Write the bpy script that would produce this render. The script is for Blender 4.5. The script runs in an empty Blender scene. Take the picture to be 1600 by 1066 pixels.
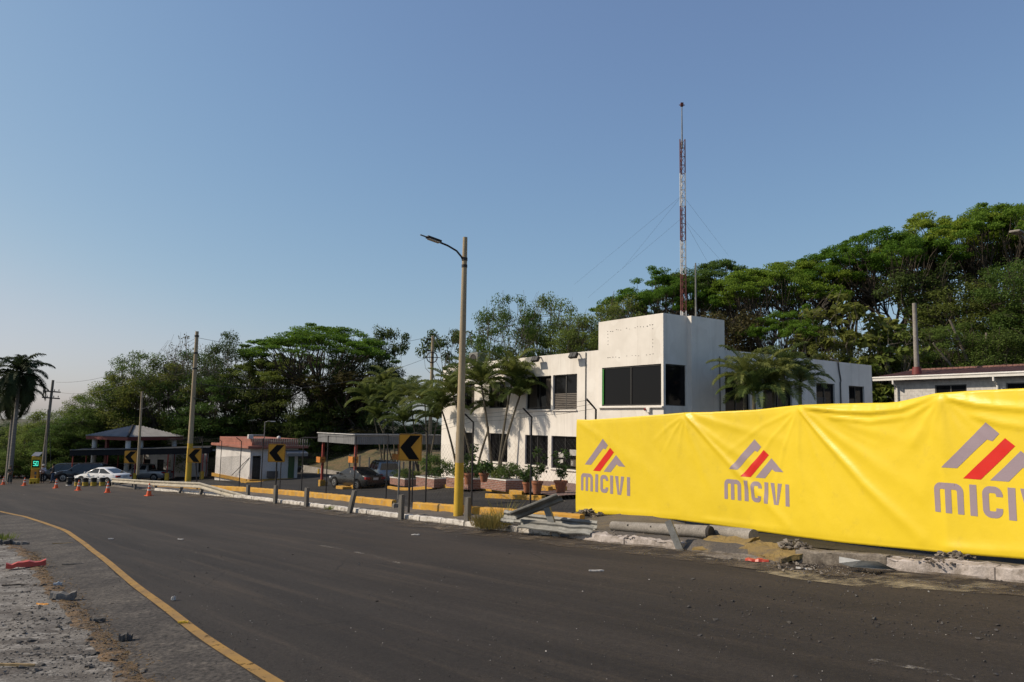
import bpy, bmesh, math, random
import numpy as np
from mathutils import Vector, Matrix, noise as mnoise
R_ = math.radians
SC = bpy.context.scene
COL = SC.collection

# ------------------------------------------------------------------ camera, sky, sun, exposure
FPX, PITCH, ROLL, CAMZ = 1200.0, R_(6.18), R_(1.03), 2.7
c_f = np.array([0, math.cos(PITCH), math.sin(PITCH)])
_r0 = np.array([1.0, 0, 0]); _u0 = np.cross(_r0, c_f)
c_r = math.cos(ROLL) * _r0 + math.sin(ROLL) * _u0
c_u = -math.sin(ROLL) * _r0 + math.cos(ROLL) * _u0
EYE = np.array([0, 0, CAMZ])
cd = bpy.data.cameras.new('camera'); cam = bpy.data.objects.new('camera', cd); COL.objects.link(cam)
cd.sensor_width = 36.0; cd.lens = 36.0 * FPX / 1600.0
cd.clip_start = 0.1; cd.clip_end = 5000
mw = Matrix.Identity(4)
for i in range(3):
    mw[i][0] = c_r[i]; mw[i][1] = c_u[i]; mw[i][2] = -c_f[i]; mw[i][3] = EYE[i]
cam.matrix_world = mw
SC.camera = cam

SUN_AZ = math.atan2(-1.0, -0.03); SUN_EL = R_(37)
world = bpy.data.worlds.new("World"); SC.world = world; world.use_nodes = True
wn = world.node_tree.nodes; wl = world.node_tree.links
sky = wn.new('ShaderNodeTexSky'); sky.sky_type = 'NISHITA'; sky.sun_disc = False
sky.sun_elevation = SUN_EL; sky.sun_rotation = SUN_AZ % (2 * math.pi)
sky.air_density = 1.0; sky.dust_density = 1.2; sky.ozone_density = 2.0; sky.altitude = 0
# hazy dry-season air: the brightest part of the sky is compressed, the red end held back
sk_in = wn.new('ShaderNodeVectorMath'); sk_in.operation = 'SCALE'; sk_in.inputs['Scale'].default_value = 0.5 * 0.1295
sk_cv = wn.new('ShaderNodeRGBCurve'); sk_out = wn.new('ShaderNodeVectorMath'); sk_out.operation = 'SCALE'; sk_out.inputs['Scale'].default_value = 1 / 0.1295
for ch, pts in ((0, ((0, .05), (.075, .145), (.165, .265), (.33, .50), (.40, .53), (1, .72))), (1, ((0, .02), (.11, .22), (.23, .385), (.40, .54), (1, .72))), (2, ((0, 0), (.20, .405), (.35, .55), (.45, .60), (1, .75)))):
    cv = sk_cv.mapping.curves[ch]
    for k, (a_, b_) in enumerate(pts):
        if k == 0: cv.points[0].location = (a_, b_)
        elif k == len(pts) - 1: cv.points[-1].location = (a_, b_)
        else: cv.points.new(a_, b_)
sk_cv.mapping.update()
wl.new(sky.outputs[0], sk_in.inputs[0]); wl.new(sk_in.outputs[0], sk_cv.inputs['Color']); wl.new(sk_cv.outputs[0], sk_out.inputs[0])
wl.new(sk_out.outputs[0], wn['Background'].inputs[0]); wn['Background'].inputs[1].default_value = 0.12
sd = bpy.data.lights.new('sun', 'SUN'); sun = bpy.data.objects.new('sun', sd); COL.objects.link(sun)
sd.energy = 3.85; sd.angle = R_(0.6); sd.color = (1.0, 0.87, 0.70)
sdir = Vector((math.sin(SUN_AZ) * math.cos(SUN_EL), math.cos(SUN_AZ) * math.cos(SUN_EL), math.sin(SUN_EL)))
sun.rotation_euler = sdir.to_track_quat('Z', 'Y').to_euler(); sun.location = sdir * 150
SC.view_settings.view_transform = 'Standard'; SC.view_settings.look = 'None'
SC.view_settings.exposure = 0.26; SC.view_settings.gamma = 1.0

# ------------------------------------------------------------------ survey: the ground and how sight lines meet it
KO = (0.09, 21.6); KA = (-0.647, 0.7625); KD = (0.7625, 0.647)      # origin on the kerb, along the road, across it
def ss(t):
    t = max(0.0, min(1.0, t)); return t * t * (3 - 2 * t)
def ad(X, Y):
    x = X - KO[0]; y = Y - KO[1]
    return x * KA[0] + y * KA[1], x * KD[0] + y * KD[1]
def xy(a, d):
    return KO[0] + a * KA[0] + d * KD[0], KO[1] + a * KA[1] + d * KD[1]
def gz(X, Y):
    a, d = ad(X, Y)
    z = 0.07 * max(-70, X) - 0.007 * min(Y, 120)
    if d > 3 and X > 2:
        z -= 0.07 * (X - 2) * ss((d - 2.5) / 3)
    if d > 0:
        z -= 0.75 * ss(d / 13) * ss((-1.5 - X) / 6)
    if d > 26:
        z += 6.0 * ss((d - 26) / 30) * (0.45 + 0.55 * ss((X + 40) / 60))
    return z
def ray(px, py):
    v = c_f + c_r * (px - 800) / FPX - c_u * (py - 533) / FPX
    return v / v[1]
def G(px, py, lift=0.0):
    v = ray(px, py); lo, hi = 2.0, 400.0
    for i in range(60):
        m = (lo + hi) / 2
        if CAMZ + v[2] * m > gz(v[0] * m, m) + lift: lo = m
        else: hi = m
    return Vector((v[0] * lo, lo, CAMZ + v[2] * lo))
def pixy(X, Y, z):
    v = np.array([X, Y, z]) - EYE
    return 533 - FPX * v.dot(c_u) / v.dot(c_f)
def ztop(X, Y, py):
    lo, hi = -10.0, 60.0
    for i in range(50):
        m = (lo + hi) / 2
        if pixy(X, Y, m) > py: lo = m
        else: hi = m
    return lo
def P(px, py, Y):
    v = ray(px, py); return Vector((v[0] * Y, Y, CAMZ + v[2] * Y))
def table(pts, which):
    """pixels along a line on the ground -> sorted (a, d) table"""
    t = []
    for p in pts:
        g = G(*p); t.append(ad(g.x, g.y))
    t.sort(); A = [q[0] for q in t]; D = [q[1] for q in t]
    return lambda a: float(np.interp(a, A, D))

def fitlen(base, d, px):
    lo, hi = 0, 40
    for i in range(40):
        m = (lo + hi) / 2; q = base + d * m - Vector(EYE); x = 800 + FPX * np.dot(q, c_r) / np.dot(q, c_f)
        if (x < px) == (d.dot(Vector((1, 0, 0))) > 0): lo = m
        else: hi = m
    return lo
# ------------------------------------------------------------------ object helpers
def setp(o, label=None, cat=None, group=None, kind=None):
    if label: o['label'] = label
    if cat: o['category'] = cat
    if group: o['group'] = group
    if kind: o['kind'] = kind
    return o
def thing(name, label, cat, loc=(0, 0, 0), rotz=0.0, group=None):
    o = bpy.data.objects.new(name, None); COL.objects.link(o)
    o.location = loc; o.rotation_euler = (0, 0, rotz); o.empty_display_size = 0.2
    return setp(o, label, cat, group)
def copy_tree(o, parent=None):
    c = o.copy(); COL.objects.link(c)
    if parent: c.parent = parent
    for ch in list(o.children): copy_tree(ch, c)
    return c
class MB:
    def __init__(s): s.v = []; s.f = []; s.m = []
    def add(s, vs, fs, mi=0):
        n = len(s.v); s.v.extend([tuple(p) for p in vs]); s.f.extend([tuple(i + n for i in f) for f in fs]); s.m.extend([mi] * len(fs)); return s
    def box(s, c, d, rot=None, mi=0):
        x, y, z = d[0] / 2, d[1] / 2, d[2] / 2
        vs = [Vector((i * x, j * y, k * z)) for k in (-1, 1) for j in (-1, 1) for i in (-1, 1)]
        if rot is not None: vs = [rot @ p for p in vs]
        vs = [p + Vector(c) for p in vs]
        return s.add(vs, [(0, 2, 3, 1), (4, 5, 7, 6), (0, 1, 5, 4), (2, 6, 7, 3), (0, 4, 6, 2), (1, 3, 7, 5)], mi)
    def beam(s, a, b, w, h, mi=0, up=(0, 0, 1)):
        a = Vector(a); b = Vector(b); d = (b - a); L = d.length; d.normalize()
        u = Vector(up); sd_ = d.cross(u)
        if sd_.length < 1e-4: sd_ = d.cross(Vector((1, 0, 0)))
        sd_.normalize(); u = sd_.cross(d)
        rot = Matrix((sd_, d, u)).transposed()
        return s.box((a + b) / 2, (w, L, h), rot, mi)
    def tube(s, pts, rad, n=8, cap=True, mi=0):
        pts = [Vector(p) for p in pts]
        if not hasattr(rad, '__len__'): rad = [rad] * len(pts)
        vs = []; fs = []; ref = None
        for i, p in enumerate(pts):
            t = (pts[min(i + 1, len(pts) - 1)] - pts[max(i - 1, 0)])
            if t.length < 1e-7: t = Vector((0, 0, 1))
            t.normalize()
            if ref is None:
                ref = t.cross(Vector((0, 0, 1))) if abs(t.z) < .95 else t.cross(Vector((1, 0, 0)))
            ref = (ref - t * ref.dot(t))
            if ref.length < 1e-6: ref = t.orthogonal()
            ref.normalize(); b = t.cross(ref)
            for k in range(n):
                an = 2 * math.pi * k / n
                vs.append(p + (ref * math.cos(an) + b * math.sin(an)) * rad[i])
        for i in range(len(pts) - 1):
            for k in range(n):
                fs.append((i * n + k, i * n + (k + 1) % n, (i + 1) * n + (k + 1) % n, (i + 1) * n + k))
        if cap:
            fs.append(tuple(range(n - 1, -1, -1))); fs.append(tuple(range((len(pts) - 1) * n, len(pts) * n)))
        return s.add(vs, fs, mi)
    def lathe(s, prof, n=16, c=(0, 0, 0), mi=0, rot=None):
        vs = []; fs = []
        for r, z in prof:
            for k in range(n):
                an = 2 * math.pi * k / n; p = Vector((r * math.cos(an), r * math.sin(an), z))
                if rot is not None: p = rot @ p
                vs.append(p + Vector(c))
        for i in range(len(prof) - 1):
            for k in range(n):
                fs.append((i * n + k, i * n + (k + 1) % n, (i + 1) * n + (k + 1) % n, (i + 1) * n + k))
        fs.append(tuple(range(n - 1, -1, -1))); fs.append(tuple(range((len(prof) - 1) * n, len(prof) * n)))
        return s.add(vs, fs, mi)
    def prism(s, poly, f, t, mi=0):
        """2D polygon extruded: f(x, y, depth) -> point, depth 0..t"""
        n = len(poly)
        vs = [f(x, y, 0) for x, y in poly] + [f(x, y, t) for x, y in poly]
        fs = [tuple(range(n)), tuple(range(2 * n - 1, n - 1, -1))] + [(i, i + n, (i + 1) % n + n, (i + 1) % n) for i in range(n)]
        return s.add(vs, fs, mi)
    def loft(s, rings, closed=True, cap=True, mi=0):
        n = len(rings[0]); vs = [p for r in rings for p in r]; fs = []
        for i in range(len(rings) - 1):
            for k in range(n if closed else n - 1):
                fs.append((i * n + k, i * n + (k + 1) % n, (i + 1) * n + (k + 1) % n, (i + 1) * n + k))
        if cap and closed:
            fs.append(tuple(range(n - 1, -1, -1))); fs.append(tuple(range((len(rings) - 1) * n, len(rings) * n)))
        return s.add(vs, fs, mi)
    def build(s, name, mat, parent=None, smooth=False, bevel=0, loc=None, recalc=True):
        me = bpy.data.meshes.new(name); me.from_pydata(s.v, [], s.f)
        mats = mat if isinstance(mat, (list, tuple)) else [mat]
        for m in mats: me.materials.append(m)
        if len(mats) > 1: me.polygons.foreach_set('material_index', s.m)
        if recalc:
            bm = bmesh.new(); bm.from_mesh(me); bmesh.ops.recalc_face_normals(bm, faces=bm.faces[:]); bm.to_mesh(me); bm.free()
        if smooth:
            me.polygons.foreach_set('use_smooth', [True] * len(me.polygons))
            if smooth != 'all':
                me.set_sharp_from_angle(angle=R_(smooth if smooth is not True else 40))
        me.update()
        o = bpy.data.objects.new(name, me); COL.objects.link(o)
        if parent: o.parent = parent
        if loc is not None: o.location = loc
        if bevel:
            b = o.modifiers.new('bevel', 'BEVEL'); b.width = bevel; b.segments = 2; b.limit_method = 'ANGLE'
        return o
def rz(a): return Matrix.Rotation(a, 3, 'Z')
def rx(a): return Matrix.Rotation(a, 3, 'X')
def ry(a): return Matrix.Rotation(a, 3, 'Y')

# ------------------------------------------------------------------ materials
def nt(name):
    m = bpy.data.materials.new(name); m.use_nodes = True
    n = m.node_tree.nodes; l = m.node_tree.links
    return m, n, l, n['Principled BSDF']
def rgba(c): return (c[0], c[1], c[2], 1)
def noise_node(n, l, vec, scale, detail=5, rough=.6, dist=0):
    t = n.new('ShaderNodeTexNoise'); t.inputs['Scale'].default_value = scale; t.inputs['Detail'].default_value = detail
    t.inputs['Roughness'].default_value = rough; t.inputs['Distortion'].default_value = dist
    l.new(vec, t.inputs['Vector']); return t.outputs['Fac']
def ramp(n, l, fac, p0, p1, c0=(0, 0, 0), c1=(1, 1, 1)):
    r = n.new('ShaderNodeValToRGB'); r.color_ramp.elements[0].position = p0; r.color_ramp.elements[1].position = p1
    r.color_ramp.elements[0].color = rgba(c0); r.color_ramp.elements[1].color = rgba(c1); l.new(fac, r.inputs[0]); return r.outputs[0]
def mixc(n, l, fac, a, b, mode='MIX'):
    x = n.new('ShaderNodeMix'); x.data_type = 'RGBA'; x.blend_type = mode
    for sock, val in ((x.inputs[0], fac), (x.inputs[6], a), (x.inputs[7], b)):
        if isinstance(val, (int, float)): sock.default_value = val
        elif isinstance(val, tuple): sock.default_value = rgba(val)
        else: l.new(val, sock)
    return x.outputs[2]
def mapped(n, l, scale=(1, 1, 1), rot=(0, 0, 0), src='Object'):
    tc = n.new('ShaderNodeTexCoord'); mp = n.new('ShaderNodeMapping')
    mp.inputs['Scale'].default_value = scale
    if any(rot):                                              # turn first, stretch afterwards
        m0 = n.new('ShaderNodeMapping'); m0.inputs['Rotation'].default_value = rot
        l.new(tc.outputs[src], m0.inputs['Vector']); l.new(m0.outputs[0], mp.inputs['Vector'])
    else: l.new(tc.outputs[src], mp.inputs['Vector'])
    return mp.outputs[0]
def bumpit(n, l, b, h, strength, dist=.02):
    bp = n.new('ShaderNodeBump'); bp.inputs['Strength'].default_value = strength; bp.inputs['Distance'].default_value = dist
    l.new(h, bp.inputs['Height']); l.new(bp.outputs[0], b.inputs['Normal'])
def mat(name, c, rough=.8, c2=None, scale=2.0, lo=.4, hi=.65, fine=.12, fscale=30, metal=0, spec=.4, bump=0, stretch=(1, 1, 1), bscale=None, c3=None, scale3=8, lo3=.6, hi3=.7, coat=0):
    """colour with patches of a second (and third) colour, a fine grain, and relief"""
    m, n, l, b = nt(name)
    v = mapped(n, l, stretch)
    if c2 is None: c2 = tuple(x * .8 for x in c)
    col = mixc(n, l, ramp(n, l, noise_node(n, l, v, scale), lo, hi), c, c2)
    if c3 is not None: col = mixc(n, l, ramp(n, l, noise_node(n, l, v, scale3, 8, .7), lo3, hi3), col, c3)
    if fine:
        col = mixc(n, l, 1.0, col, ramp(n, l, noise_node(n, l, v, fscale, 3), .25, .75, (1 - fine * 1.6,) * 3, (1 + fine,) * 3), 'MULTIPLY')
    l.new(col, b.inputs['Base Color']); b.inputs['Roughness'].default_value = rough; b.inputs['Metallic'].default_value = metal
    b.inputs['Specular IOR Level'].default_value = spec; b.inputs['Coat Weight'].default_value = coat
    if bump: bumpit(n, l, b, noise_node(n, l, v, bscale or fscale, 6, .65), bump)
    return m
def glass_dark(name, c=(.008, .008, .009), rough=.05, spec=.14):
    m, n, l, b = nt(name)
    b.inputs['Base Color'].default_value = rgba(c); b.inputs['Roughness'].default_value = rough; b.inputs['Specular IOR Level'].default_value = spec
    v = mapped(n, l); bumpit(n, l, b, noise_node(n, l, v, 1.2, 1), .06, .02)
    return m
def worn(name, paint, under, scale=6, lo=.45, hi=.55, rough=.8, stretch=(1, 1, 1), bump=.15, alpha=False, c2=None):
    """paint worn through to what lies under it"""
    m, n, l, b = nt(name); v = mapped(n, l, stretch)
    f = ramp(n, l, noise_node(n, l, v, scale, 10, .72), lo, hi)
    pt = mixc(n, l, ramp(n, l, noise_node(n, l, v, scale * .35, 4), .35, .65), paint, c2 or tuple(x * .75 for x in paint))
    if alpha:
        l.new(pt, b.inputs['Base Color']); l.new(f, b.inputs['Alpha'])
    else:
        l.new(mixc(n, l, f, under, pt), b.inputs['Base Color'])
    b.inputs['Roughness'].default_value = rough; b.inputs['Specular IOR Level'].default_value = .3
    if bump: bumpit(n, l, b, noise_node(n, l, v, 25, 6, .7), bump)
    return m
def leafmat(name, c1, c2, trans=.35, rough=.7, big=.25, spec=.12):
    m, n, l, b = nt(name)
    ge = n.new('ShaderNodeNewGeometry'); oi = n.new('ShaderNodeObjectInfo')
    v = mapped(n, l)
    col = mixc(n, l, ge.outputs['Random Per Island'], c1, c2)
    col = mixc(n, l, ramp(n, l, noise_node(n, l, v, big, 2), .35, .65), col, mixc(n, l, .5, col, tuple(x * .55 for x in c1)))
    hs = n.new('ShaderNodeHueSaturation'); hs.inputs['Saturation'].default_value = 1.0
    ma = n.new('ShaderNodeMapRange'); ma.inputs[3].default_value = .47; ma.inputs[4].default_value = .52
    l.new(oi.outputs['Random'], ma.inputs[0]); l.new(ma.outputs[0], hs.inputs['Hue'])
    mb = n.new('ShaderNodeMapRange'); mb.inputs[3].default_value = 1.2; mb.inputs[4].default_value = .75
    l.new(oi.outputs['Random'], mb.inputs[0]); l.new(mb.outputs[0], hs.inputs['Value'])
    l.new(col, hs.inputs['Color'])
    l.new(hs.outputs[0], b.inputs['Base Color']); b.inputs['Roughness'].default_value = rough; b.inputs['Specular IOR Level'].default_value = spec
    tr = n.new('ShaderNodeBsdfTranslucent'); l.new(hs.outputs[0], tr.inputs['Color'])
    mx = n.new('ShaderNodeMixShader'); mx.inputs[0].default_value = trans
    out = n['Material Output']
    l.new(b.outputs[0], mx.inputs[1]); l.new(tr.outputs[0], mx.inputs[2]); l.new(mx.outputs[0], out.inputs[0])
    return m
ROADROT = math.atan2(KA[1], KA[0]); KERBY = -(KO[0] * KD[0] + KO[1] * KD[1])
def asphalt(name, base, dust, wear=1.0):
    m, n, l, b = nt(name)
    v = mapped(n, l)
    vs_ = mapped(n, l, (0.035, 0.9, 1), (0, 0, -ROADROT))       # stretched along the traffic
    vs2 = mapped(n, l, (0.12, 3.2, 1), (0, 0, -ROADROT))
    big = ramp(n, l, noise_node(n, l, v, .16, 4), .35, .7)
    col = mixc(n, l, big, base, tuple(x * 1.35 for x in base))
    st = ramp(n, l, noise_node(n, l, vs_, 1.0, 6, .6), .38, .66)
    col = mixc(n, l, st, tuple(x * .6 for x in base), col)
    st2 = ramp(n, l, noise_node(n, l, vs2, 1.0, 6, .65), .52, .75)
    f2 = n.new('ShaderNodeMath'); f2.operation = 'MULTIPLY'; f2.inputs[1].default_value = .34 * wear; l.new(st2, f2.inputs[0])
    col = mixc(n, l, f2.outputs[0], col, dust)
    if wear >= 1:                                             # dirt carried in from the kerb side, thinning across the lane
        ac = n.new('ShaderNodeSeparateXYZ'); l.new(mapped(n, l, (1, 1, 1), (0, 0, -ROADROT)), ac.inputs[0])
        mr = n.new('ShaderNodeMapRange'); mr.inputs[1].default_value = KERBY - 7; mr.inputs[2].default_value = KERBY; mr.inputs[3].default_value = 1; mr.inputs[4].default_value = 0
        mr.inputs[1].default_value = KERBY; mr.inputs[2].default_value = KERBY + 7.5
        l.new(ac.outputs[1], mr.inputs[0]); nn_ = ramp(n, l, noise_node(n, l, mapped(n, l, (.06, .55, 1), (0, 0, -ROADROT)), 1.0, 6, .65), .30, .72)
        fm = n.new('ShaderNodeMath'); fm.operation = 'MULTIPLY'; l.new(mr.outputs[0], fm.inputs[0]); l.new(nn_, fm.inputs[1])
        fm2 = n.new('ShaderNodeMath'); fm2.operation = 'MULTIPLY'; fm2.inputs[1].default_value = .75; l.new(fm.outputs[0], fm2.inputs[0]); col = mixc(n, l, fm2.outputs[0], col, tuple(x * .72 for x in dust))
    sp = ramp(n, l, noise_node(n, l, v, 55, 4, .8), .3, .72, (.5, .5, .5), (1.65, 1.6, 1.5))
    col = mixc(n, l, 1.0, col, sp, 'MULTIPLY')
    # old repairs, oil drips and hairline cracks
    pa = ramp(n, l, noise_node(n, l, v, .42, 8, .7), .60, .66); fp = n.new('ShaderNodeMath'); fp.operation = 'MULTIPLY'; fp.inputs[1].default_value = .35; l.new(pa, fp.inputs[0]); col = mixc(n, l, fp.outputs[0], col, tuple(x * .45 for x in base))
    oil = ramp(n, l, noise_node(n, l, mapped(n, l, (.5, 1.4, 1), (0, 0, -ROADROT)), 1.6, 9, .72), .66, .74); fo = n.new('ShaderNodeMath'); fo.operation = 'MULTIPLY'; fo.inputs[1].default_value = .5; l.new(oil, fo.inputs[0]); col = mixc(n, l, fo.outputs[0], col, dust)
    wv = n.new('ShaderNodeTexVoronoi'); wv.feature = 'DISTANCE_TO_EDGE'; wv.inputs['Scale'].default_value = .38
    wz = n.new('ShaderNodeMix'); wz.data_type = 'VECTOR'; wz.inputs[0].default_value = .12; nz_ = n.new('ShaderNodeTexNoise'); nz_.inputs['Scale'].default_value = 1.6; nz_.inputs['Detail'].default_value = 6; l.new(v, nz_.inputs['Vector']); l.new(v, wz.inputs[4]); l.new(nz_.outputs['Color'], wz.inputs[5]); l.new(wz.outputs[1], wv.inputs['Vector'])
    ck = ramp(n, l, wv.outputs['Distance'], .002, .006, (.45, .45, .45), (1, 1, 1)); ckm = ramp(n, l, noise_node(n, l, v, .23, 3), .52, .6)
    col = mixc(n, l, ckm, col, mixc(n, l, 1.0, col, ck, 'MULTIPLY'))
    vo = n.new('ShaderNodeTexVoronoi'); vo.inputs['Scale'].default_value = 14; l.new(v, vo.inputs['Vector'])
    dots = ramp(n, l, vo.outputs['Distance'], .06, .11, (.35, .35, .35), (1, 1, 1))
    keep = ramp(n, l, noise_node(n, l, v, 2.3, 4), .5, .62)
    col = mixc(n, l, keep, col, mixc(n, l, 1.0, col, dots, 'MULTIPLY'))
    g2 = ramp(n, l, noise_node(n, l, v, 15, 6, .85), .32, .68, (.62, .62, .62), (1.42, 1.40, 1.36)); col = mixc(n, l, 1.0, col, g2, 'MULTIPLY')
    l.new(col, b.inputs['Base Color']); b.inputs['Roughness'].default_value = .85; b.inputs['Specular IOR Level'].default_value = .28
    bumpit(n, l, b, noise_node(n, l, v, 28, 8, .85), .55, .015)
    return m
M = {}
M['asphalt'] = asphalt('asphalt', (.0285, .0245, .022), (.092, .071, .052))
M['shoulder'] = mat('shoulder_asphalt', (.050, .043, .037), .92, (.095, .082, .068), 1.1, .42, .66, fine=.62, fscale=15, bump=1.0, bscale=18, c3=(.14, .12, .10), scale3=2.4, lo3=.56, hi3=.74)
M['lot'] = asphalt('lot_asphalt', (.03, .028, .0265), (.07, .062, .055), .6)
M['dirt'] = mat('dirt', (.16, .125, .09), .95, (.09, .07, .052), 1.4, fine=.35, fscale=40, bump=.5, c3=(.26, .22, .17), scale3=5, lo3=.56, hi3=.7)
M['ash'] = mat('ash_ground', (.20, .185, .165), .95, (.085, .073, .062), 1.3, .40, .58, fine=.5, fscale=32, bump=.8, c3=(.33, .31, .28), scale3=2.6, lo3=.50, hi3=.64, stretch=(.7, 1.8, 1))
M['terrain'] = mat('terrain', (.10, .085, .05), .95, (.05, .06, .022), .3, fine=.3, fscale=6, bump=.4)
M['white_kerb'] = worn('white_kerb_paint', (.62, .58, .52), (.24, .21, .18), 5, .38, .5, bump=.5)
M['old_kerb'] = worn('old_white_kerb', (.52, .46, .42), (.24, .205, .175), 4, .38, .56, bump=.8)
M['yellow_kerb'] = worn('yellow_kerb_paint', (.50, .275, .035), (.30, .22, .12), 5, .32, .50, bump=.4, c2=(.42, .215, .03))
M['yellow_line'] = worn('yellow_line', (.30, .175, .045), (0, 0, 0), 6, .30, .44, alpha=True, bump=0, c2=(.22, .135, .05))
M['white_line'] = worn('white_line', (.26, .235, .20), (0, 0, 0), 5, .50, .66, alpha=True, bump=0)
M['dust'] = worn('dust_patch', (.40, .33, .21), (0, 0, 0), 1.6, .44, .66, alpha=True, bump=0)
M['concrete'] = mat('concrete', (.30, .275, .24), .9, (.2, .18, .155), 1.5, fine=.2, bump=.4, c3=(.38, .35, .31), scale3=4)
M['pole'] = mat('pole_concrete', (.37, .295, .19), .85, (.28, .22, .14), 1.2, fine=.12, bump=.15, stretch=(1, 1, .3))
M['pole_yellow'] = mat('pole_yellow_paint', (.56, .36, .03), .6, (.47, .29, .03), 1.5, fine=.1, bump=.1)
M['rubble'] = mat('rubble', (.22, .19, .155), .95, (.12, .10, .08), 5, fine=.3, bump=.5)
M['white_wall'] = mat('white_wall', (.70, .66, .60), .75, (.60, .56, .50), .5, .4, .7, fine=.05, fscale=18, bump=.12, c3=(.50, .45, .38), scale3=1.6, lo3=.66, hi3=.8, stretch=(1.2, 1.2, .45))
def oldwhite(name):
    m, n, l, b = nt(name); v = mapped(n, l); vv = mapped(n, l, (2.2, 2.2, .12)); vw = mapped(n, l, (9, 9, .25))
    col = mixc(n, l, ramp(n, l, noise_node(n, l, v, .55, 5), .38, .68), (.73, .69, .63), (.62, .58, .52))
    pt = ramp(n, l, noise_node(n, l, v, .9, 2, .3), .60, .615); fa = n.new('ShaderNodeMath'); fa.operation = 'MULTIPLY'; fa.inputs[1].default_value = .35; l.new(pt, fa.inputs[0]); col = mixc(n, l, fa.outputs[0], col, (.78, .75, .69))
    for vec, sc_, lo, hi, amt, c in ((vv, 1.0, .54, .78, .5, (.36, .32, .27)), (vw, 1.0, .62, .80, .4, (.30, .27, .23)), (v, 5.5, .66, .74, .6, (.30, .26, .21))):
        r = ramp(n, l, noise_node(n, l, vec, sc_, 8, .68), lo, hi); f = n.new('ShaderNodeMath'); f.operation = 'MULTIPLY'; f.inputs[1].default_value = amt; l.new(r, f.inputs[0]); col = mixc(n, l, f.outputs[0], col, c)
    l.new(col, b.inputs['Base Color']); b.inputs['Roughness'].default_value = .78; b.inputs['Specular IOR Level'].default_value = .25
    bumpit(n, l, b, noise_node(n, l, v, 22, 6, .65), .16); return m
M['white_wall'] = oldwhite('weathered_white_wall')
M['white_trim'] = mat('white_trim', (.72, .69, .64), .7, (.62, .59, .54), 1.5, fine=.06)
M['grime'] = mat('grime', (.05, .045, .04), .9)
M['glass'] = glass_dark('window_glass')
M['frame_dark'] = mat('dark_window_frame', (.03, .028, .026), .5, fine=.05)
M['frame_green'] = mat('green_window_frame', (.06, .28, .05), .5, fine=.05)
M['frame_grey'] = mat('grey_window_frame', (.12, .115, .11), .45, fine=.05, metal=.4)
M['blind'] = mat('window_blind', (.085, .07, .058), .7, fine=.1)
M['curtain'] = mat('dim_curtain', (.05, .04, .03), .8, fine=.1)
M['paper'] = mat('paper', (.45, .43, .40), .9, fine=.05)
M['black'] = mat('black_paint', (.008, .008, .008), .75, fine=.1, spec=.1)
M['black_plastic'] = mat('black_plastic', (.009, .009, .009), .5, fine=.1)
M['steel'] = mat('galvanised_steel', (.21, .21, .195), .6, (.13, .127, .115), 3, fine=.12, metal=.2, bump=.1, c3=(.20, .14, .09), scale3=6, lo3=.64, hi3=.74)
M['rail_cream'] = mat('guard_rail_paint', (.50, .45, .36), .55, (.38, .34, .27), 2, fine=.15, metal=.2, c3=(.2, .15, .1), scale3=6, lo3=.66, hi3=.76)
M['weathered'] = mat('weathered_post', (.17, .155, .135), .8, (.09, .082, .07), 4, fine=.2, stretch=(3, 3, .4), bump=.3)
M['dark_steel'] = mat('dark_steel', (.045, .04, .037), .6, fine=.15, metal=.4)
M['wire'] = mat('wire', (.12, .115, .11), .5, metal=.6)
M['red_pole'] = mat('red_pole', (.30, .045, .03), .55, (.22, .04, .03), 3, fine=.1)
M['red'] = mat('mast_red', (.15, .045, .036), .7, fine=.1)
M['mast_white'] = mat('mast_white', (.60, .58, .55), .6, fine=.1)
M['salmon'] = mat('salmon_roof', (.33, .13, .09), .8, (.25, .095, .065), 2, fine=.12, bump=.1)
M['grey_roof'] = mat('grey_sheet_roof', (.27, .265, .26), .7, (.22, .215, .21), 1, fine=.08, metal=.3)
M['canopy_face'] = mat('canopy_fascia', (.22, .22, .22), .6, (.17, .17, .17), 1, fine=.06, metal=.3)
M['shade_net'] = mat('black_shade_net', (.012, .012, .013), .9)
M['tile'] = mat('brown_roof_tiles', (.20, .095, .07), .8, (.14, .065, .05), 1.5, fine=.25, fscale=14, bump=.5, c3=(.09, .05, .04), scale3=3)
M['terracotta'] = mat('terracotta', (.36, .14, .07), .8, fine=.15)
M['maroon'] = mat('maroon_paint', (.17, .035, .03), .6, fine=.1)
M['orange'] = mat('orange_board', (.62, .22, .03), .6, fine=.08)
M['sign_yellow'] = mat('sign_yellow', (.50, .24, .012), .5, (.45, .21, .012), 1, fine=.05)
M['cone'] = mat('cone_orange', (.75, .12, .03), .5, fine=.1)
M['cone_band'] = mat('cone_band', (.62, .58, .53), .5, fine=.1)
M['barrel_yellow'] = mat('barrel_yellow', (.45, .30, .03), .6, fine=.15)
M['trailer'] = mat('trailer_yellow', (.60, .38, .02), .5, fine=.1)
M['trailer_orange'] = mat('trailer_orange', (.62, .26, .02), .5, fine=.1)
M['solar'] = mat('solar_panel', (.20, .21, .24), .3, fine=.05)
M['green_door'] = mat('green_door', (.03, .09, .025), .6, fine=.1)
M['dark_door'] = mat('dark_door', (.02, .018, .016), .7, fine=.1)
M['grey_wall'] = mat('pale_grey_wall', (.64, .61, .58), .8, (.55, .52, .49), .7, fine=.08, c3=(.3, .27, .24), scale3=2, lo3=.66, hi3=.8)
M['dish'] = mat('white_dish', (.78, .77, .74), .45, fine=.03)
M['grass_dry'] = leafmat('dry_grass', (.34, .26, .09), (.20, .20, .06), .3)
M['plastic_red'] = mat('red_plastic', (.50, .06, .03), .4, (.4, .05, .03), 4, fine=.1)
M['plastic_clear'] = mat('pale_blue_plastic', (.30, .33, .36), .4, fine=.1)
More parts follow.
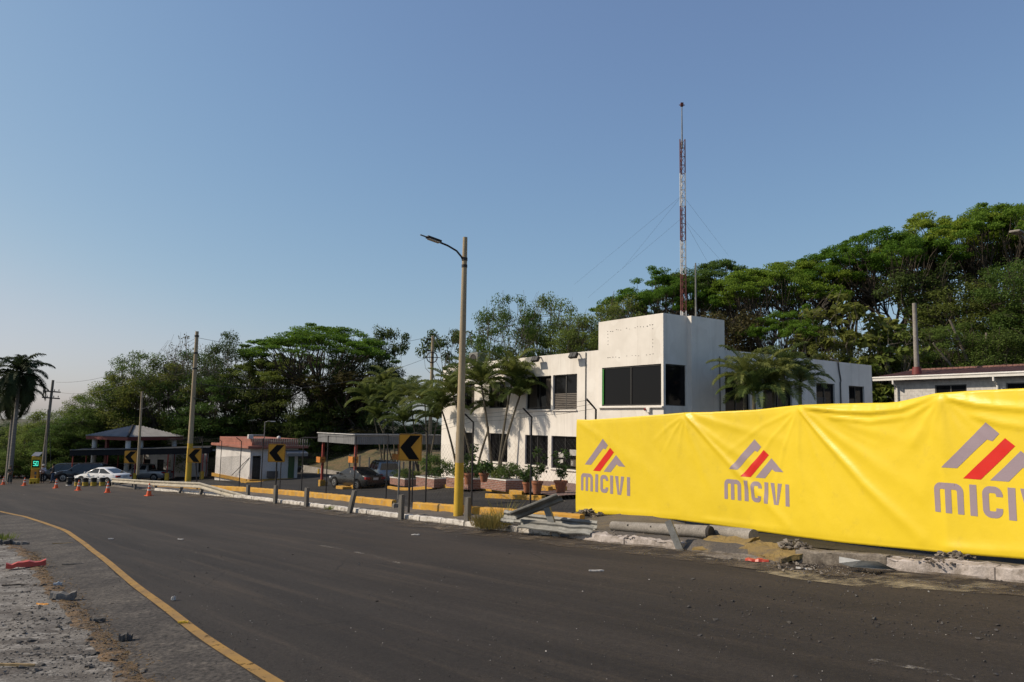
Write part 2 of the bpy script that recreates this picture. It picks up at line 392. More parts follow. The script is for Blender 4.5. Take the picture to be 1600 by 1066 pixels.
M['litter_white'] = mat('white_litter', (.45, .43, .40), .8, fine=.15)
M['straw'] = leafmat('straw_litter', (.26, .17, .085), (.17, .105, .055), .1)
M['stick'] = mat('dry_wood', (.30, .21, .10), .85, fine=.2)
M['stone'] = mat('dark_stone', (.085, .078, .07), .9, (.05, .046, .042), 6, fine=.25, bump=.6)
M['rock'] = mat('grey_rock', (.20, .185, .165), .9, (.12, .11, .10), 5, fine=.25, bump=.6)
M['slab_yellow'] = worn('yellow_broken_slab', (.26, .18, .06), (.105, .085, .065), 2.6, .36, .52, bump=.8, c2=(.21, .145, .055))
M['bark'] = mat('bark', (.095, .075, .055), .95, (.055, .045, .035), 2, fine=.3, fscale=12, bump=.5, stretch=(1, 1, .3))
M['bark_pale'] = mat('pale_bark', (.20, .175, .14), .9, (.12, .10, .08), 2, fine=.25, fscale=12, bump=.4, stretch=(1, 1, .3))
M['palm_trunk'] = mat('palm_trunk', (.24, .215, .18), .85, (.16, .14, .115), 2, fine=.2, stretch=(.6, .6, 6), bump=.3)
M['areca_trunk'] = mat('thin_palm_trunk', (.13, .11, .075), .85, (.08, .07, .05), 2, fine=.2, stretch=(.6, .6, 9), bump=.3)
M['leaf_bright'] = leafmat('leaves_bright', (.19, .30, .035), (.10, .19, .022), .46)
M['leaf_mid'] = leafmat('leaves_mid', (.155, .225, .046), (.09, .15, .032), .44)
M['leaf_dark'] = leafmat('leaves_dark', (.085, .13, .034), (.055, .09, .025), .4)
M['leaf_airy'] = leafmat('leaves_airy', (.16, .225, .05), (.10, .16, .035), .45)
M['leaf_olive'] = leafmat('leaves_olive', (.155, .20, .044), (.10, .14, .032), .42)
M['leaf_brown'] = leafmat('leaves_brown', (.125, .105, .04), (.07, .072, .026), .35)
M['leaf_palm'] = leafmat('palm_leaves', (.165, .20, .05), (.09, .125, .032), .38, .55, .25, .18)
M['leaf_royal'] = leafmat('royal_palm_leaves', (.05, .07, .028), (.03, .045, .02), .25)
M['leaf_pot'] = leafmat('pot_leaves', (.07, .13, .03), (.04, .075, .02), .35)
M['rubber'] = mat('tyre_rubber', (.018, .018, .018), .8, fine=.1)
M['rim'] = mat('wheel_rim', (.35, .35, .35), .35, metal=.8, fine=.05)
M['car_glass'] = glass_dark('car_glass', (.02, .022, .024), .06, .6)
M['tail'] = mat('tail_lamp', (.28, .02, .02), .25, fine=.05)
M['head'] = mat('head_lamp', (.55, .56, .58), .15, fine=.05)
M['plate'] = mat('number_plate', (.5, .5, .5), .5, fine=.1)
M['skin'] = mat('skin', (.26, .14, .085), .6, fine=.05)
M['shirt_white'] = mat('white_shirt', (.52, .53, .60), .85, (.42, .43, .5), 8, fine=.05)
M['shirt_dark'] = mat('dark_jacket', (.016, .016, .019), .85, fine=.1)
M['trousers'] = mat('dark_trousers', (.015, .015, .018), .85, fine=.1)
M['jeans'] = mat('blue_jeans', (.035, .055, .10), .85, fine=.1)
M['camo'] = mat('camouflage_cloth', (.11, .105, .08), .9, (.05, .055, .035), 9, .45, .52, fine=.1, c3=(.2, .18, .14), scale3=11, lo3=.6, hi3=.64)
M['shoe'] = mat('black_shoes', (.012, .011, .010), .5, fine=.1)
M['hat'] = mat('white_cap', (.58, .56, .52), .8, fine=.05)
def brickmat(name, c1, c2, mortar, scale, bw=.5, rh=.25, ms=.02):
    m, n, l, b = nt(name); v = mapped(n, l, (1, 1, 1), (0, 0, 0), 'UV')
    br = n.new('ShaderNodeTexBrick'); br.inputs['Color1'].default_value = rgba(c1); br.inputs['Color2'].default_value = rgba(c2); br.inputs['Mortar'].default_value = rgba(mortar)
    br.inputs['Scale'].default_value = scale; br.inputs['Mortar Size'].default_value = ms; br.inputs['Brick Width'].default_value = bw; br.inputs['Row Height'].default_value = rh
    l.new(v, br.inputs['Vector'])
    ob = mapped(n, l)
    col = mixc(n, l, 1.0, br.outputs['Color'], ramp(n, l, noise_node(n, l, ob, 6, 5), .3, .75, (.75, .75, .75), (1.12, 1.12, 1.12)), 'MULTIPLY')
    l.new(col, b.inputs['Base Color']); b.inputs['Roughness'].default_value = .85
    bumpit(n, l, b, br.outputs['Fac'], -.3, .02)
    return m
M['brick'] = brickmat('red_brick', (.22, .075, .05), (.30, .11, .07), (.30, .25, .21), 1.0, .22, .075, .012)
M['paver'] = brickmat('red_pavers', (.21, .125, .105), (.17, .10, .085), (.12, .085, .07), 1.0, .22, .11, .008)
M['block'] = brickmat('white_block_wall', (.60, .57, .53), (.57, .54, .50), (.47, .44, .41), 1.0, .4, .2, .012)
def uvbox(o, s=1.0):
    """box-projected UVs in metres"""
    me = o.data; uv = me.uv_layers.new(name='UVMap')
    for p in me.polygons:
        nn = p.normal; ax = max(range(3), key=lambda i: abs(nn[i]))
        for li in p.loop_indices:
            c = me.vertices[me.loops[li].vertex_index].co
            q = ((c.y, c.z), (c.x, c.z), (c.x, c.y))[ax]
            uv.data[li].uv = (q[0] * s, q[1] * s)
    return o

# ------------------------------------------------------------------ the ground
def gz0(X, Y): return 0.07 * X - 0.007 * Y
def frange(a, b, s):
    n = max(1, int(round((b - a) / s))); return [a + (b - a) * i / n for i in range(n + 1)]
def grid_mesh(name, us, vs, fn, m, kind='structure', smooth='all'):
    V = [fn(u, v) for u in us for v in vs]; nv = len(vs)
    F = [(i * nv + j, (i + 1) * nv + j, (i + 1) * nv + j + 1, i * nv + j + 1) for i in range(len(us) - 1) for j in range(nv - 1)]
    mb = MB(); mb.add(V, F); o = mb.build(name, m, smooth=smooth, recalc=False)
    me = o.data
    if me.polygons[0].normal.z < 0: me.flip_normals()
    if kind: o['kind'] = kind
    return o
def ribbon(name, fL, fR, As, nd, zf, m, kind='structure'):
    def fn(a, t):
        d = fL(a) * (1 - t) + fR(a) * t; X, Y = xy(a, d); return (X, Y, zf(X, Y, a, d))
    return grid_mesh(name, As, [i / nd for i in range(nd + 1)], fn, m, kind)

xs = frange(-900, -100, 60) + frange(-94, -44, 2.5)[1:] + frange(-44, 30, 1.25)[1:] + frange(30, 100, 5)[1:] + frange(140, 900, 60)
ys = frange(-300, -20, 40) + frange(-16, 8, 3)[1:] + frange(8, 100, 1.25)[1:] + frange(104, 160, 6) + frange(200, 1500, 100)
grid_mesh('ground', xs, ys, lambda x, y: (x, y, gz(x, y) - .07), M['terrain'])

kerb_px = [(120, 756), (230, 766), (300, 772), (386, 780), (430, 785.5), (479, 791.5), (547, 800), (627, 810.5), (690, 818), (730, 823), (780, 829), (870, 838), (975, 850.5), (1065, 860), (1200, 876), (1397, 891), (1600, 911)]
dK_ = table(kerb_px, 0)
def dK(a): return dK_(a) if a > -13.5 else dK_(-13.5) + (a + 13.5) * .05
yk_px = [(150, 755, .1), (240, 761, .1), (313, 766, .1), (389, 771, .1), (470, 778, .1), (540, 785, .1), (600, 791.5, .1), (650, 796.5, .1), (709, 801.5, .1), (736, 804, .1), (788, 808, .1), (905, 819, .1)]
dY = table(yk_px, 0)
vg_px = [(0, 846), (30, 850), (60, 868), (90, 905), (112, 932), (140, 955), (170, 985), (200, 1012), (222, 1042), (243, 1064)]
dV_ = table(vg_px, 0)
aV = [ad(*G(*p)[:2])[0] for p in vg_px]; aV0, aV1 = min(aV), max(aV)
def dV(a):
    w = .10 * mnoise.noise(Vector((a * 2.3, 0, 0))) + .05 * mnoise.noise(Vector((a * 7, 3, 0)))
    if a > aV1: return dV_(aV1) - (a - aV1) * .22 + w
    if a < aV0: return dV_(aV0) + (aV0 - a) * .05 + w
    return dV_(a) + w
def dRoadL(a): return dV(a) - .6 if a < 22 else min(dV(a) - .6, dV(22) - (a - 22) * .3)
ribbon('road', dRoadL, lambda a: dK(a) + .1, frange(-34, 140, 1.0), 24, lambda X, Y, a, d: gz0(X, Y) + .012 * mnoise.noise(Vector((X * .35, Y * .35, 0))), M['asphalt'])
ribbon('parking_lot', lambda a: (dY(a) + .12) if a < 62 else .1, lambda a: 36, frange(-30, 120, 2.0), 30, lambda X, Y, a, d: gz(X, Y) - .004, M['lot'])
# dirt bank the photographer stands on
def bankz(X, Y, a, d):
    t = dV(a) - d
    h = .055 * ss(t / .35) + .12 * ss((t - .5) / 6)
    h += .035 * mnoise.fractal(Vector((X * 1.7, Y * 1.7, 0)), 1.0, 2.0, 5) * ss(t / .25) + .012 * mnoise.noise(Vector((X * 9, Y * 9, 0)))
    return gz0(X, Y) + h - .02 * (1 - ss(t / .1)) + .004
bank_t = [0, .004, .008, .013, .02, .028, .037, .047, .058, .07] + frange(.083, .5, .0125) + frange(.53, 1, .04)
def bankfn(a, t):
    d = dV(a) + .04 - t * 12; X, Y = xy(a, d); return (X, Y, bankz(X, Y, a, d))
grid_mesh('dirt_verge', frange(-18, -9.5, .25)[:-1] + frange(-9.5, -2, .08) + frange(-1.9, 12, .14) + frange(12.4, 42, 1.0), bank_t, bankfn, M['ash'])
# strip of straw coloured litter along the edge of the bank
def fringe(a, t):
    w = .16 + .14 * mnoise.noise(Vector((a * 1.3, 7, 0))); d = dV(a) + .03 - t * (w + .25); X, Y = xy(a, d)
    return (X, Y, bankz(X, Y, a, d) + .006 + .01 * mnoise.noise(Vector((X * 14, Y * 14, 5))))
M['litter_dirt'] = worn('straw_dirt', (.24, .15, .075), (0, 0, 0), 5, .36, .58, alpha=True, bump=.8, c2=(.15, .10, .055))
grid_mesh('litter_strip', frange(-13, 12, .12), frange(0, 1, .125), fringe, M['litter_dirt'])

# island between the kerbs and the dirt in front of the yellow banner
def backd(a):
    return dY(a) + .3 if a > -1.5 else 3.4 + min(2.0, (-1.5 - a) * .1)
M['island'] = mat('island_ground', (.115, .10, .085), .95, (.075, .066, .058), .8, fine=.3, bump=.5, c3=(.17, .135, .09), scale3=1.6, lo3=.5, hi3=.66)
ribbon('island', lambda a: dK(a) + .03, backd, frange(-22, 48, .3), 16, lambda X, Y, a, d: gz0(X, Y) - .02 + (.13 if a > 2 else .13 + .06 * ss((2 - a) / 6)) * ss((d - dK(a) - .02) / .14) - .30 * ss((d - dK(a) - .62) / .3) * ss((-2.5 - a) / 3) + .03 * mnoise.fractal(Vector((X * 2, Y * 2, 0)), 1, 2, 4), M['island'])
def kerb(name, a0, a1, fd, h, w, m, rough=.012, gap=None, base=0.0, seg=1.9):
    mb = MB(); a = a0
    while a < a1 - .05:
        b = min(a + seg, a1); As = frange(a + (gap or 0), b, .09); rings = []
        j = random.uniform(-.012, .012)
        for q in As:
            ring = []
            for k, (dd, z) in enumerate(((0, -.12), (0.012, h * .9), (.035, h), (w - .02, h), (w, h * .94), (w, -.12))):
                X, Y = xy(q, fd(q) + dd + j)
                nz = mnoise.fractal(Vector((q * 4.1, k * 1.7, fd(q))), .8, 2, 5) * rough
                ring.append(Vector((X + nz * .7, Y + nz * .7, gz0(X, Y) + base + z + (nz if z > 0 else 0))))
            rings.append(ring)
        mb.loft(rings); a = b
    o = mb.build(name, m, smooth=30); o['kind'] = 'structure'; return o
random.seed(3)
def aof(*p): return ad(*G(*p)[:2])[0]
kerb('kerb', aof(862, 837), aof(240, 767), dK, .14, .18, M['white_kerb'], .018, .05, seg=1.25)
kerb('kerb', aof(1066, 860), aof(890, 840), dK, .15, .22, M['old_kerb'], .05, .03, seg=1.6)
kerb('kerb', aof(1384, 890), aof(1240, 880), dK, .22, .2, M['rubble'], .035)
kerb('kerb', -30, aof(1385, 890), dK, .19, .3, M['old_kerb'], .05, .01, seg=3)
for p0, p1 in (((613, 792.5, .1), (236, 761, .1)), ((719, 802.5, .1), (643, 796, .1)), ((731, 803.4, .1), (723, 803, .1)), ((905, 819, .1), (737, 804, .1))):
    kerb('kerb', aof(*p0), aof(*p1), dY, .34, .2, M['yellow_kerb'], .012, .004, seg=2.6)
def vdeck(p, q, off):
    X = BX + BV[0] * p + BU[0] * q; Y = BY + BV[1] * p + BU[1] * q
    return Vector((X, Y, gz(X, Y) + off))
# rough shoulder between the yellow line and the bank
yl_px = [(-60, 789), (0, 799.5), (40, 808), (80, 821), (105, 831), (133, 851), (160, 872), (190, 897), (220, 921), (255, 947), (290, 975), (330, 1004), (370, 1030), (425, 1064), (520, 1120)]
dYL = table(yl_px, 0)
ribbon('road_shoulder', lambda a: dV(a) - .4, lambda a: dYL(a) - .10 + .05 * mnoise.noise(Vector((a * 1.1, 2, 0))), frange(-15, 26, .15), 24, lambda X, Y, a, d: gz0(X, Y) + .006 + .012 * mnoise.noise(Vector((X * .35, Y * .35, 0))) + .006 * max(0, mnoise.noise(Vector((X * 6, Y * 6, 3)))) * (1 if d < dYL(a) - .2 else 0), M['shoulder'])
# painted lines: worn sheets on the road
def line_px(name, pts, w0, m, zo=.008, gz_=gz0):
    P_ = [G(*p) for p in pts]; mb = MB(); L = [0]
    for i in range(1, len(P_)): L.append(L[-1] + (P_[i] - P_[i - 1]).length)
    n = max(2, int(L[-1] / .3)); S = np.linspace(0, L[-1], n)
    X = np.interp(S, L, [p.x for p in P_]); Y = np.interp(S, L, [p.y for p in P_])
    k = np.ones(5) / 5
    if n > 12:
        X[2:-2] = np.convolve(X, k, 'valid'); Y[2:-2] = np.convolve(Y, k, 'valid')
    vs = []
    for i in range(n):
        t = Vector((X[min(i + 1, n - 1)] - X[max(i - 1, 0)], Y[min(i + 1, n - 1)] - Y[max(i - 1, 0)], 0)).normalized(); s = Vector((-t.y, t.x, 0))
        for sg in (-1, 1):
            x = X[i] + s.x * w0 / 2 * sg; y = Y[i] + s.y * w0 / 2 * sg
            vs.append((x, y, gz_(x, y) + .012 * mnoise.noise(Vector((x * .35, y * .35, 0))) + zo))
    mb.add(vs, [(2 * i, 2 * i + 1, 2 * i + 3, 2 * i + 2) for i in range(n - 1)])
    o = mb.build(name, m, recalc=False); o['kind'] = 'structure'
    if o.data.polygons[0].normal.z < 0: o.data.flip_normals()
    return o
line_px('edge_line', [(-60, 789), (0, 799.5), (40, 808), (80, 821), (105, 831), (133, 851), (160, 872), (190, 897), (220, 921), (255, 947), (290, 975), (330, 1004), (370, 1030), (425, 1064), (520, 1120)], .15, M['yellow_line'])
line_px('edge_line', [(300, 777), (400, 786), (500, 798), (640, 815), (740, 829), (840, 844), (990, 863), (1140, 877), (1262, 890), (1420, 906), (1600, 926), (1800, 950)], .11, M['white_line'])
line_px('lane_line', [(500, 852), (560, 864), (626, 881)], .11, M['white_line'])
line_px('lane_line', [(56, 790.5), (100, 788), (146, 786)], .13, M['white_line'])
line_px('lane_line', [(-10, 768), (20, 771), (45, 774)], .13, M['white_line'])
line_px('lane_line', [(1360, 1031), (1440, 1046), (1530, 1068)], .11, M['white_line'])
def patch_px(pts, m, zo):
    P_ = [G(*p) for p in pts]; c = sum(P_, Vector()) / len(P_); mb = MB()
    vs = [(c.x, c.y, gz0(c.x, c.y) + zo + .012 * mnoise.noise(Vector((c.x * .35, c.y * .35, 0))))] + [(p.x, p.y, gz0(p.x, p.y) + zo + .012 * mnoise.noise(Vector((p.x * .35, p.y * .35, 0)))) for p in P_]
    n = len(P_); mb.add(vs, [(0, i + 1, (i + 1) % n + 1) for i in range(n)])
    o = mb.build('dust', m, recalc=False); o['kind'] = 'structure'
    if o.data.polygons[0].normal.z < 0: o.data.flip_normals()
patch_px([(1180, 893), (1300, 891), (1420, 897), (1540, 911), (1600, 922), (1560, 930), (1440, 922), (1340, 918), (1240, 905)], M['dust'], .012)
M['kerb_dust'] = worn('kerbside_dirt', (.155, .12, .08), (0, 0, 0), 1.3, .44, .68, alpha=True, bump=.5, c2=(.10, .08, .06))
ribbon('kerbside_dirt', lambda a: dK(a) - .95 - .35 * mnoise.noise(Vector((a * .7, 1, 0))), lambda a: dK(a) + .05, frange(-20, 34, .5), 6, lambda X, Y, a, d: gz0(X, Y) + .016 + .012 * mnoise.noise(Vector((X * .35, Y * .35, 0))) + .02 * ss((d - dK(a) + .3) / .3), M['kerb_dust'])

# ------------------------------------------------------------------ white office building
BX, BY = 1.96, 37.18; BV = (.8176, .5758); BU = (-.5758, .8176); BROT = math.atan2(BV[1], BV[0]); BZ = -.15
def bw(p, q, z): return Vector((BX + BV[0] * p + BU[0] * q, BY + BV[1] * p + BU[1] * q, z))
def tobld(X, Y):
    x = X - BX; y = Y - BY; return x * BV[0] + y * BV[1], x * BU[0] + y * BU[1]
office = thing('office_building', 'white two storey office with a square tower and dark windows behind the yellow banner', 'office building', (BX, BY, BZ), BROT)
def panel(mb, f, a0, a1, z0, z1, ops, th, mi=0):
    As = sorted({a0, a1, *[o[0] for o in ops], *[o[1] for o in ops]}); Zs = sorted({z0, z1, *[o[2] for o in ops], *[o[3] for o in ops]})
    def isop(a, z): return any(o[0] < a < o[1] and o[2] < z < o[3] for o in ops)
    def q(*p): mb.add(p, [(0, 1, 2, 3)], mi)
    for i in range(len(As) - 1):
        for j in range(len(Zs) - 1):
            if isop((As[i] + As[i + 1]) / 2, (Zs[j] + Zs[j + 1]) / 2): continue
            for d in (0, th):
                q(f(As[i], Zs[j], d), f(As[i + 1], Zs[j], d), f(As[i + 1], Zs[j + 1], d), f(As[i], Zs[j + 1], d))
    for (b0, b1, y0, y1) in list(ops) + [(a0, a1, z0, z1)]:
        for (p0, p1) in (((b0, y0), (b1, y0)), ((b1, y0), (b1, y1)), ((b1, y1), (b0, y1)), ((b0, y1), (b0, y0))):
            q(f(*p0, 0), f(*p1, 0), f(*p1, th), f(*p0, th))
def weld(o):
    bm = bmesh.new(); bm.from_mesh(o.data); bmesh.ops.remove_doubles(bm, verts=bm.verts[:], dist=.0005); bmesh.ops.recalc_face_normals(bm, faces=bm.faces[:]); bm.to_mesh(o.data); bm.free(); return o
F_fac = lambda a, z, d: (.1 + d, a, z)                   # lit facade: a runs along q
F_tow = lambda a, z, d: (0 + d, a, z)
F_trt = lambda a, z, d: (a, -7.33 + d, z)               # shaded side: a runs along p
def window(par, f, o, cols=2, fr=None, blind=0, dep=.14, label=None, w=.05, stuff=()):
    fr = fr or M['frame_dark']; a0, a1, z0, z1 = o; mb = MB()
    def bar(b0, b1, y0, y1):
        c = [f(b0, y0, dep - .05), f(b1, y0, dep - .05), f(b1, y1, dep - .05), f(b0, y1, dep - .05), f(b0, y0, dep), f(b1, y0, dep), f(b1, y1, dep), f(b0, y1, dep)]
        mb.add(c, [(0, 1, 2, 3), (7, 6, 5, 4), (0, 4, 5, 1), (1, 5, 6, 2), (2, 6, 7, 3), (3, 7, 4, 0)])
    bar(a0, a0 + w, z0, z1); bar(a1 - w, a1, z0, z1); bar(a0 + w, a1 - w, z0, z0 + w); bar(a0 + w, a1 - w, z1 - w, z1)
    for i in range(1, cols):
        c = a0 + (a1 - a0) * i / cols; bar(c - w / 2, c + w / 2, z0 + w, z1 - w)
    wo = mb.build('window', fr, par)
    if label: wo['label'] = label
    g = MB()
    g.add([f(a0, z0, dep - .02), f(a1, z0, dep - .02), f(a1, z1, dep - .02), f(a0, z1, dep - .02)], [(0, 1, 2, 3)]); g.build('pane', M['glass'], wo, recalc=False)
    if blind:
        b = MB(); n = 9; zt = z0 + (z1 - z0) * blind
        for i in range(n):
            za = z0 + w + (zt - z0 - w) * i / n; zb = za + (zt - z0) / n * .62
            b.add([f(a0 + w, za, dep - .055), f(a1 - w, za, dep - .055), f(a1 - w, zb, dep - .03), f(a0 + w, zb, dep - .03)], [(0, 1, 2, 3)])
        b.build('blind', M['blind'], wo, recalc=False)
    for (u0, u1, v0, v1, mm) in stuff:
        b = MB(); b.add([f(a0 + (a1 - a0) * u, z0 + (z1 - z0) * v, dep - .024) for u, v in ((u0, v0), (u1, v0), (u1, v1), (u0, v1))], [(0, 1, 2, 3)]); b.build('paper', M[mm], wo, recalc=False)
    return wo
mid = [(.17, 2.22, 3.6, 5.24), (-1.78, .03, 3.58, 5.25), (3.87, 5.62, 3.7, 5.1), (7.1, 9.0, 3.7, 5.1)]
low = [(.37, 2.24, .86, 2.33), (-1.79, .1, .80, 2.33), (3.77, 5.52, .86, 2.35), (7.06, 8.99, .75, 2.35)]
wl_ = MB(); panel(wl_, F_fac, -3.37, 10.65, -1.8, 6.25, mid + low, .28); weld(wl_.build('wall', M['white_wall'], office))
for i, o in enumerate(mid): window(office, F_fac, o, 2, M['frame_grey'] if i == 1 else None, .48 if i == 1 else 0, stuff=[(.06, .26, .05, .92, 'curtain'), (.62, .93, .05, .92, 'curtain')] if i != 1 else (), label='upper window with a half lowered slatted blind' if i == 1 else None)
for i, o in enumerate(low): window(office, F_fac, o, 2, stuff=[(.08, .34, .42, .6, 'paper'), (.05, .3, .1, .3, 'blind'), (.55, .78, .34, .5, 'paper'), (.6, .8, .15, .28, 'paper'), (.2, .28, .12, .26, 'paper')] if i == 1 else ())
tw = [(-7.21, -3.62, 3.72, 5.42)]
t1 = MB(); panel(t1, F_tow, -7.33, -3.37, -1.8, 7.5, tw, .12); weld(t1.build('wall', M['white_wall'], office))
t2 = MB(); panel(t2, F_trt, .121, 1.42, -1.8, 7.5, [(.124, 1.32, 3.72, 5.42)], .12); weld(t2.build('wall', M['white_wall'], office))
wo = window(office, F_tow, tw[0], 2, dep=.09, w=.06, label='wide dark tower window with one green jamb')
b = MB(); b.add([F_tow(-3.70, 3.78, .02), F_tow(-3.62, 3.78, .02), F_tow(-3.62, 5.36, .02), F_tow(-3.70, 5.36, .02), F_tow(-3.70, 3.78, .05), F_tow(-3.62, 3.78, .05), F_tow(-3.62, 5.36, .05), F_tow(-3.70, 5.36, .05)], [(0, 1, 2, 3), (7, 6, 5, 4), (0, 4, 5, 1), (1, 5, 6, 2), (2, 6, 7, 3), (3, 7, 4, 0)]); b.build('jamb', M['frame_green'], wo)
window(office, F_trt, (.124, 1.32, 3.72, 5.42), 1, dep=.09, w=.05)
sb = MB(); sb.box((2.47, -5.45, 2.85), (2.1, 4.24, 9.3)); sb.build('stair_tower', M['white_wall'], office)
rw = [(10.54, 12.1, 3.3, 5.12), (13.34, 14.75, 3.3, 5.1), (3.75, 5.5, 3.2, 5.25), (6.6, 8.6, 3.3, 5.1)]
t3 = MB(); panel(t3, F_trt, 3.52, 15.5, -1.8, 6.25, rw, .28); weld(t3.build('wall', M['white_wall'], office))
for i, o in enumerate(rw): window(office, F_trt, o, 2, None, stuff=[(.05, .62, .03, .62, 'blind')] if i < 2 else ())
rf = MB(); rf.box((7.8, 1.65, 5.75), (14.8, 17.4, .2)); rf.build('roof', M['concrete'], office)
bk = MB(); bk.box((7.8, 10.51, 2.2), (14.84, .28, 8.0)); bk.box((15.36, 1.66, 2.2), (.28, 17.4, 8.0)); bk.box((9.5, -7.19, -1.0), (11.9, .2, .5)); bk.build('wall', M['white_wall'], office)
tr = MB(); tr.box((.72, -5.4, 7.25), (1.0, 3.6, .15)); tr.build('roof', M['concrete'], office)
# mullion wall strip, conduits, sills, faint sign marks
mk = MB()
random.seed(5)
for i in range(17):
    y = -6.75 + 2.75 * i / 16
    for z in (7.05, 5.85):
        if random.random() < .7: mk.box((-.004, y + random.uniform(-.04, .04), z - 0.02 * i / 16 + random.uniform(-.03, .03)), (.01, random.uniform(.02, .06), random.uniform(.015, .03)))
for i in range(8):
    for y in (-6.75, -4.0):
        if random.random() < .7: mk.box((-.004, y + random.uniform(-.02, .02), 5.85 + 1.2 * i / 8), (.01, .02, .04))
mk.build('sign_mark', M['grime'], office)
for q_ in ([(.07, -2.42, 2.4), (.07, -2.42, 6.2)], [(3.15, -7.60, .5), (3.15, -7.60, 5.9)]):
    cdt = MB(); cdt.tube(q_, .022, 6); cdt.build('conduit', M['frame_grey'], office)
cdt = MB(); cdt.tube([(12.55, -7.37, 2.6), (12.55, -7.37, 5.2), (12.6, -7.37, 5.3), (12.45, -7.37, 5.9), (12.4, -7.37, 6.3), (11.9, -7.3, 6.4)], .035, 6)
cdt.build('conduit', M['frame_grey'], office)
for o in mid + low:
    sl = MB(); sl.box((.06, (o[0] + o[1]) / 2, o[2] - .04), (.07, o[1] - o[0] + .06, .05)); sl.build('sill', M['white_wall'], office)
sl = MB(); sl.box((-.05, -5.4, 3.66), (.12, 3.9, .06)); sl.build('sill', M['white_trim'], office)
for (px, py, Y) in ((702, 572, 45.2), (844, 559, 38.0), (903, 552, 35.6)):
    q = tobld(*P(px, py, Y)[:2])[1]
    t = thing('floodlight', {702: 'black floodlight sticking out at the far left corner of the office parapet', 844: 'black twin floodlight on the parapet above the office windows', 903: 'black floodlight on the parapet just left of the white tower'}[px], 'floodlight', bw(.1, q, 5.98), BROT, 'floodlights along the office parapet')
    b = MB(); b.box((-.14, 0, .03), (.28, .05, .05)); b.tube([(-.25, 0, .03), (-.3, 0, -.08)], .02, 6); b.build('bracket', M['dark_steel'], t)
    for k in ((-.12, .14) if px != 702 else (0,)):
        b = MB(); b.box((-.36, k, -.06), (.16, .24, .26), ry(.5), 0); b.box((-.30, k, -.05), (.10, .12, .14), ry(.5)); b.build('lamp_head', M['black_plastic'], t, bevel=.01)
t = thing('security_camera', 'small white alarm box with red lamp under the tower window', 'alarm', bw(0, -6.55, 3.38), BROT)
b = MB(); b.box((-.06, 0, 0), (.12, .22, .2)); b.build('housing', M['white_trim'], t, bevel=.015)
b = MB(); b.lathe([(.05, 0), (.05, .05), (.02, .08)], 10, (-.12, .12, .02), 0, ry(-1.57)); b.build('lamp', M['tail'], t)
t.name = 'alarm_box'
g = P(745, 566, 43); t = thing('air_conditioner', 'grey air conditioning unit standing on the office roof edge', 'air conditioner', bw(*tobld(g.x, g.y), 5.75))
t.rotation_euler = (0, 0, BROT)
b = MB(); b.box((0, 0, .5), (.5, .9, .8)); b.box((0, -.3, .05), (.5, .06, .1)); b.box((0, .3, .05), (.5, .06, .1)); b.build('casing', M['steel'], t, bevel=.02)
b = MB(); b.lathe([(.3, 0), (.3, .03), (.26, .03), (.26, .01)], 20, (-.25, 0, .52), 0, ry(-1.57)); b.build('fan_grille', M['dark_steel'], t)
g = P(812, 592, 38.6); p_, q_ = tobld(g.x, g.y)
t = thing('satellite_dish', 'round white satellite dish on the office wall beside a palm crown', 'satellite dish', bw(.1, 2.75, g.z - .1), BROT)
b = MB(); b.lathe([(.02, -.02), (.25, .02), (.42, .10), (.50, .17), (.50, .19), (.42, .125), (.25, .045), (.01, .0)], 24, (-.42, -.05, .1), 0, ry(-1.25)); b.build('reflector', M['dish'], t, smooth=True)
b = MB(); b.tube([(0, 0, -.1), (-.25, 0, -.1), (-.42, 0, .08)], .025, 8); b.build('bracket', M['steel'], t)
# sidewalk of red pavers in front of the office, its kerb and planters
swp = frange(-4.55, .08, .35); swq = frange(-6.5, 13, .5)
_k0 = tobld(*G(605, 763.5)[:2]); _k1 = tobld(*G(815, 774.5)[:2])
def kp(q): return _k1[0] + (_k0[0] - _k1[0]) * (q - _k1[1]) / (_k0[1] - _k1[1]) + .15
o = grid_mesh('pavement', frange(0, 1, .08), swq, lambda u, q: tuple(vdeck(kp(q) * (1 - u) + .08 * u, q, .15)), M['paver']); uvbox(o)
def bkerb(p0, p1, m):
    g0 = G(*p0); g1 = G(*p1); mb = MB(); n = 12; rings = []
    for i in range(n + 1):
        c = g0.lerp(g1, i / n); d = Vector((BV[0], BV[1], 0)); z = gz(c.x, c.y)
        rings.append([Vector((c.x, c.y, z - .2)), Vector((c.x, c.y, z + .15)), Vector((c.x, c.y, z + .17)) + d * .02, Vector((c.x, c.y, z + .17)) + d * .2, Vector((c.x, c.y, z - .2)) + d * .2])
    mb.loft(rings); o = mb.build('kerb', m); o['kind'] = 'structure'
bkerb((605, 763.5), (815, 774.5), M['yellow_kerb']); bkerb((758, 778), (846, 782), M['yellow_kerb'])
plant_spots = []
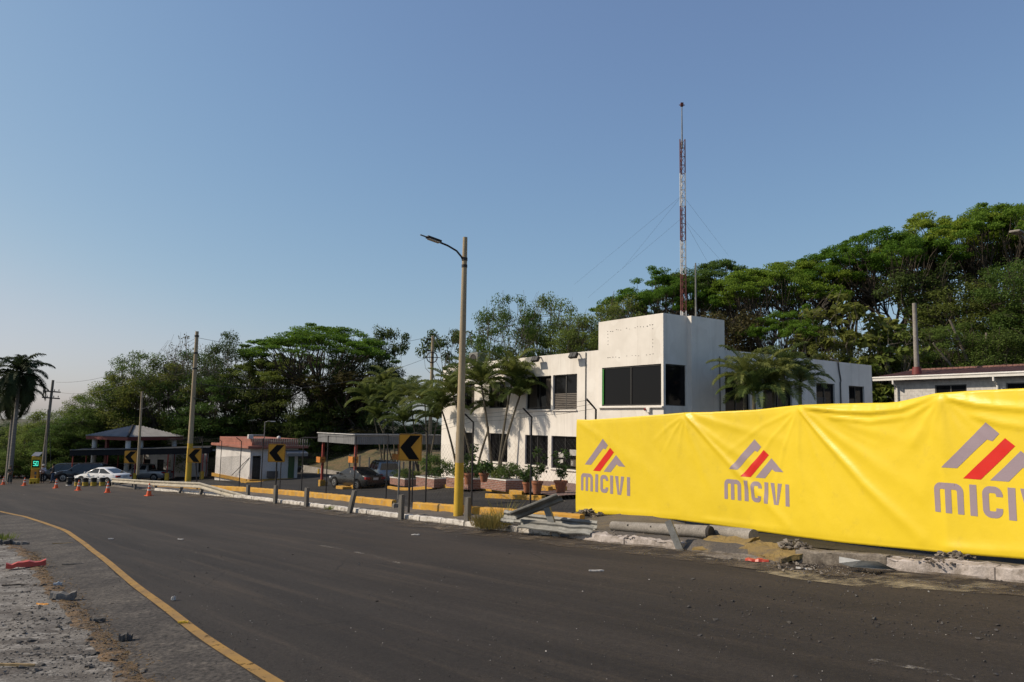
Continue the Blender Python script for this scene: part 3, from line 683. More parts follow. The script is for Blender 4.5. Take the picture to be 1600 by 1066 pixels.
def planter(pl, pc, pr, label, W=None):
    """front face from pixel pl to pc (base line), end face from pc to pr"""
    c = G(*pc, .15); p0, q0 = tobld(c.x, c.y); q1 = q0 + fitlen(c, Vector((BU[0], BU[1], 0)), pl[0])
    depth = max(.9, min(2.0, fitlen(c, Vector((BV[0], BV[1], 0)), pr[0])))
    t = thing('planter', label, 'planter', bw(p0, q0, gz(c.x, c.y) + .1), BROT, 'brick planters along the office front')
    Lq = q1 - q0; H = .44
    o = MB(); o.box((depth / 2, Lq / 2, H / 2), (depth, Lq, H)); uvbox(o.build('brick_wall', M['brick'], t))
    o = MB()
    for cx, cy, sx, sy in ((.07, Lq / 2, .18, Lq + .06), (depth - .07, Lq / 2, .18, Lq + .06), (depth / 2, .07, depth - .32, .18), (depth / 2, Lq - .07, depth - .32, .18)): o.box((cx, cy, H + .025), (sx, sy, .05))
    o.build('coping', M['white_trim'], t)
    o = MB(); o.box((depth / 2, Lq / 2, H + .005), (depth - .3, Lq - .3, .03)); o.build('soil', M['dirt'], t)
    plant_spots.append((p0, q0, depth, Lq, gz(c.x, c.y) + .1 + H))
planter((751, 765), (790, 766.5), (818, 764), 'brick planter with white coping nearest the yellow banner')
planter((697, 761), (731, 763.5), (752, 762), 'brick planter partly behind the yellow based lamp pole')
planter((650, 759), (678, 761), (696, 760), 'brick planter with bushy flowers left of the lamp pole')
planter((609, 757), (632, 759), (649, 758), 'brick planter under the palms left of the big arrow sign')
def pot(px, py, h, w, label, lift=.15):
    g = G(px, py, lift)
    t = thing('plant_pot', label, 'plant pot', g, 0, 'terracotta pots by the office wall')
    b = MB(); b.lathe([(w * .62, 0), (w * .95, h * .82), (w * 1.1, h * .82), (w * 1.1, h), (w * .95, h), (w * .9, h * .9)], 16); b.build('pot', M['terracotta'], t, smooth=30)
    return t, g
for (px, py) in ((851, 772), (873, 771.5)):
    g = G(px, py, .0); t = thing('parking_stop', 'short yellow concrete block on the red pavers, ' + ('left one near the pots' if px < 860 else 'right one beside the banner'), 'parking block', g, BROT + 1.57, 'yellow blocks on the pavers')
    b = MB(); b.box((0, 0, .16), (.8, .25, .34)); b.build('block', M['yellow_kerb'], t, bevel=.03)
    t.children[0].location = (0, 0, 0)

# ------------------------------------------------------------------ yellow banner
bp_ = [(2.04, 23.78), (2.75, 22.8), (5.9, 18.44), (8.38, 13.2), (8.38 + .425 * 5, 13.2 - .905 * 5)]
_s = [0.0]
for i in range(1, 5): _s.append(_s[-1] + math.hypot(bp_[i][0] - bp_[i - 1][0], bp_[i][1] - bp_[i - 1][1]))
_fs = np.arange(0, _s[-1], .02); _fx = np.interp(_fs, _s, [p[0] for p in bp_]); _fy = np.interp(_fs, _s, [p[1] for p in bp_])
_k = np.ones(61) / 61
_fx[30:-30] = np.convolve(_fx, _k, 'valid'); _fy[30:-30] = np.convolve(_fy, _k, 'valid')
_ratio = _fx / _fy
def bpath(s):
    x = float(np.interp(s, _fs, _fx)); y = float(np.interp(s, _fs, _fy))
    t = Vector((float(np.interp(s + .1, _fs, _fx)) - float(np.interp(s - .1, _fs, _fx)), float(np.interp(s + .1, _fs, _fy)) - float(np.interp(s - .1, _fs, _fy)), 0)).normalized()
    return x, y, t
def onban(px, py):
    v = ray(px, py); s = float(np.interp(v[0] / v[1], _ratio, _fs)); Y = float(np.interp(s, _fs, _fy)); return s, CAMZ + v[2] * Y
top_px = [(903, 655.5), (922, 656), (960, 653.5), (1020, 649), (1074, 644.5), (1110, 644), (1180, 640.5), (1220, 636), (1250, 633), (1300, 631), (1346, 630), (1385, 629.5), (1404, 628), (1430, 622.5), (1464, 615), (1480, 613.5), (1530, 610), (1600, 607), (1680, 604)]
bot_px = [(903, 801), (910, 803.5), (960, 805), (1020, 809.5), (1056, 812.5), (1107, 819), (1180, 830), (1245, 839), (1320, 848.5), (1400, 856.5), (1480, 864), (1540, 869), (1600, 873.6), (1680, 880)]
TS = [onban(*p) for p in top_px]; BS = [onban(*p) for p in bot_px]
SEND = TS[-1][0]
def zt(s): return float(np.interp(s, [p[0] for p in TS], [p[1] for p in TS]))
def zb(s): return float(np.interp(s, [p[0] for p in BS], [p[1] for p in BS]))
folds = []
def fold(pts, A, w0, w1, asym=1.0, f0=.1, f1=.3):
    folds.append(([np.array(onban(*p)) for p in pts], A, w0, w1, asym, f0, f1))
# creases raking down from the post tops
fold([(1072, 648), (1110, 690), (1160, 745), (1232, 822)], .06, .035, .12)
fold([(1076, 650), (1130, 695), (1195, 735)], .03, .05, .15)
fold([(1070, 655), (1095, 720), (1120, 790)], .03, .07, .2)
fold([(1250, 637), (1292, 690), (1350, 755), (1440, 840)], .075, .035, .14)
fold([(1256, 640), (1320, 690), (1385, 735), (1440, 770)], .04, .06, .2)
fold([(1258, 638), (1340, 668), (1430, 690)], .03, .06, .16)
fold([(1246, 640), (1240, 720), (1250, 800)], .02, .1, .3)
fold([(1085, 648), (1150, 668), (1230, 690)], .025, .05, .15)
fold([(905, 660), (950, 690), (1020, 740), (1060, 800)], .015, .08, .3)
# top edge slumping between the posts
fold([(1262, 637), (1310, 643), (1360, 645), (1410, 640), (1462, 620)], .10, .10, .10, .35)
fold([(1300, 652), (1360, 660), (1420, 652), (1466, 626)], .04, .08, .08, .4)
fold([(1470, 622), (1450, 670), (1380, 735)], .025, .06, .25)
fold([(1474, 625), (1462, 720), (1440, 800)], .02, .06, .25)
fold([(1484, 622), (1530, 634), (1600, 640), (1680, 636)], .055, .08, .12, .4)
fold([(1520, 650), (1560, 662), (1600, 668), (1680, 664)], .03, .07, .12, .45)
fold([(905, 798), (960, 800), (1056, 808)], .02, .08, .1)
fold([(1480, 857), (1540, 862), (1640, 868)], .035, .10, .12)
for k_, (x_, y_) in enumerate(((1072, 649), (1250, 638), (1477, 620))):
    for j_ in range(7):
        an_ = R_(18 + 22 * j_ + (7 * k_) % 11); ln_ = 60 + 23 * ((j_ * 5 + k_ * 3) % 5)
        fold([(x_ + 6 * math.cos(an_), y_ + 6 * math.sin(an_)), (x_ + ln_ * .5 * math.cos(an_), y_ + ln_ * .55 * math.sin(an_)), (x_ + ln_ * math.cos(an_ * .96), y_ + ln_ * 1.1 * math.sin(an_ * .96))], .016, .02, .07)
for x_ in range(925, 1680, 37): fold([(x_, float(np.interp(x_, [p[0] for p in top_px], [p[1] for p in top_px])) + 3), (x_ + 5, float(np.interp(x_, [p[0] for p in top_px], [p[1] for p in top_px])) + 22 + x_ % 17)], .012, .025, .05)
fold([(1100, 812), (1180, 822), (1250, 832)], .015, .06, .08)
def bdisp(s, z):
    q = np.array((s, z)); D = .028 * mnoise.noise(Vector((s * .6, z * .5, 1))) + .008 * mnoise.noise(Vector((s * 2.1 + z * 1.2, z * 1.1 - s, 4))) + .0035 * mnoise.noise(Vector((s * 5 + z * 3, z * 2, 9)))
    for pts, A, w0, w1, asym, f0, f1 in folds:
        best = 1e9; L = sum(np.linalg.norm(pts[i + 1] - pts[i]) for i in range(len(pts) - 1)); run = 0
        for i in range(len(pts) - 1):
            e = pts[i + 1] - pts[i]; le = np.linalg.norm(e); u = np.dot(q - pts[i], e) / (le * le); u = min(1, max(0, u)); r = q - pts[i] - e * u; dd = math.hypot(r[0], r[1])
            if dd < best:
                best = dd; tt = (run + u * le) / L; side = e[0] * r[1] - e[1] * r[0]
            run += le
        w = w0 + (w1 - w0) * tt
        if side < 0: w *= asym
        if best < 3 * w: D += A * math.exp(-(best / w) ** 2) * min(1, (tt + .02) / f0 * .5 + .5) * (1 - .75 * tt if f1 else 1)
    hz_ = zt(s) - z - .085; lz_ = z - zb(s) - .085; D += .007 * (1 / (1 + math.exp(-hz_ / .006)) + 1 / (1 + math.exp(-lz_ / .006)))
    post = POST_S
    D += .05 * math.exp(-abs(s - post) / .35)
    return D
POST_S = onban(1477, 700)[0]
NS = int(SEND / .045); NT = 64
_S = np.linspace(0, SEND, NS + 1)
BD = np.zeros((NS + 1, NT + 1))
for i, s in enumerate(_S):
    a, b = zb(s), zt(s)
    for j in range(NT + 1): BD[i, j] = bdisp(s, a + (b - a) * j / NT)
def bsurf(s, z, off=0.0):
    i = min(NS - 1e-6, max(0, s / SEND * NS)); a, b_ = zb(s), zt(s); j = min(NT - 1e-6, max(0, (z - a) / (b_ - a) * NT)); i0, j0 = int(i), int(j); u, w = i - i0, j - j0
    D = (BD[i0, j0] * (1 - u) * (1 - w) + BD[i0 + 1, j0] * u * (1 - w) + BD[i0, j0 + 1] * (1 - u) * w + BD[i0 + 1, j0 + 1] * u * w)
    x, y, t = bpath(s); n = Vector((t.y, -t.x, 0))
    return Vector((x, y, z)) + n * (D + off)
def vinyl(name, c, c2):
    m, n, l, b = nt(name); v = mapped(n, l)
    col = mixc(n, l, ramp(n, l, noise_node(n, l, v, .8, 4), .35, .7), c, c2)
    col = mixc(n, l, ramp(n, l, noise_node(n, l, v, 2.2, 9, .7), .58, .85), col, tuple(x * .72 + .02 for x in c))
    l.new(col, b.inputs['Base Color']); b.inputs['Roughness'].default_value = .40; b.inputs['Specular IOR Level'].default_value = .42
    rn = n.new('ShaderNodeTexNoise'); rn.noise_type = 'RIDGED_MULTIFRACTAL'; rn.inputs['Scale'].default_value = 1.3; rn.inputs['Detail'].default_value = 3; rn.inputs['Distortion'].default_value = .6; l.new(v, rn.inputs['Vector'])
    ad_ = n.new('ShaderNodeMath'); ad_.operation = 'MULTIPLY_ADD'; ad_.inputs[1].default_value = .35; l.new(rn.outputs['Fac'], ad_.inputs[0]); l.new(noise_node(n, l, v, 3.5, 5, .55), ad_.inputs[2])
    bumpit(n, l, b, ad_.outputs[0], .22, .03)
    return m
M['banner'] = vinyl('yellow_vinyl', (.74, .545, .024), (.69, .505, .022)); M['ink_grey'] = vinyl('lilac_ink', (.30, .235, .27), (.28, .22, .25)); M['ink_red'] = vinyl('red_ink', (.62, .02, .012), (.57, .018, .012))
ban = thing('banner', 'long wrinkled yellow vinyl banner printed with a red and lilac emblem and lettering', 'banner', Vector((bp_[0][0], bp_[0][1], gz0(*bp_[0]) + .14)))
bl0 = ban.location.copy()
mb = MB(); V = []; F = []
for i, s in enumerate(_S):
    a, b_ = zb(s), zt(s)
    for j in range(NT + 1): V.append(bsurf(s, a + (b_ - a) * j / NT) - bl0)
nb = len(V)
for i, s in enumerate(_S):
    a, b_ = zb(s), zt(s)
    for j in range(NT + 1): V.append(bsurf(s, a + (b_ - a) * j / NT, -.004) - bl0)
w_ = NT + 1
for i in range(NS):
    for j in range(NT):
        q = (i * w_ + j, (i + 1) * w_ + j, (i + 1) * w_ + j + 1, i * w_ + j + 1); F.append(q); F.append(tuple(nb + k for k in reversed(q)))
    F.append((i * w_ + NT, (i + 1) * w_ + NT, nb + (i + 1) * w_ + NT, nb + i * w_ + NT)); F.append((i * w_, nb + i * w_, nb + (i + 1) * w_, (i + 1) * w_))
mb.add(V, F); mb.build('sheet', M['banner'], ban, smooth='all', recalc=False)
HT = .547
def strip(path, w, mb, s0, z0, cl=False):
    """a printed stroke: centre line in letter units, constant width"""
    pts = [Vector((p[0], p[1], 0)) for p in path]; n = len(pts); res = []
    for i, p in enumerate(pts):
        t0 = (p - pts[i - 1]).normalized() if i else None; t1 = (pts[i + 1] - p).normalized() if i < n - 1 else None
        if t0 is None: nn = Vector((-t1.y, t1.x, 0)); k = 1
        elif t1 is None: nn = Vector((-t0.y, t0.x, 0)); k = 1
        else:
            nn = Vector((-(t0 + t1).y, (t0 + t1).x, 0)).normalized(); k = 1 / max(.3, nn.dot(Vector((-t0.y, t0.x, 0))))
        res.append((p - nn * w / 2 * k, p + nn * w / 2 * k))
    for i in range(n - 1):
        quadfill(mb, [res[i][0], res[i + 1][0], res[i + 1][1], res[i][1]], s0, z0)
def quadfill(mb, q, s0, z0, step=.06):
    """a flat quad of the print, cut finely and laid onto the cloth"""
    q = [Vector((p[0], p[1], 0)) for p in q]
    nu = max(1, int((q[1] - q[0]).length / step + .9), int((q[2] - q[3]).length / step + .9)); nv = max(1, int((q[3] - q[0]).length / step + .9), int((q[2] - q[1]).length / step + .9)); vs = []; fs = []
    for i in range(nu + 1):
        for j in range(nv + 1):
            u, w = i / nu, j / nv; p = q[0] * (1 - u) * (1 - w) + q[1] * u * (1 - w) + q[2] * u * w + q[3] * (1 - u) * w
            vs.append(bsurf(s0 + p.x * HT, z0 + p.y * HT, .004) - bl0)
    for i in range(nu):
        for j in range(nv): fs.append((i * (nv + 1) + j, (i + 1) * (nv + 1) + j, (i + 1) * (nv + 1) + j + 1, i * (nv + 1) + j + 1))
    mb.add(vs, fs)
def arc(cx, cy, r, a0, a1, n=6): return [(cx + r * math.cos(R_(a0 + (a1 - a0) * i / n)), cy + r * math.sin(R_(a0 + (a1 - a0) * i / n))) for i in range(n + 1)]
LW = .235
for (s0, z0, s1, z1) in [(*onban(908, 768.5), *onban(985, 772.5)), (*onban(1133, 782.5), *onban(1235, 788.5)), (*onban(1463.5, 806), *onban(1662, 815))]:
    z0 = (z0 + z1) / 2; HT_w = (s1 - s0) / 4.03
    HT = HT_w
    g1 = MB(); g2 = MB(); g3 = MB()
    # M
    h = LW / 2
    strip([(.11, 0), (.11, .74)] + arc(.26, .74, .15, 180, 90)[1:], .21, g1, s0, z0)
    strip([(.26, .89), (.74, .89)], .21, g1, s0, z0)
    strip([(.74, .89)] + arc(.74, .71, .18, 90, 0)[1:] + [(.92, 0)], .21, g1, s0, z0)
    strip([(.515, 0), (.515, .785)], .21, g1, s0, z0)
    strip([(1.345, 0), (1.345, 1)], LW, g1, s0, z0)
    # C
    strip([(2.19, .68), (2.19, .74)] + arc(2.03, .74, .15, 0, 90)[1:] + arc(1.90, .74, .15, 90, 180) + [(1.75, .26)] + arc(1.90, .26, .15, 180, 270)[1:] + arc(2.03, .26, .15, 270, 360) + [(2.18, .32)], .21, g1, s0, z0)
    strip([(2.575, 0), (2.575, 1)], LW, g1, s0, z0)
    quadfill(g1, [(3.06, 0), (3.19, 0), (3.085, 1), (2.84, 1)], s0, z0); quadfill(g1, [(3.19, 0), (3.33, 0), (3.56, 1), (3.31, 1)], s0, z0); 
    strip([(3.90, 0), (3.90, 1)], LW, g1, s0, z0)
    # emblem
    quadfill(g2, [(.33, 1.5), (.855, 1.5), (1.60, 2.21), (1.32, 2.47)], s0, z0); quadfill(g2, [(1.32, 2.47), (1.60, 2.21), (1.89, 2.47), (1.88, 3.02)], s0, z0)
    quadfill(g2, [(1.89, 2.47), (2.06, 2.42), (2.295, 2.665), (1.88, 3.02)], s0, z0)
    quadfill(g3, [(1.036, 1.18), (1.62, 1.18), (2.77, 2.29), (2.466, 2.53)], s0, z0)
    quadfill(g2, [(1.92, 1.18), (2.50, 1.18), (2.96, 1.64), (2.93, 2.15)], s0, z0); quadfill(g2, [(2.96, 1.64), (3.13, 1.54), (3.67, 1.54), (2.93, 2.15)], s0, z0)
    for nm, gg, mm in (('lettering', g1, 'ink_grey'), ('emblem', g2, 'ink_grey'), ('emblem_stripe', g3, 'ink_red')):
        gg.build(nm, M[mm], ban, recalc=False, smooth='all')
for px in (905, 1068, 1248, 1477, 1640):
    s, z = onban(px, 700); x, y, t = bpath(s); n = Vector((t.y, -t.x, 0)); b = MB()
    base = Vector((x, y, gz0(x, y) + .05)) - n * .05 - bl0
    b.tube([base, base + Vector((0, 0, zt(s) - gz0(x, y) - .07))], .03, 8); b.build('post', M['dark_steel'], ban)
# shadow side dirt heaps at post feet come with the rubble

# ------------------------------------------------------------------ poles, mast, signs, rails, fence
def toward(px, py, base, lift=0):
    return G(px, py, lift)
g = G(716, 806, .1); H = ztop(g.x, g.y, 371) - g.z
lamp = thing('street_lamp', 'tall concrete lamp post with yellow painted foot and curved arm by the kerb', 'street lamp', g)
def rat(z): return .150 - .075 * z / H
zy = ztop(g.x, g.y, 723) - g.z
b = MB(); b.tube([(0, 0, z) for z in np.linspace(zy, H, 8)], [rat(z) for z in np.linspace(zy, H, 8)], 18); b.build('pole', M['pole'], lamp, smooth=True)
b = MB(); b.tube([(0, 0, z) for z in np.linspace(-.3, zy, 4)], [rat(max(0, z)) + .003 for z in np.linspace(-.3, zy, 4)], 18); b.build('painted_foot', M['pole_yellow'], lamp, smooth=True)
za = ztop(g.x, g.y, 402) - g.z; dv = Vector((-.86, -.5, 0))
b = MB(); b.tube([dv * -.02 + Vector((0, 0, za - .25)), dv * .12 + Vector((0, 0, za)), dv * .3 + Vector((0, 0, za + .17)), dv * .62 + Vector((0, 0, za + .30)), dv * .95 + Vector((0, 0, za + .38))], .032, 8); b.tube([(0, 0, za - .12), (0, 0, za - .02)], rat(za) + .015, 14); b.tube([(0, 0, za - .34), (0, 0, za - .25)], rat(za) + .015, 14); b.build('arm', M['dark_steel'], lamp, smooth=True)
hd = MB(); c = dv * 1.12 + Vector((0, 0, za + .44)); rot = rz(math.atan2(dv.y, dv.x)) @ ry(-.2)
hd.box(c, (.5, .22, .07), rot); o = hd.build('lamp_head', M['black_plastic'], lamp, bevel=.02)
b = MB(); b.box(c + Vector((0, 0, -.05)), (.4, .18, .02), rot); b.build('lens', M['cone_band'], o)
b = MB(); b.box(c + dv * .36 + Vector((0, 0, .06)), (.22, .05, .03), rot); b.build('tip_rod', M['steel'], o)
# lamp just outside the right edge, its head reaching into the frame
g = P(1660, 372, 15.0); Hd = P(1585, 361, 15.2); gb = Vector((g.x + .3, g.y + 1.2, 0)); gb.z = gz(gb.x, gb.y)
lamp2 = thing('street_lamp', 'street lamp at the right edge of the photo with only its pale head showing', 'street lamp', gb)
b = MB(); L_ = Hd - gb; b.tube([(0, 0, -.3), (0, 0, L_.z - .4)], [.15, .09], 16); b.build('pole', M['pole'], lamp2, smooth=True)
b = MB(); b.tube([(0, 0, L_.z - .9), (L_.x * .25, L_.y * .25, L_.z - .35), (L_.x * .55, L_.y * .55, L_.z - .08), (L_.x * .75, L_.y * .75, L_.z)], .03, 8); b.build('arm', M['steel'], lamp2, smooth=True)
b = MB(); b.beam(Vector((L_.x * .70, L_.y * .70, L_.z + .02)), L_, .2, .05); b.build('lamp_head', M['concrete'], lamp2, bevel=.02)
# utility poles
def pole(name, px, pyb, pyt, r0, r1, label, cat, m='pole', foot=None, Y=None, pxt=None, group=None):
    g = G(px, pyb) if Y is None else P(px, pyb, Y)
    H = ztop(g.x, g.y, pyt) - g.z; t = thing(name, label, cat, g, 0, group)
    tip = Vector((0, 0, H))
    if pxt is not None:
        tp = P(pxt, pyt, g.y); tip = Vector((tp.x - g.x, 0, H))
    zf = 0
    if foot: zf = ztop(g.x, g.y, foot) - g.z
    def at(z): return tip * (z / H)
    zs = np.linspace(zf, H, 7); b = MB(); b.tube([at(z) for z in zs], [r0 + (r1 - r0) * z / H for z in zs], 14); b.build('pole', M[m], t, smooth=True)
    if foot:
        b = MB(); b.tube([at(0) + Vector((0, 0, -.4)), at(zf)], [r0 + .006, r0 + (r1 - r0) * zf / H + .006], 14); b.build('painted_foot', M['pole_yellow'], t, smooth=True)
    return t, g, H, at
t, g, H, at = pole('utility_pole', 293, 764, 518, .20, .11, 'leaning concrete utility pole with yellow foot behind the cream guard rail', 'utility pole', foot=693, pxt=308)
b = MB()
for f_ in (.97, .86, .76): b.tube([at(H * f_ - .05), at(H * f_ + .05)], .155, 12)
b.beam(at(H * .575) + Vector((-.05, -.1, 0)), at(H * .575) + Vector((.75, -.1, -.15)), .05, .05); b.build('bracket', M['dark_steel'], t)
pole2_top = g + at(H * .96)
t, g, H, at = pole('utility_pole', 215, 742, 612, .13, .09, 'thin grey pole rising in front of the grey pavilion roof', 'utility pole', Y=70, pxt=222)
t, g, H, at = pole('utility_pole', 670, 745, 525, .17, .12, 'far utility pole with a ring shaped antenna near its top', 'utility pole', Y=62)
rpole_top = g + at(H)
zr = ztop(g.x, g.y, 559) - g.z; b = MB(); n = 28
b.tube([(.42 * math.cos(6.2832 * i / n), -.2, zr + .42 * math.sin(6.2832 * i / n)) for i in range(n + 1)], .045, 6, cap=False); b.beam((-.62, -.2, zr), (.62, -.2, zr), .06, .06); b.beam((0, -.2, zr - .5), (0, -.2, zr + .5), .05, .05); b.build('ring_antenna', M['dark_steel'], t)
b = MB(); b.box((-.25, 0, H - .3), (.5, .12, .12)); b.box((-.3, 0, H - 1.2), (.3, .12, .12)); b.build('crossarm', M['dark_steel'], t)
# wooden pole with two crossarms at far left
t, g, H, at = pole('utility_pole', 66, 738, 594, .17, .12, 'wooden utility pole with two crossarms beside the royal palms', 'utility pole', m='bark_pale', Y=78, pxt=83)
lpole_top = g + at(H)
for k, py in enumerate((612, 622)):
    zc = ztop(g.x, g.y, py) - g.z; c = at(zc); b = MB(); b.beam(c + Vector((-.8, -.14, .05)), c + Vector((.95, -.14, -.05)), .13, .13); o = b.build('crossarm', M['dark_steel'], t)
    b = MB()
    for x in (-.7, -.3, .35, .8): b.lathe([(.03, 0), (.05, .05), (.03, .1), (.05, .14), (.02, .18)], 8, c + Vector((x, -.14, .06)))
    b.build('insulator', M['dark_steel'], o)
b = MB(); b.tube([at(H * .62), at(0) + Vector((.9, 0, 0))], .02, 6); b.build('guy_wire', M['wire'], t)
t, g, H, at = pole('timber_post', 71, 740, 640, .07, .05, 'slim leaning timber post beside the wooden utility pole', 'post', m='bark_pale', Y=77, pxt=75)
# thin street light in front of the left forest, and the white lamp in front of the kiosk
t, g, H, at = pole('street_lamp', 412, 702, 660, .05, .04, 'thin grey lamp post rising above the salmon kiosk roof', 'street lamp', m='steel', Y=72, pxt=414)
b = MB(); b.tube([at(H), at(H) + Vector((.3, 0, .12)), at(H) + Vector((.6, 0, .1))], .035, 6); b.build('arm', M['steel'], t); b = MB(); b.box(at(H) + Vector((.75, 0, .1)), (.4, .2, .09)); b.build('lamp_head', M['mast_white'], t)

def chevron_sign(cx, cy, w, h, gpx, gpy, label, lift=.12, yaw=0.0, post_r=.04):
    g = G(gpx, gpy, lift); t = thing('chevron_sign', label, 'road sign', g, 0, 'yellow arrow signs along the curve')
    Wm = w / FPX * g.y * 1.02; Hm = h / FPX * g.y * .985
    c = P(cx, cy, g.y) - g
    rot = rz(yaw)
    def f(x, y, d): return Vector((c.x, c.y, c.z)) + rot @ Vector(((x - .5) * Wm, -.07 - d, (.5 - y) * Hm))
    b = MB(); r_ = .04; b.prism([(r_, 0), (1 - r_, 0), (1, r_), (1, 1 - r_), (1 - r_, 1), (r_, 1), (0, 1 - r_), (0, r_)], f, -.03); b.build('panel', M['sign_yellow'], t)
    b = MB(); poly = [(.49, .054), (.94, .054), (.53, .49), (.905, .946), (.46, .946), (.06, .50)]
    fl = lambda x, y, d: f(x, y, .003 + d)
    b.add([fl(*p, 0) for p in poly], [(0, 1, 2, 5), (5, 2, 3, 4)]); o = b.build('arrow', M['black'], t, recalc=False)
    b = MB()
    for q in (((0.02, .02), (.98, .035)), ((.02, .965), (.98, .98)), ((.02, .035), (.035, .965)), ((.965, .035), (.98, .965))):
        (x0, y0), (x1, y1) = q; b.add([fl(x0, y0, 0), fl(x1, y0, 0), fl(x1, y1, 0), fl(x0, y1, 0)], [(0, 1, 2, 3)])
    b.build('border', M['dark_steel'], t, recalc=False)
    b = MB(); b.tube([(0, 0, -.3), (c.x * .95, 0, c.z + Hm * .4)], post_r, 8); b.build('post', M['dark_steel'], t)
    return t
chevron_sign(641.5, 699.2, 35, 41.8, 638.3, 801, 'largest yellow arrow sign, left of the lamp pole')
chevron_sign(432.8, 707.9, 26, 28.2, 430.5, 772, 'yellow arrow sign in front of the white kiosk')
chevron_sign(304.5, 712, 20.5, 22.3, 309, 766, 'yellow arrow sign behind the leaning utility pole')
chevron_sign(204.6, 714.2, 18.8, 19.6, 208, 760, 'smallest yellow arrow sign, in front of the dark carport')

# guard rail still standing at left
rp = [(176, 747.0, 760.5), (211, 749, 765), (243, 751, 766.5), (280, 752.5, 771), (313, 753.5, 774), (347, 763, 776), (387, 773.5, 779)]
base = [G(p[0], p[2]) for p in rp]; tops = [ztop(b_.x, b_.y, p[1]) for b_, p in zip(base, rp)]
t = thing('guard_rail', 'cream painted guard rail bent down to the ground at its right end', 'guard rail', base[0])
prof = [(0, .32), (.035, .30), (.035, .235), (-.03, .20), (-.03, .12), (.035, .085), (.035, .02), (0, 0)]
def wrail(mb, pts, side, prof=prof, th=.006, twist=None):
    rings = []
    for i, p in enumerate(pts):
        sd_ = side[i] if isinstance(side, list) else side
        up = Vector((0, 0, 1)) if twist is None else twist[i]
        rings.append([p + sd_ * a + up * (b_ - .32) for a, b_ in prof] + [p + sd_ * (a - th) + up * (b_ - .32) for a, b_ in reversed(prof)])
    mb.loft(rings)
n_ = Vector((-KD[0], -KD[1], 0))
pts = []
for i in range(len(base) - 1):
    for k in range(4):
        u = k / 4; p = base[i].lerp(base[i + 1], u); z = tops[i] * (1 - u) + tops[i + 1] * u; pts.append(Vector((p.x, p.y, z)) + n_ * .1 - base[0])
pts.append(Vector((base[-1].x, base[-1].y, tops[-1])) + n_ * .1 - base[0])
mb = MB(); wrail(mb, pts, n_); mb.build('rail', M['rail_cream'], t, smooth=30)
def cpost(par, p, h, lean=(0, 0), name='post', m='weathered', w=.15, yaw=None):
    yw = math.atan2(KA[1], KA[0]) if yaw is None else yaw
    sh = Matrix(((1, 0, lean[0]), (0, 1, lean[1]), (0, 0, 1)))
    rot = rz(yw); s_ = w / 2; th = .018
    poly = [(-s_, -s_), (s_, -s_), (s_, -s_ + th), (-s_ + th, -s_ + th), (-s_ + th, s_ - th), (s_, s_ - th), (s_, s_), (-s_, s_)]
    b = MB(); b.prism(poly, lambda x, y, d: p + sh @ (rot @ Vector((x, y, 0)) + Vector((0, 0, d - .15))), h + .15)
    return b.build(name, M[m], par)
for i, (b_, z) in enumerate(zip(base, tops)):
    if i == 6: continue
    cpost(t, b_ - base[0], z - b_.z - .05, lean=((.0, .0), (0, 0), (0, 0), (.35, .1), (.22, .05), (0, 0))[i])
# the posts left standing without a rail
posts = [(387, 779, 757.5, 0, 'weathered guard post at the low end of the cream guard rail'), (430, 787, 758, 0, 'weathered guard post in front of the kiosk arrow sign'), (478.5, 792, 762, 0, 'weathered guard post between the kiosk arrow sign and the toll canopy'), (546, 802, 766, 7, 'leaning weathered guard post in front of the black sedan'), (626.5, 812, 773, 0, 'weathered guard post left of the largest arrow sign post'), (730, 822, 777, 0, 'pale weathered guard post beside the yellow lamp pole foot')]
for px, pb, pt, dx, lab in posts:
    g = G(px, pb); h = ztop(g.x, g.y, pt) - g.z
    tt = thing('guard_post', lab, 'guard post', g, 0, 'guard rail posts left standing along the kerb')
    cpost(tt, Vector((0, 0, 0)), h, (dx / FPX * g.y / max(h, .1), 0), 'post', 'weathered', .145, yaw=math.atan2(KA[1], KA[0]) + .25)
def leanpost(p0, p1, Yd, lab, w=.15):
    a = G(*p0); bpt = P(p1[0], p1[1], a.y + Yd); tt = thing('guard_post', lab, 'guard post', a, 0, 'guard rail posts left standing along the kerb')
    b = MB(); dvec = bpt - a; L = dvec.length; q = dvec.to_track_quat('Z', 'Y').to_matrix(); s_ = w / 2; th = .016
    poly = [(-s_, -s_ * .7), (s_, -s_ * .7), (s_, -s_ * .7 + th), (-s_ + th, -s_ * .7 + th), (-s_ + th, s_ * .7 - th), (s_, s_ * .7 - th), (s_, s_ * .7), (-s_, s_ * .7)]
    rr = rz(-1.2)
    b.prism(poly, lambda x, y, d: q @ (rr @ Vector((x, y, 0)) + Vector((0, 0, d - .1))), L + .1); b.build('post', M['steel'], tt); return tt
leanpost((870, 839), (853, 789), .25, 'bare steel guard post leaning left under the broken rail', .16)
leanpost((1063, 860), (1044, 814), .2, 'bare steel guard post leaning left in front of the banner', .14)
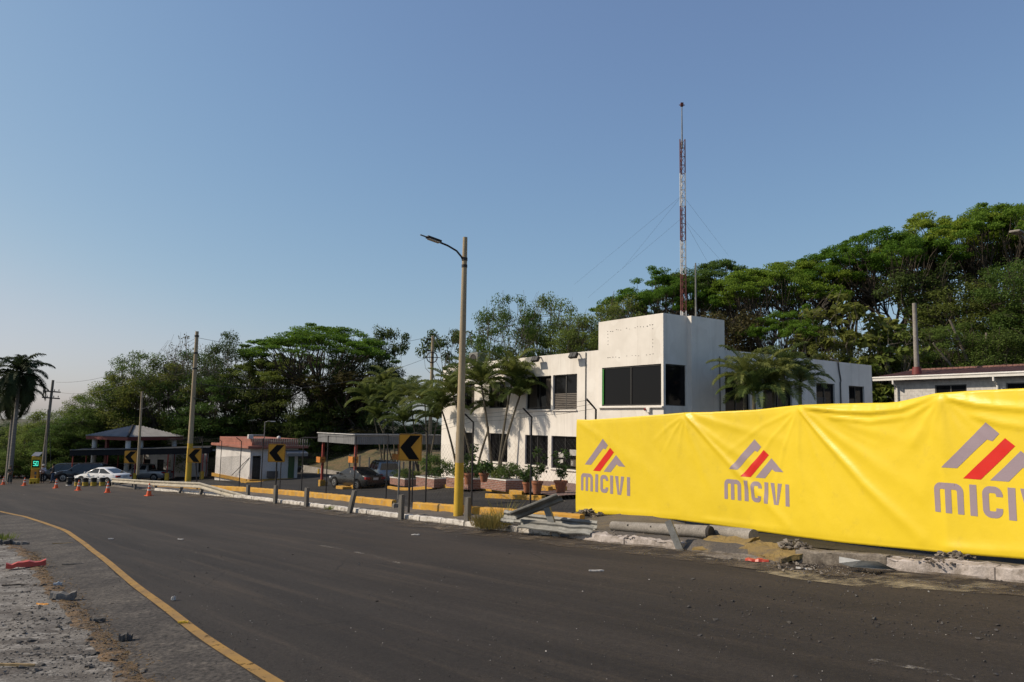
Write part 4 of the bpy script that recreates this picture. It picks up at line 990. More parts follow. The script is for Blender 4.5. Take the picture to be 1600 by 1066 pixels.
# broken rail: one length propped on the leaning post, two lying on the island
def rail_piece(pa, pb, label, Ya, Yb, tilt=0.0, crump=0.0, sag=0.0, m='steel', seed=1, w=.34, rolls=None):
    a = P(pa[0], pa[1], Ya); b_ = P(pb[0], pb[1], Yb); t = thing('broken_rail', label, 'broken guard rail', a, 0, 'broken guard rail lengths by the kerb')
    n = 16; ax = (b_ - a).normalized(); rings = []; rnd = random.Random(seed)
    sd_ = ax.cross(Vector((0, 0, 1))).normalized(); 
    if sd_.y > 0: sd_ = -sd_
    up = sd_.cross(ax).normalized()
    if up.z < 0: up = -up
    sc = w / .32
    for i in range(n + 1):
        u = i / n; p = (b_ - a) * u + Vector((0, 0, -sag * math.sin(math.pi * u)))
        cz = crump * mnoise.noise(Vector((u * 5, seed, 0)));  cy = crump * mnoise.noise(Vector((u * 5, seed, 7)))
        tl = tilt + (rolls or 0) * u + crump * 2 * mnoise.noise(Vector((u * 4, seed, 3)))
        s2 = sd_ * math.cos(tl) + up * math.sin(tl); u2 = up * math.cos(tl) - sd_ * math.sin(tl)
        p = p + s2 * cy + u2 * cz; sq = 1 - abs(crump * 1.5 * mnoise.noise(Vector((u * 6, seed, 11))))
        rings.append([p + s2 * aa * .8 * sc + u2 * (bb - .16) * sc * sq for aa, bb in prof] + [p + s2 * (aa * .8 - .008) * sc + u2 * (bb - .16) * sc * sq for aa, bb in reversed(prof)])
    mb = MB(); mb.loft(rings); mb.build('rail', M[m], t, smooth=30); return t
Yr = G(835, 825, .15).y
rail_piece((803, 806), (876, 777), 'broken guard rail length propped up at an angle on the leaning post', Yr - .2, Yr - .9, tilt=-.95, crump=.015, seed=2, w=.36)
rail_piece((786, 806), (806, 809), 'short flattened rail end at the left foot of the propped rail', Yr + .1, Yr - .2, tilt=.5, crump=.03, seed=3, w=.34)
rail_piece((800, 808), (932, 823), 'crumpled grey guard rail length lying behind the kerb, rear one', Yr + .5, Yr - 1.1, tilt=.5, crump=.014, seed=5, w=.30)
rail_piece((812, 818), (925, 830), 'crumpled grey guard rail length lying behind the kerb, front one', Yr - .2, Yr - 1.6, tilt=.7, crump=.035, seed=8, w=.27)

# chain link fence with angled tops and barbed wire
fps = [(313, 750, 690, -1), (343, 752, 690, -1), (373.5, 762, 690, -1), (407.5, 765, 685, 0), (437, 767, 690, 0), (470.7, 770, 683, 0), (509, 774, 681, 0), (553, 775, 681, 0), (603, 778, 679, 0), (622.5, 779, 681, 0), (643.6, 783, 676, 0), (664.7, 788, 676, -1), (736.6, 793.5, 660, -1), (828.5, 797, 652, -1), (930, 806, 640, -1)]
fb = [G(p[0], p[1], .02) for p in fps]; ft = [ztop(b_.x, b_.y, p[2]) for b_, p in zip(fb, fps)]
fence = thing('chain_link_fence', 'rusty chain link fence of thin dark posts with barbed wire along the yellow kerb', 'fence', fb[0])
arm = Vector((-KD[0], -KD[1], .75)).normalized()
arm_tips = []
for i, (b_, z, p) in enumerate(zip(fb, ft, fps)):
    mb = MB(); q = b_ - fb[0]; top = Vector((q.x, q.y, z - fb[0].z)); pts = [q + Vector((0, 0, -.2)), top]
    if p[3]: pts.append(top + arm * .5)
    mb.tube(pts, .032 if p[0] != 622.5 else .045, 7); mb.build('post', M['dark_steel'] if p[0] != 622.5 else M['steel'], fence)
    arm_tips.append(top + (arm * .45 if p[3] else Vector((0, 0, -.05))))
wm = MB(); bw_ = MB()
for i in range(len(fb) - 1):
    a = fb[i] - fb[0]; b_ = fb[i + 1] - fb[0]; ha = ft[i] - fb[i].z - .25; hb = ft[i + 1] - fb[i + 1].z - .25; L = (b_ - a).length; ha = min(ha, 2.2); hb = min(hb, 2.2)
    stp = .2; n = int((L + ha) / stp)
    for k in range(n):
        for dr in (1, -1):
            u0 = k * stp - ha; lo = max(0, -u0); hi = min(ha, L - u0)
            if hi <= lo: continue
            def pt(s):
                u = (u0 + s) / L; u = u if dr == 1 else 1 - u; p = a.lerp(b_, u); return p + Vector((0, 0, .08 + s))
            wm.tube([pt(lo), pt(hi)], .0018, 3, cap=False)
    for k in range(3):
        f0 = k / 2 * .9 + .1; p0 = a + Vector((0, 0, ft[i] - fb[i].z)); p1 = b_ + Vector((0, 0, ft[i + 1] - fb[i + 1].z)); q0 = p0.lerp(arm_tips[i], f0); q1 = p1.lerp(arm_tips[i + 1], f0)
        bw_.tube([q0, q0.lerp(q1, .5) + Vector((0, 0, -.04)), q1], .005, 4, cap=False)
wm.build('wire_mesh', M['wire'], fence, recalc=False); bw_.build('barbed_wire', M['dark_steel'], fence, recalc=False)
# razor coil between the posts by the kiosk
rc = MB(); a = P(395, 690, 54) ; b_ = P(483, 692, 50); n = 26 * 10; pts = []
for i in range(n + 1):
    u = i / n; th = u * 26 * 6.2832; p = a.lerp(b_, u); pts.append(p + Vector((.0, .22 * math.cos(th), .24 * math.sin(th))) - fb[0])
rc.tube(pts, .014, 4, cap=False)
rc2 = MB(); a = P(318, 687, 56); b_ = P(262, 690, 62); n = 22 * 10; pts = []
for i in range(n + 1):
    u = i / n; th = u * 22 * 6.2832; p = a.lerp(b_, u); pts.append(p + Vector((.0, .22 * math.cos(th), .24 * math.sin(th))) - fb[0])
rc2.tube(pts, .010, 4, cap=False); 
rc.build('razor_coil', M['steel'], fence, recalc=False); rc2.build('razor_coil', M['dark_steel'], fence, recalc=False)

# lattice mast on the tower
g = P(1067.5, 493, 33.4); pm, qm = tobld(g.x, g.y); mast = thing('radio_mast', 'red and white banded lattice radio mast standing on the tower roof', 'radio mast', Vector((g.x, g.y, 7.35)))
zz = [ztop(g.x, g.y, y) - 7.35 for y in (497, 486, 428.5, 376.5, 322.5, 271.5, 218.5)]; zz[0] = 0
Rm = .13; legs = [Vector((Rm * math.cos(R_(a)), Rm * math.sin(R_(a)), 0)) for a in (-150, -30, 90)]
for i in range(6):
    b = MB(); z0, z1 = zz[i], zz[i + 1]
    for l in legs: b.tube([l + Vector((0, 0, z0)), l + Vector((0, 0, z1))], .026, 6)
    n = max(1, int((z1 - z0) / .32))
    for k in range(n):
        za_ = z0 + (z1 - z0) * k / n; zb_ = z0 + (z1 - z0) * (k + 1) / n
        for j in range(3):
            l0, l1 = legs[j], legs[(j + 1) % 3]; b.tube([l0 + Vector((0, 0, za_)), l1 + Vector((0, 0, za_))], .011, 4); b.tube([l0 + Vector((0, 0, za_)), l1 + Vector((0, 0, zb_))], .009, 4)
    o = b.build('mast_section', M['mast_white'] if i % 2 == 0 else M['red'], mast)
    o['label'] = ('white' if i % 2 == 0 else 'dark red') + ' painted lattice section'
zt_ = ztop(g.x, g.y, 161) - 7.35
b = MB(); b.tube([(0, 0, zz[-1] - .4), (0, 0, zt_)], [.035, .02], 8); b.build('whip_antenna', M['steel'], mast)
b = MB(); b.tube([(-.13, 0, zt_ - .1), (.13, 0, zt_ - .1)], .02, 6); b.tube([(0, -.13, zt_ - .1), (0, .13, zt_ - .1)], .02, 6); b.box((0, 0, zt_ - .08), (.12, .12, .16)); b.build('beacon', M['red'], mast)
zg = ztop(g.x, g.y, 305) - 7.35; zg2 = ztop(g.x, g.y, 340) - 7.35
b = MB()
for zq, e in ((zg, P(920, 452, 50)), (zg, P(985, 430, 52)), (zg2, P(940, 470, 47)), (zg, P(1130, 412, 55)), (zg2, P(1110, 440, 48)), (zg2, P(1165, 470, 56))):
    d = e - mast.location; e2 = d * 1.25; b.tube([Vector((0, 0, zq)), Vector((e2.x, e2.y, zq + (e2.z - zq)))], .0045, 4, cap=False)
b.build('guy_wire', M['wire'], mast)
g = P(1087.5, 497, 33.0); t = thing('antenna_pole', 'thin grey antenna pole beside the lattice mast on the tower roof', 'antenna pole', Vector((g.x, g.y, 7.35)))
b = MB(); b.tube([(0, 0, 0), (0, 0, ztop(g.x, g.y, 411) - 7.35)], [.045, .03], 8); b.build('pole', M['steel'], t); b = MB(); b.box((0, 0, .02), (.2, .2, .04)); b.build('base_plate', M['steel'], t)

# overhead cables
def cable(a, b, sag, label, r=.012):
    a = Vector(a); b = Vector(b); mb = MB(); n = 20
    mb.tube([(b - a) * (i / n) + Vector((0, 0, -sag * 4 * (i / n) * (1 - i / n))) for i in range(n + 1)], r, 4, cap=False)
    o = mb.build('overhead_cable', M['wire'], None, loc=a, recalc=False); setp(o, label, 'cable', 'overhead cables')
cable(pole2_top, rpole_top, 1.0, 'thin overhead cable between the leaning pole and the ring antenna pole')
cable(lpole_top + Vector((.3, 0, -.2)), pole2_top, .9, 'thin overhead cable from the crossarm pole to the leaning pole')
cable(rpole_top, bw(.6, 9.5, 6.2), .3, 'thin overhead cable dropping from the ring antenna pole to the office')

cable(pole2_top + Vector((0, 0, -.7)), lpole_top + Vector((.6, 0, -1.2)), 1.2, 'lower overhead cable from the crossarm pole to the leaning pole')
cable(pole2_top + Vector((0, 0, -2.6)), Vector((P(214, 640, 70))), .5, 'slack overhead cable from the leaning pole to the thin grey pole')
cable(pole2_top + Vector((0, 0, -3.1)), rpole_top + Vector((0, 0, -1.6)), 1.3, 'lower overhead cable between the leaning pole and the ring antenna pole')

# ------------------------------------------------------------------ brown roofed shed at right
g = P(1365, 593, 42.0); p0, q0 = tobld(g.x, g.y); e0 = P(1364, 592, 42.0).z
shed = thing('shed', 'long white block shed with brown tiled roof at the right edge', 'shed', bw(p0, q0, 0), BROT)
gzs = 0.2; Ls = -34
sw = [(-4.6, -3.05, e0 - 1.05, e0 - .42), (-8.05, -6.4, e0 - 1.05, e0 - .42), (-12, -10, e0 - 1.05, e0 - .42)]
f_sh = lambda a, z, d: (.42 + d, a, z)
mb = MB(); panel(mb, f_sh, Ls, -.9, -1.5, e0 - .05, [(o[0], o[1], o[2], o[3]) for o in sw], .2); o = weld(mb.build('wall', M['block'], shed)); uvbox(o)
mb = MB(); mb.box((4, -1.0, (e0 - 1.5) / 2), (6.5, .2, e0 + 1.4)); mb.box((7.1, Ls / 2, (e0 - 1.5) / 2), (.2, -Ls, e0 + 1.4)); o = mb.build('wall', M['block'], shed); uvbox(o)
for o in sw: window(shed, f_sh, o, 2, M['frame_grey'], dep=.08)
rise = .62
mb = MB(); rr = []
def roofpt(y): return [(0, y, e0 + .05), (3.9, y, e0 + rise), (7.8, y, e0 + .05), (7.8, y, e0 - .05), (3.9, y, e0 + rise - .12), (0, y, e0 - .05)]
mb.loft([[Vector(p) for p in roofpt(y)] for y in frange(Ls, 0, 1.7)])
for k in range(int(-Ls / .24)):
    y = -.1 - k * .24; mb.tube([(-.02, y, e0 + .06), (3.9, y, e0 + rise + .01)], .05, 6)
for k in range(int(-Ls / .3)): mb.tube([(3.9, -k * .3, e0 + rise + .02), (3.9, -k * .3 - .27, e0 + rise + .03)], [.11, .09], 8)
mb.build('roof', M['tile'], shed, smooth=30)
mb = MB(); mb.box((-.06, Ls / 2, e0 - .03), (.1, -Ls, .2)); mb.tube([(-.1, 0, e0 + .04), (-.1, Ls, e0 + .04)], .05, 8); mb.build('gutter', M['white_trim'], shed)
mb = MB()
for y in (-1.1, -6.05): mb.tube([(-.06, y, e0 - .1), (-.06, y, e0 - .3), (.34, y, e0 - .5), (.36, y, e0 - 3.5)], .055, 8)
mb.build('downpipe', M['white_trim'], shed, smooth=True)
t, g2, H, at = pole('utility_pole', 1435, 640, 474, .15, .105, 'concrete pole with a red collar rising through the brown shed roof', 'utility pole', m='concrete', Y=41.0, pxt=1428.5)
t.location.z -= 3.5
for ch in t.children: ch.location.z = 3.5
mb = MB(); zc = ztop(g2.x, g2.y, 583) - g2.z; mb.tube([at(zc - .35), at(zc + .32)], [.29, .205], 14); o = mb.build('collar', M['maroon'], t, smooth=True); o.location.z = 3.5
mb = MB(); mb.tube([at(0) + Vector((0, 0, -3.4)), at(.05)], .2, 12); o = mb.build('pole_foot', M['pole'], t, smooth=True); o.location.z = 3.5

# ------------------------------------------------------------------ kiosk, toll canopy, pavilion, carport, rear office
gc = G(389, 753); K0 = gc; krot = BROT + .06
s_ = gc.y / FPX
kv = Vector((math.cos(krot), math.sin(krot), 0)); ku = Vector((-math.sin(krot), math.cos(krot), 0))
kq = fitlen(gc, ku, 335.5); kp = fitlen(gc, kv, 464); kh = ztop(gc.x, gc.y, 701) - gc.z
kiosk = thing('kiosk', 'small white kiosk with salmon parapet roof and dark doorways', 'kiosk', gc, krot)
mb = MB(); fk = lambda a, z, d: (a, d, z)
panel(mb, fk, 0, kp, -.5, kh, [(kp * .05, kp * .22, .1, kh * .78)], .15)
panel(mb, lambda a, z, d: (d, a, z), .15, kq, -.5, kh, [], .15)
mb.box((kp / 2, kq - .08, kh / 2 - .25), (kp - .3, .15, kh + .5)); mb.box((kp - .075, kq / 2, kh / 2 - .25), (.15, kq - .32, kh + .5)); mb.build('wall', M['grey_wall'], kiosk)
mb = MB(); mb.box((kp * .135, .09, .1 + kh * .34), (kp * .17, .04, kh * .68)); mb.build('door', M['dark_door'], kiosk)
mb = MB(); mb.box((kp * .86, -.015, .1 + kh * .36), (kp * .13, .04, kh * .72)); o = mb.build('door', M['green_door'], kiosk); o['label'] = 'dark green door'
mb = MB(); mb.box((kp / 2 + .2, kq / 2, kh + .12), (kp + 1.2, kq + .9, .24)); mb.box((kp / 2 + .1, kq / 2 - .1, kh + .55), (kp - .1, kq - .6, .66)); mb.build('roof', M['salmon'], kiosk, bevel=.03)
mb = MB(); mb.box((kp / 2, kq / 2, .06), (kp + .3, kq + 1.0, .3)); mb.box((kp / 2 - .1, -1.0, -.02), (kp + 1.5, 1.4, .22)); mb.build('plinth', M['yellow_kerb'], kiosk)
mb = MB(); mb.add([(kp * .68, -.05, kh - .15), (kp * 1.12, -.05, kh - .15), (kp * 1.12, -1.0, kh - .4), (kp * .68, -1.0, kh - .4), (kp * .68, -1.0, kh - .7), (kp * 1.12, -1.0, kh - .7), (kp * .68, -.05, kh - .2), (kp * 1.12, -.05, kh - .2), ], [(0, 1, 2, 3), (3, 2, 5, 4), (1, 7, 5, 2), (0, 3, 4, 6)]); mb.build('awning', M['grey_roof'], kiosk)
mb = MB(); mb.box((kp * .45, -.25, .62), (kp * .2, .45, .6)); mb.build('cabinet', M['frame_grey'], kiosk, bevel=.02)
mb = MB(); mb.box((kp * .02, .5, kh + 1.05), (.45, .35, .4)); mb.box((kp * .02 + .75, .5, kh + 1.2), (1.1, .06, .06)); mb.build('camera_bracket', M['mast_white'], kiosk, bevel=.03)
mb = MB(); mb.lathe([(.05, 0), (.16, .02), (.19, .12), (.12, .24), (.02, .28)], 12, (kp * .62, .6, kh + .86)); mb.build('dome_light', M['mast_white'], kiosk, smooth=True)
mb = MB(); mb.tube([(-.02, .15, kh * .72), (-.25, kq * .42, .3)], .03, 6); mb.build('pipe', M['frame_grey'], kiosk)

# toll canopy
c0 = G(551, 764); crot = BROT
cv = Vector((math.cos(crot), math.sin(crot), 0)); cu = Vector((-math.sin(crot), math.cos(crot), 0))
zc1 = ztop(c0.x, c0.y, 679.5); zc0 = ztop(c0.x, c0.y, 694.5); hC = zc1 - zc0
toll = thing('toll_canopy', 'flat grey metal toll canopy on red posts over the parked cars', 'canopy', c0, crot)
edge = c0 + Vector((0, 0, zc1 - c0.z)); lq = fitlen(edge, cu, 497); lp = fitlen(edge, cv, 720)
mb = MB()
zt0 = zc1 - c0.z
def ribbed(a, b, n):
    pts = []
    for i in range(n):
        u = i / n; pts += [a.lerp(b, u), a.lerp(b, u + .5 / n)]
    return pts
nx, ny = 34, 14
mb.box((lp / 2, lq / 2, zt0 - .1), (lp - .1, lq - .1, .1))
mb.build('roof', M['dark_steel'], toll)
for (a, b, nn, dirn) in ((Vector((0, 0, 0)), Vector((0, lq, 0)), 22, Vector((-1, 0, 0))), (Vector((0, 0, 0)), Vector((lp, 0, 0)), 60, Vector((0, -1, 0))), (Vector((lp, 0, 0)), Vector((lp, lq, 0)), 22, Vector((1, 0, 0))), (Vector((0, lq, 0)), Vector((lp, lq, 0)), 60, Vector((0, 1, 0)))):
    mb = MB(); rings = []
    for i in range(nn * 4 + 1):
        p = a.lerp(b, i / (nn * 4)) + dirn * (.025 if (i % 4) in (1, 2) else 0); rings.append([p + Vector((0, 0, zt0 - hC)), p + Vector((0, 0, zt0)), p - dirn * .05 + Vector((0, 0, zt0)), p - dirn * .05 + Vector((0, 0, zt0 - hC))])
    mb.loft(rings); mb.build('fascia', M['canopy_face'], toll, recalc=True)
mb = MB(); mb.box((lp / 2, -.03, zt0 + .02), (lp + .1, .12, .05)); mb.box((-.03, lq / 2, zt0 + .02), (.12, lq + .0, .05)); mb.build('trim', M['mast_white'], toll)
for (px, py) in ((551, 761), (503.5, 756), (601, 762)):
    g = G(px, py); q = g - c0; lx = q.dot(cv); ly = q.dot(cu)
    if px == 601: lx, ly = lp * .42, .3
    elif px == 551: lx, ly = .25, .3
    else: lx, ly = .3, lq - .4
    gx = c0 + cv * lx + cu * ly; zb_ = gz(gx.x, gx.y) - c0.z
    mb = MB(); mb.beam((lx, ly, zb_), (lx, ly, zt0 - .15), .16, .16); po = mb.build('post', M['red_pole'], toll)
    mb = MB(); mb.box((lx, ly, zb_ + .2), (.4, .4, .5)); mb.box((lx + .25, ly, zb_ + .15), (.3, .3, .36)); mb.build('foot', M['yellow_kerb'], po, bevel=.02)
    zs = zb_ + 1.95; mb = MB(); w_s = .6
    oc = Vector((lx, ly, zs)) + Vector((-.32, .05, 0)); mb.box(oc, (.04, .75, .42)); mb.box(oc + Vector((.2, -.38, 0)), (.36, .04, .42)); mb.build('board', M['orange'], po)
    mb = MB(); mb.box(oc + Vector((.2, -.403, 0)), (.22, .01, .05)); mb.build('marking', M['black'], po)
mb = MB(); mb.box((lp * .18, .9, -.02), (lp * .5, 1.2, .28)); mb.build('island', M['yellow_kerb'], toll, bevel=.03)

# pavilion behind
Yp = 81; cpt = P(200, 683, Yp); prot = R_(66)
pav = thing('pavilion', 'open pavilion with grey hipped metal roof on white columns', 'pavilion', Vector((cpt.x, cpt.y, gz(cpt.x, cpt.y))), prot)
ez = cpt.z - gz(cpt.x, cpt.y); pv = Vector((math.cos(prot), math.sin(prot), 0)); pu = Vector((-math.sin(prot), math.cos(prot), 0))
pq = fitlen(cpt, pu, 133); pp = fitlen(cpt, pv, 288); rise = 1.15
mb = MB(); hip = min(pq, pp) / 2
if pp > pq: r0, r1 = (hip, pq / 2), (pp - hip, pq / 2)
else: r0, r1 = (pp / 2, hip), (pp / 2, pq - hip)
A_ = [Vector((0, 0, ez)), Vector((pp, 0, ez)), Vector((pp, pq, ez)), Vector((0, pq, ez)), Vector((r0[0], r0[1], ez + rise)), Vector((r1[0], r1[1], ez + rise))]
mb.add(A_, [(0, 1, 5, 4), (1, 2, 5), (2, 3, 4, 5), (3, 0, 4)] if pp > pq else [(0, 1, 4), (1, 2, 5, 4), (2, 3, 5), (3, 0, 4, 5)])
for k in range(30):
    x = pp * (k + .5) / 30; lim = min(x, pp - x, hip)
    mb.tube([(x, 0, ez + .03), (x, lim * .97, ez + .03 + rise * lim / hip * .97)], .05, 4)
    y = pq * (k + .5) / 30; lim = min(y, pq - y, hip); mb.tube([(0, y, ez + .03), (lim * .97, y, ez + .03 + rise * lim / hip * .97)], .05, 4)
mb.build('roof', M['grey_roof'], pav)
mb = MB(); mb.tube([A_[0] + Vector((0, 0, .05)), A_[4] + Vector((0, 0, .05))], .12, 6); mb.build('hip_cap', M['dark_steel'], pav)
mb = MB()
for (x0, y0, x1, y1) in ((.1, .1, pp - .1, .1), (.1, .1, .1, pq - .1), (pp - .1, .1, pp - .1, pq - .1), (.1, pq - .1, pp - .1, pq - .1)): mb.beam((x0, y0, ez - .2), (x1, y1, ez - .2), .12, .34)
mb.build('beam', M['maroon'], pav)
for (x, y) in ((.5, .5), (.6, pq - .8), (pp - .8, .6), (pp - .8, pq - .8), (2.2, .6)):
    mb = MB(); mb.tube([(x, y, -1), (x, y, ez - .3)], .26 if x != 2.2 else .2, 12); mb.build('column', M['mast_white'], pav, smooth=True)
mb = MB(); mb.beam((.8, pq * .62, -1), (.8, pq * .62, ez - .3), .3, .3); mb.build('column', M['maroon'], pav)
# long dark carport
a = G(132, 751.5); c1 = G(322, 748.5)
dirc = (Vector((c1.x, c1.y, 0)) - Vector((a.x, a.y, 0))); LC = dirc.length; cro = math.atan2(dirc.y, dirc.x)
cp = thing('carport', 'long low carport of black shade net on dark red posts', 'carport', a, cro)
zl0, zl1 = ztop(a.x, a.y, 712.5) - a.z, ztop(c1.x, c1.y, 709) - a.z; zu0, zu1 = ztop(a.x, a.y, 704) - a.z, ztop(c1.x, c1.y, 699.5) - a.z
mb = MB(); mb.loft([[Vector((x, y, zl0 + (zl1 - zl0) * u)) if k == 0 else Vector((x, y, zu0 + (zu1 - zu0) * u)) for k, y in ((0, 0), (1, 0), (1, 6.5), (0, 6.5))] for u, x in ((0, -1.5), (.5, LC / 2), (1, LC + .1))]); mb.build('shade_roof', M['shade_net'], cp)
mb = MB(); mb.tube([(-1.5, -.05, zu0 + .03), (LC + .2, -.05, zu1 + .03)], .04, 6); mb.build('edge_tube', M['steel'], cp)
for px in (120, 165, 209, 260, 315):
    x = fitlen(Vector((a.x, a.y, a.z)), dirc.normalized(), px) if px > 132 else -1.2
    gp = a + dirc.normalized() * x; zg_ = gz(gp.x, gp.y) - a.z
    mb = MB(); mb.tube([(x, .1, zg_), (x, .1, zl0 + (zl1 - zl0) * x / LC)], .06, 8); po = mb.build('post', M['red_pole'], cp)
    if px > 200:
        mb = MB(); mb.tube([(x, .1, zg_ - .1), (x, .1, zg_ + .8)], .21, 12); mb.build('foot', M['pole_yellow'], po)
    mb = MB(); mb.tube([(x, 6.3, zg_ - .6), (x, 6.3, zl0 + (zl1 - zl0) * x / LC)], .06, 8); mb.build('post', M['red_pole'], cp)
# low grey building behind the carport
a = P(212, 742, 90); r_end = P(322, 745, 88); dr_ = Vector((r_end.x - a.x, r_end.y - a.y, 0)); LR = dr_.length; ro = math.atan2(dr_.y, dr_.x)
a.z = gz(a.x, a.y); ro_ = thing('store_building', 'low pale grey building with dark doors behind the carport', 'building', a, ro)
hR = ztop(a.x, a.y, 700) - a.z
fS = lambda x, z, d: (x, d, z)
def rel(px): return fitlen(a, dr_.normalized(), px)
ops = [(rel(223), rel(233), .1, 2.3), (rel(243.5), rel(254), .1, 2.3), (rel(264), rel(268), 1.0, 2.2), (rel(308), rel(312), 1.0, 2.2)]
mb = MB(); panel(mb, fS, 0, LR, -1, hR, ops, .2); mb.box((LR / 2, 5, hR / 2 - .5), (LR, .2, hR + .98)); mb.box((.1, 2.6, hR / 2 - .5), (.2, 4.6, hR + .96)); mb.box((LR / 2, 2.6, hR - .1), (LR - .4, 4.6, .15)); mb.build('wall', M['grey_wall'], ro_)
for i, o in enumerate(ops):
    mb = MB(); mb.box(((o[0] + o[1]) / 2, .16, (o[2] + o[3]) / 2), (o[1] - o[0], .05, o[3] - o[2])); mb.build('door' if i < 2 else 'window', M['dark_door'], ro_)
mb = MB(); mb.box((LR / 2, -.02, .2), (LR, .04, .5)); mb.build('dado', M['blind'], ro_)
# retaining wall with dry bank behind the toll canopy
w0 = G(468, 738); w1 = G(576, 745); dw = Vector((w1.x - w0.x, w1.y - w0.y, 0)); 
rwl = thing('retaining_wall', 'low pale concrete wall behind the toll canopy', 'wall', w0, math.atan2(dw.y, dw.x))
hW = ztop(w0.x, w0.y, 727) - w0.z; Lw = dw.length * 2.6
mb = MB(); mb.loft([[Vector((x, 0, -.8 + gz(*(w0 + dw.normalized() * x)[:2]) - w0.z)), Vector((x, .25, hW)), Vector((x, .55, hW)), Vector((x, .55, -.8))] for x in frange(0, Lw, 1.5)]); mb.build('wall', M['concrete'], rwl)
mb = MB(); xx = fitlen(w0, dw.normalized(), 499); mb.box((xx, -.1, hW / 2), (.3, .12, hW)); mb.build('marker', M['pole_yellow'], rwl)
def bankp(x, t):
    p = w0 + dw.normalized() * x; nrm = Vector((-dw.y, dw.x, 0)).normalized(); p = p + nrm * (.4 + t * 14)
    return (p.x, p.y, w0.z + hW - .05 + 1.9 * ss(t * 1.6) + .18 * mnoise.fractal(Vector((p.x * .8, p.y * .8, 0)), 1, 2, 4))
M['bank'] = mat('dry_bank', (.15, .105, .05), .95, (.07, .075, .03), .8, fine=.35, fscale=9, bump=.6, c3=(.20, .15, .08), scale3=2)
grid_mesh('hillside', frange(-1, Lw + 10, .8), frange(0, 1, .07), bankp, M['bank'])
for i, px in enumerate((512, 527, 541, 557, 574, 592, 608)):
    p = w0 + dw.normalized() * fitlen(w0, dw.normalized(), px) + Vector((-dw.y, dw.x, 0)).normalized() * 2.2; p.z = bankp(fitlen(w0, dw.normalized(), px), .13)[2] - .1
    if i == 0:
        fp0 = thing('fence_post', 'pale concrete fence post on the dry bank behind the toll canopy', 'fence post', p, 0, 'pale fence posts on the dry bank')
        mb = MB(); mb.beam((0, 0, -.3), (0, 0, 1.5), .13, .13); mb.build('post', M['concrete'], fp0, bevel=.01)
    else:
        c = copy_tree(fp0); c.location = p

# ------------------------------------------------------------------ vegetation
def mesh_quads(name, V, n, m, per=4):
    """V: (n*per, 3) array of n faces"""
    me = bpy.data.meshes.new(name); me.vertices.add(len(V)); me.vertices.foreach_set('co', np.asarray(V, dtype=np.float32).ravel())
    me.loops.add(n * per); me.loops.foreach_set('vertex_index', np.arange(n * per, dtype=np.int32))
    me.polygons.add(n); me.polygons.foreach_set('loop_start', np.arange(0, n * per, per, dtype=np.int32)); me.polygons.foreach_set('loop_total', np.full(n, per, dtype=np.int32))
    me.materials.append(m); me.update(calc_edges=True); me.validate(); return me
def leaves(rng, C, Rxy, Rz, cnt, size, up=.6, droop=0.0, wid=.5):
    """leaf faces scattered through flattened clumps: C (k,3)"""
    k = len(C); N = k * cnt; idx = np.repeat(np.arange(k), cnt)
    d = rng.normal(size=(N, 3)); d /= np.linalg.norm(d, axis=1)[:, None]; r = rng.random(N) ** .45
    p = C[idx] + d * r[:, None] * np.stack([Rxy[idx], Rxy[idx], Rz[idx]], 1)
    nrm = rng.normal(size=(N, 3)); nrm[:, 2] = np.abs(nrm[:, 2]) + up; nrm += d * .5; nrm /= np.linalg.norm(nrm, axis=1)[:, None]
    t = rng.normal(size=(N, 3)) + d * .8; t[:, 2] -= droop; t -= nrm * (t * nrm).sum(1)[:, None]; t /= np.linalg.norm(t, axis=1)[:, None]
    s = np.cross(nrm, t); L = size * (.6 + .8 * rng.random(N)); W = L * wid
    V = np.empty((N, 4, 3)); V[:, 0] = p - t * (L * .5)[:, None]; V[:, 1] = p + s * (W * .5)[:, None] + t * (L * .05)[:, None]; V[:, 2] = p + t * (L * .5)[:, None] - nrm * (L * .08)[:, None]; V[:, 3] = p - s * (W * .5)[:, None] + t * (L * .05)[:, None]
    return V.reshape(-1, 3), N
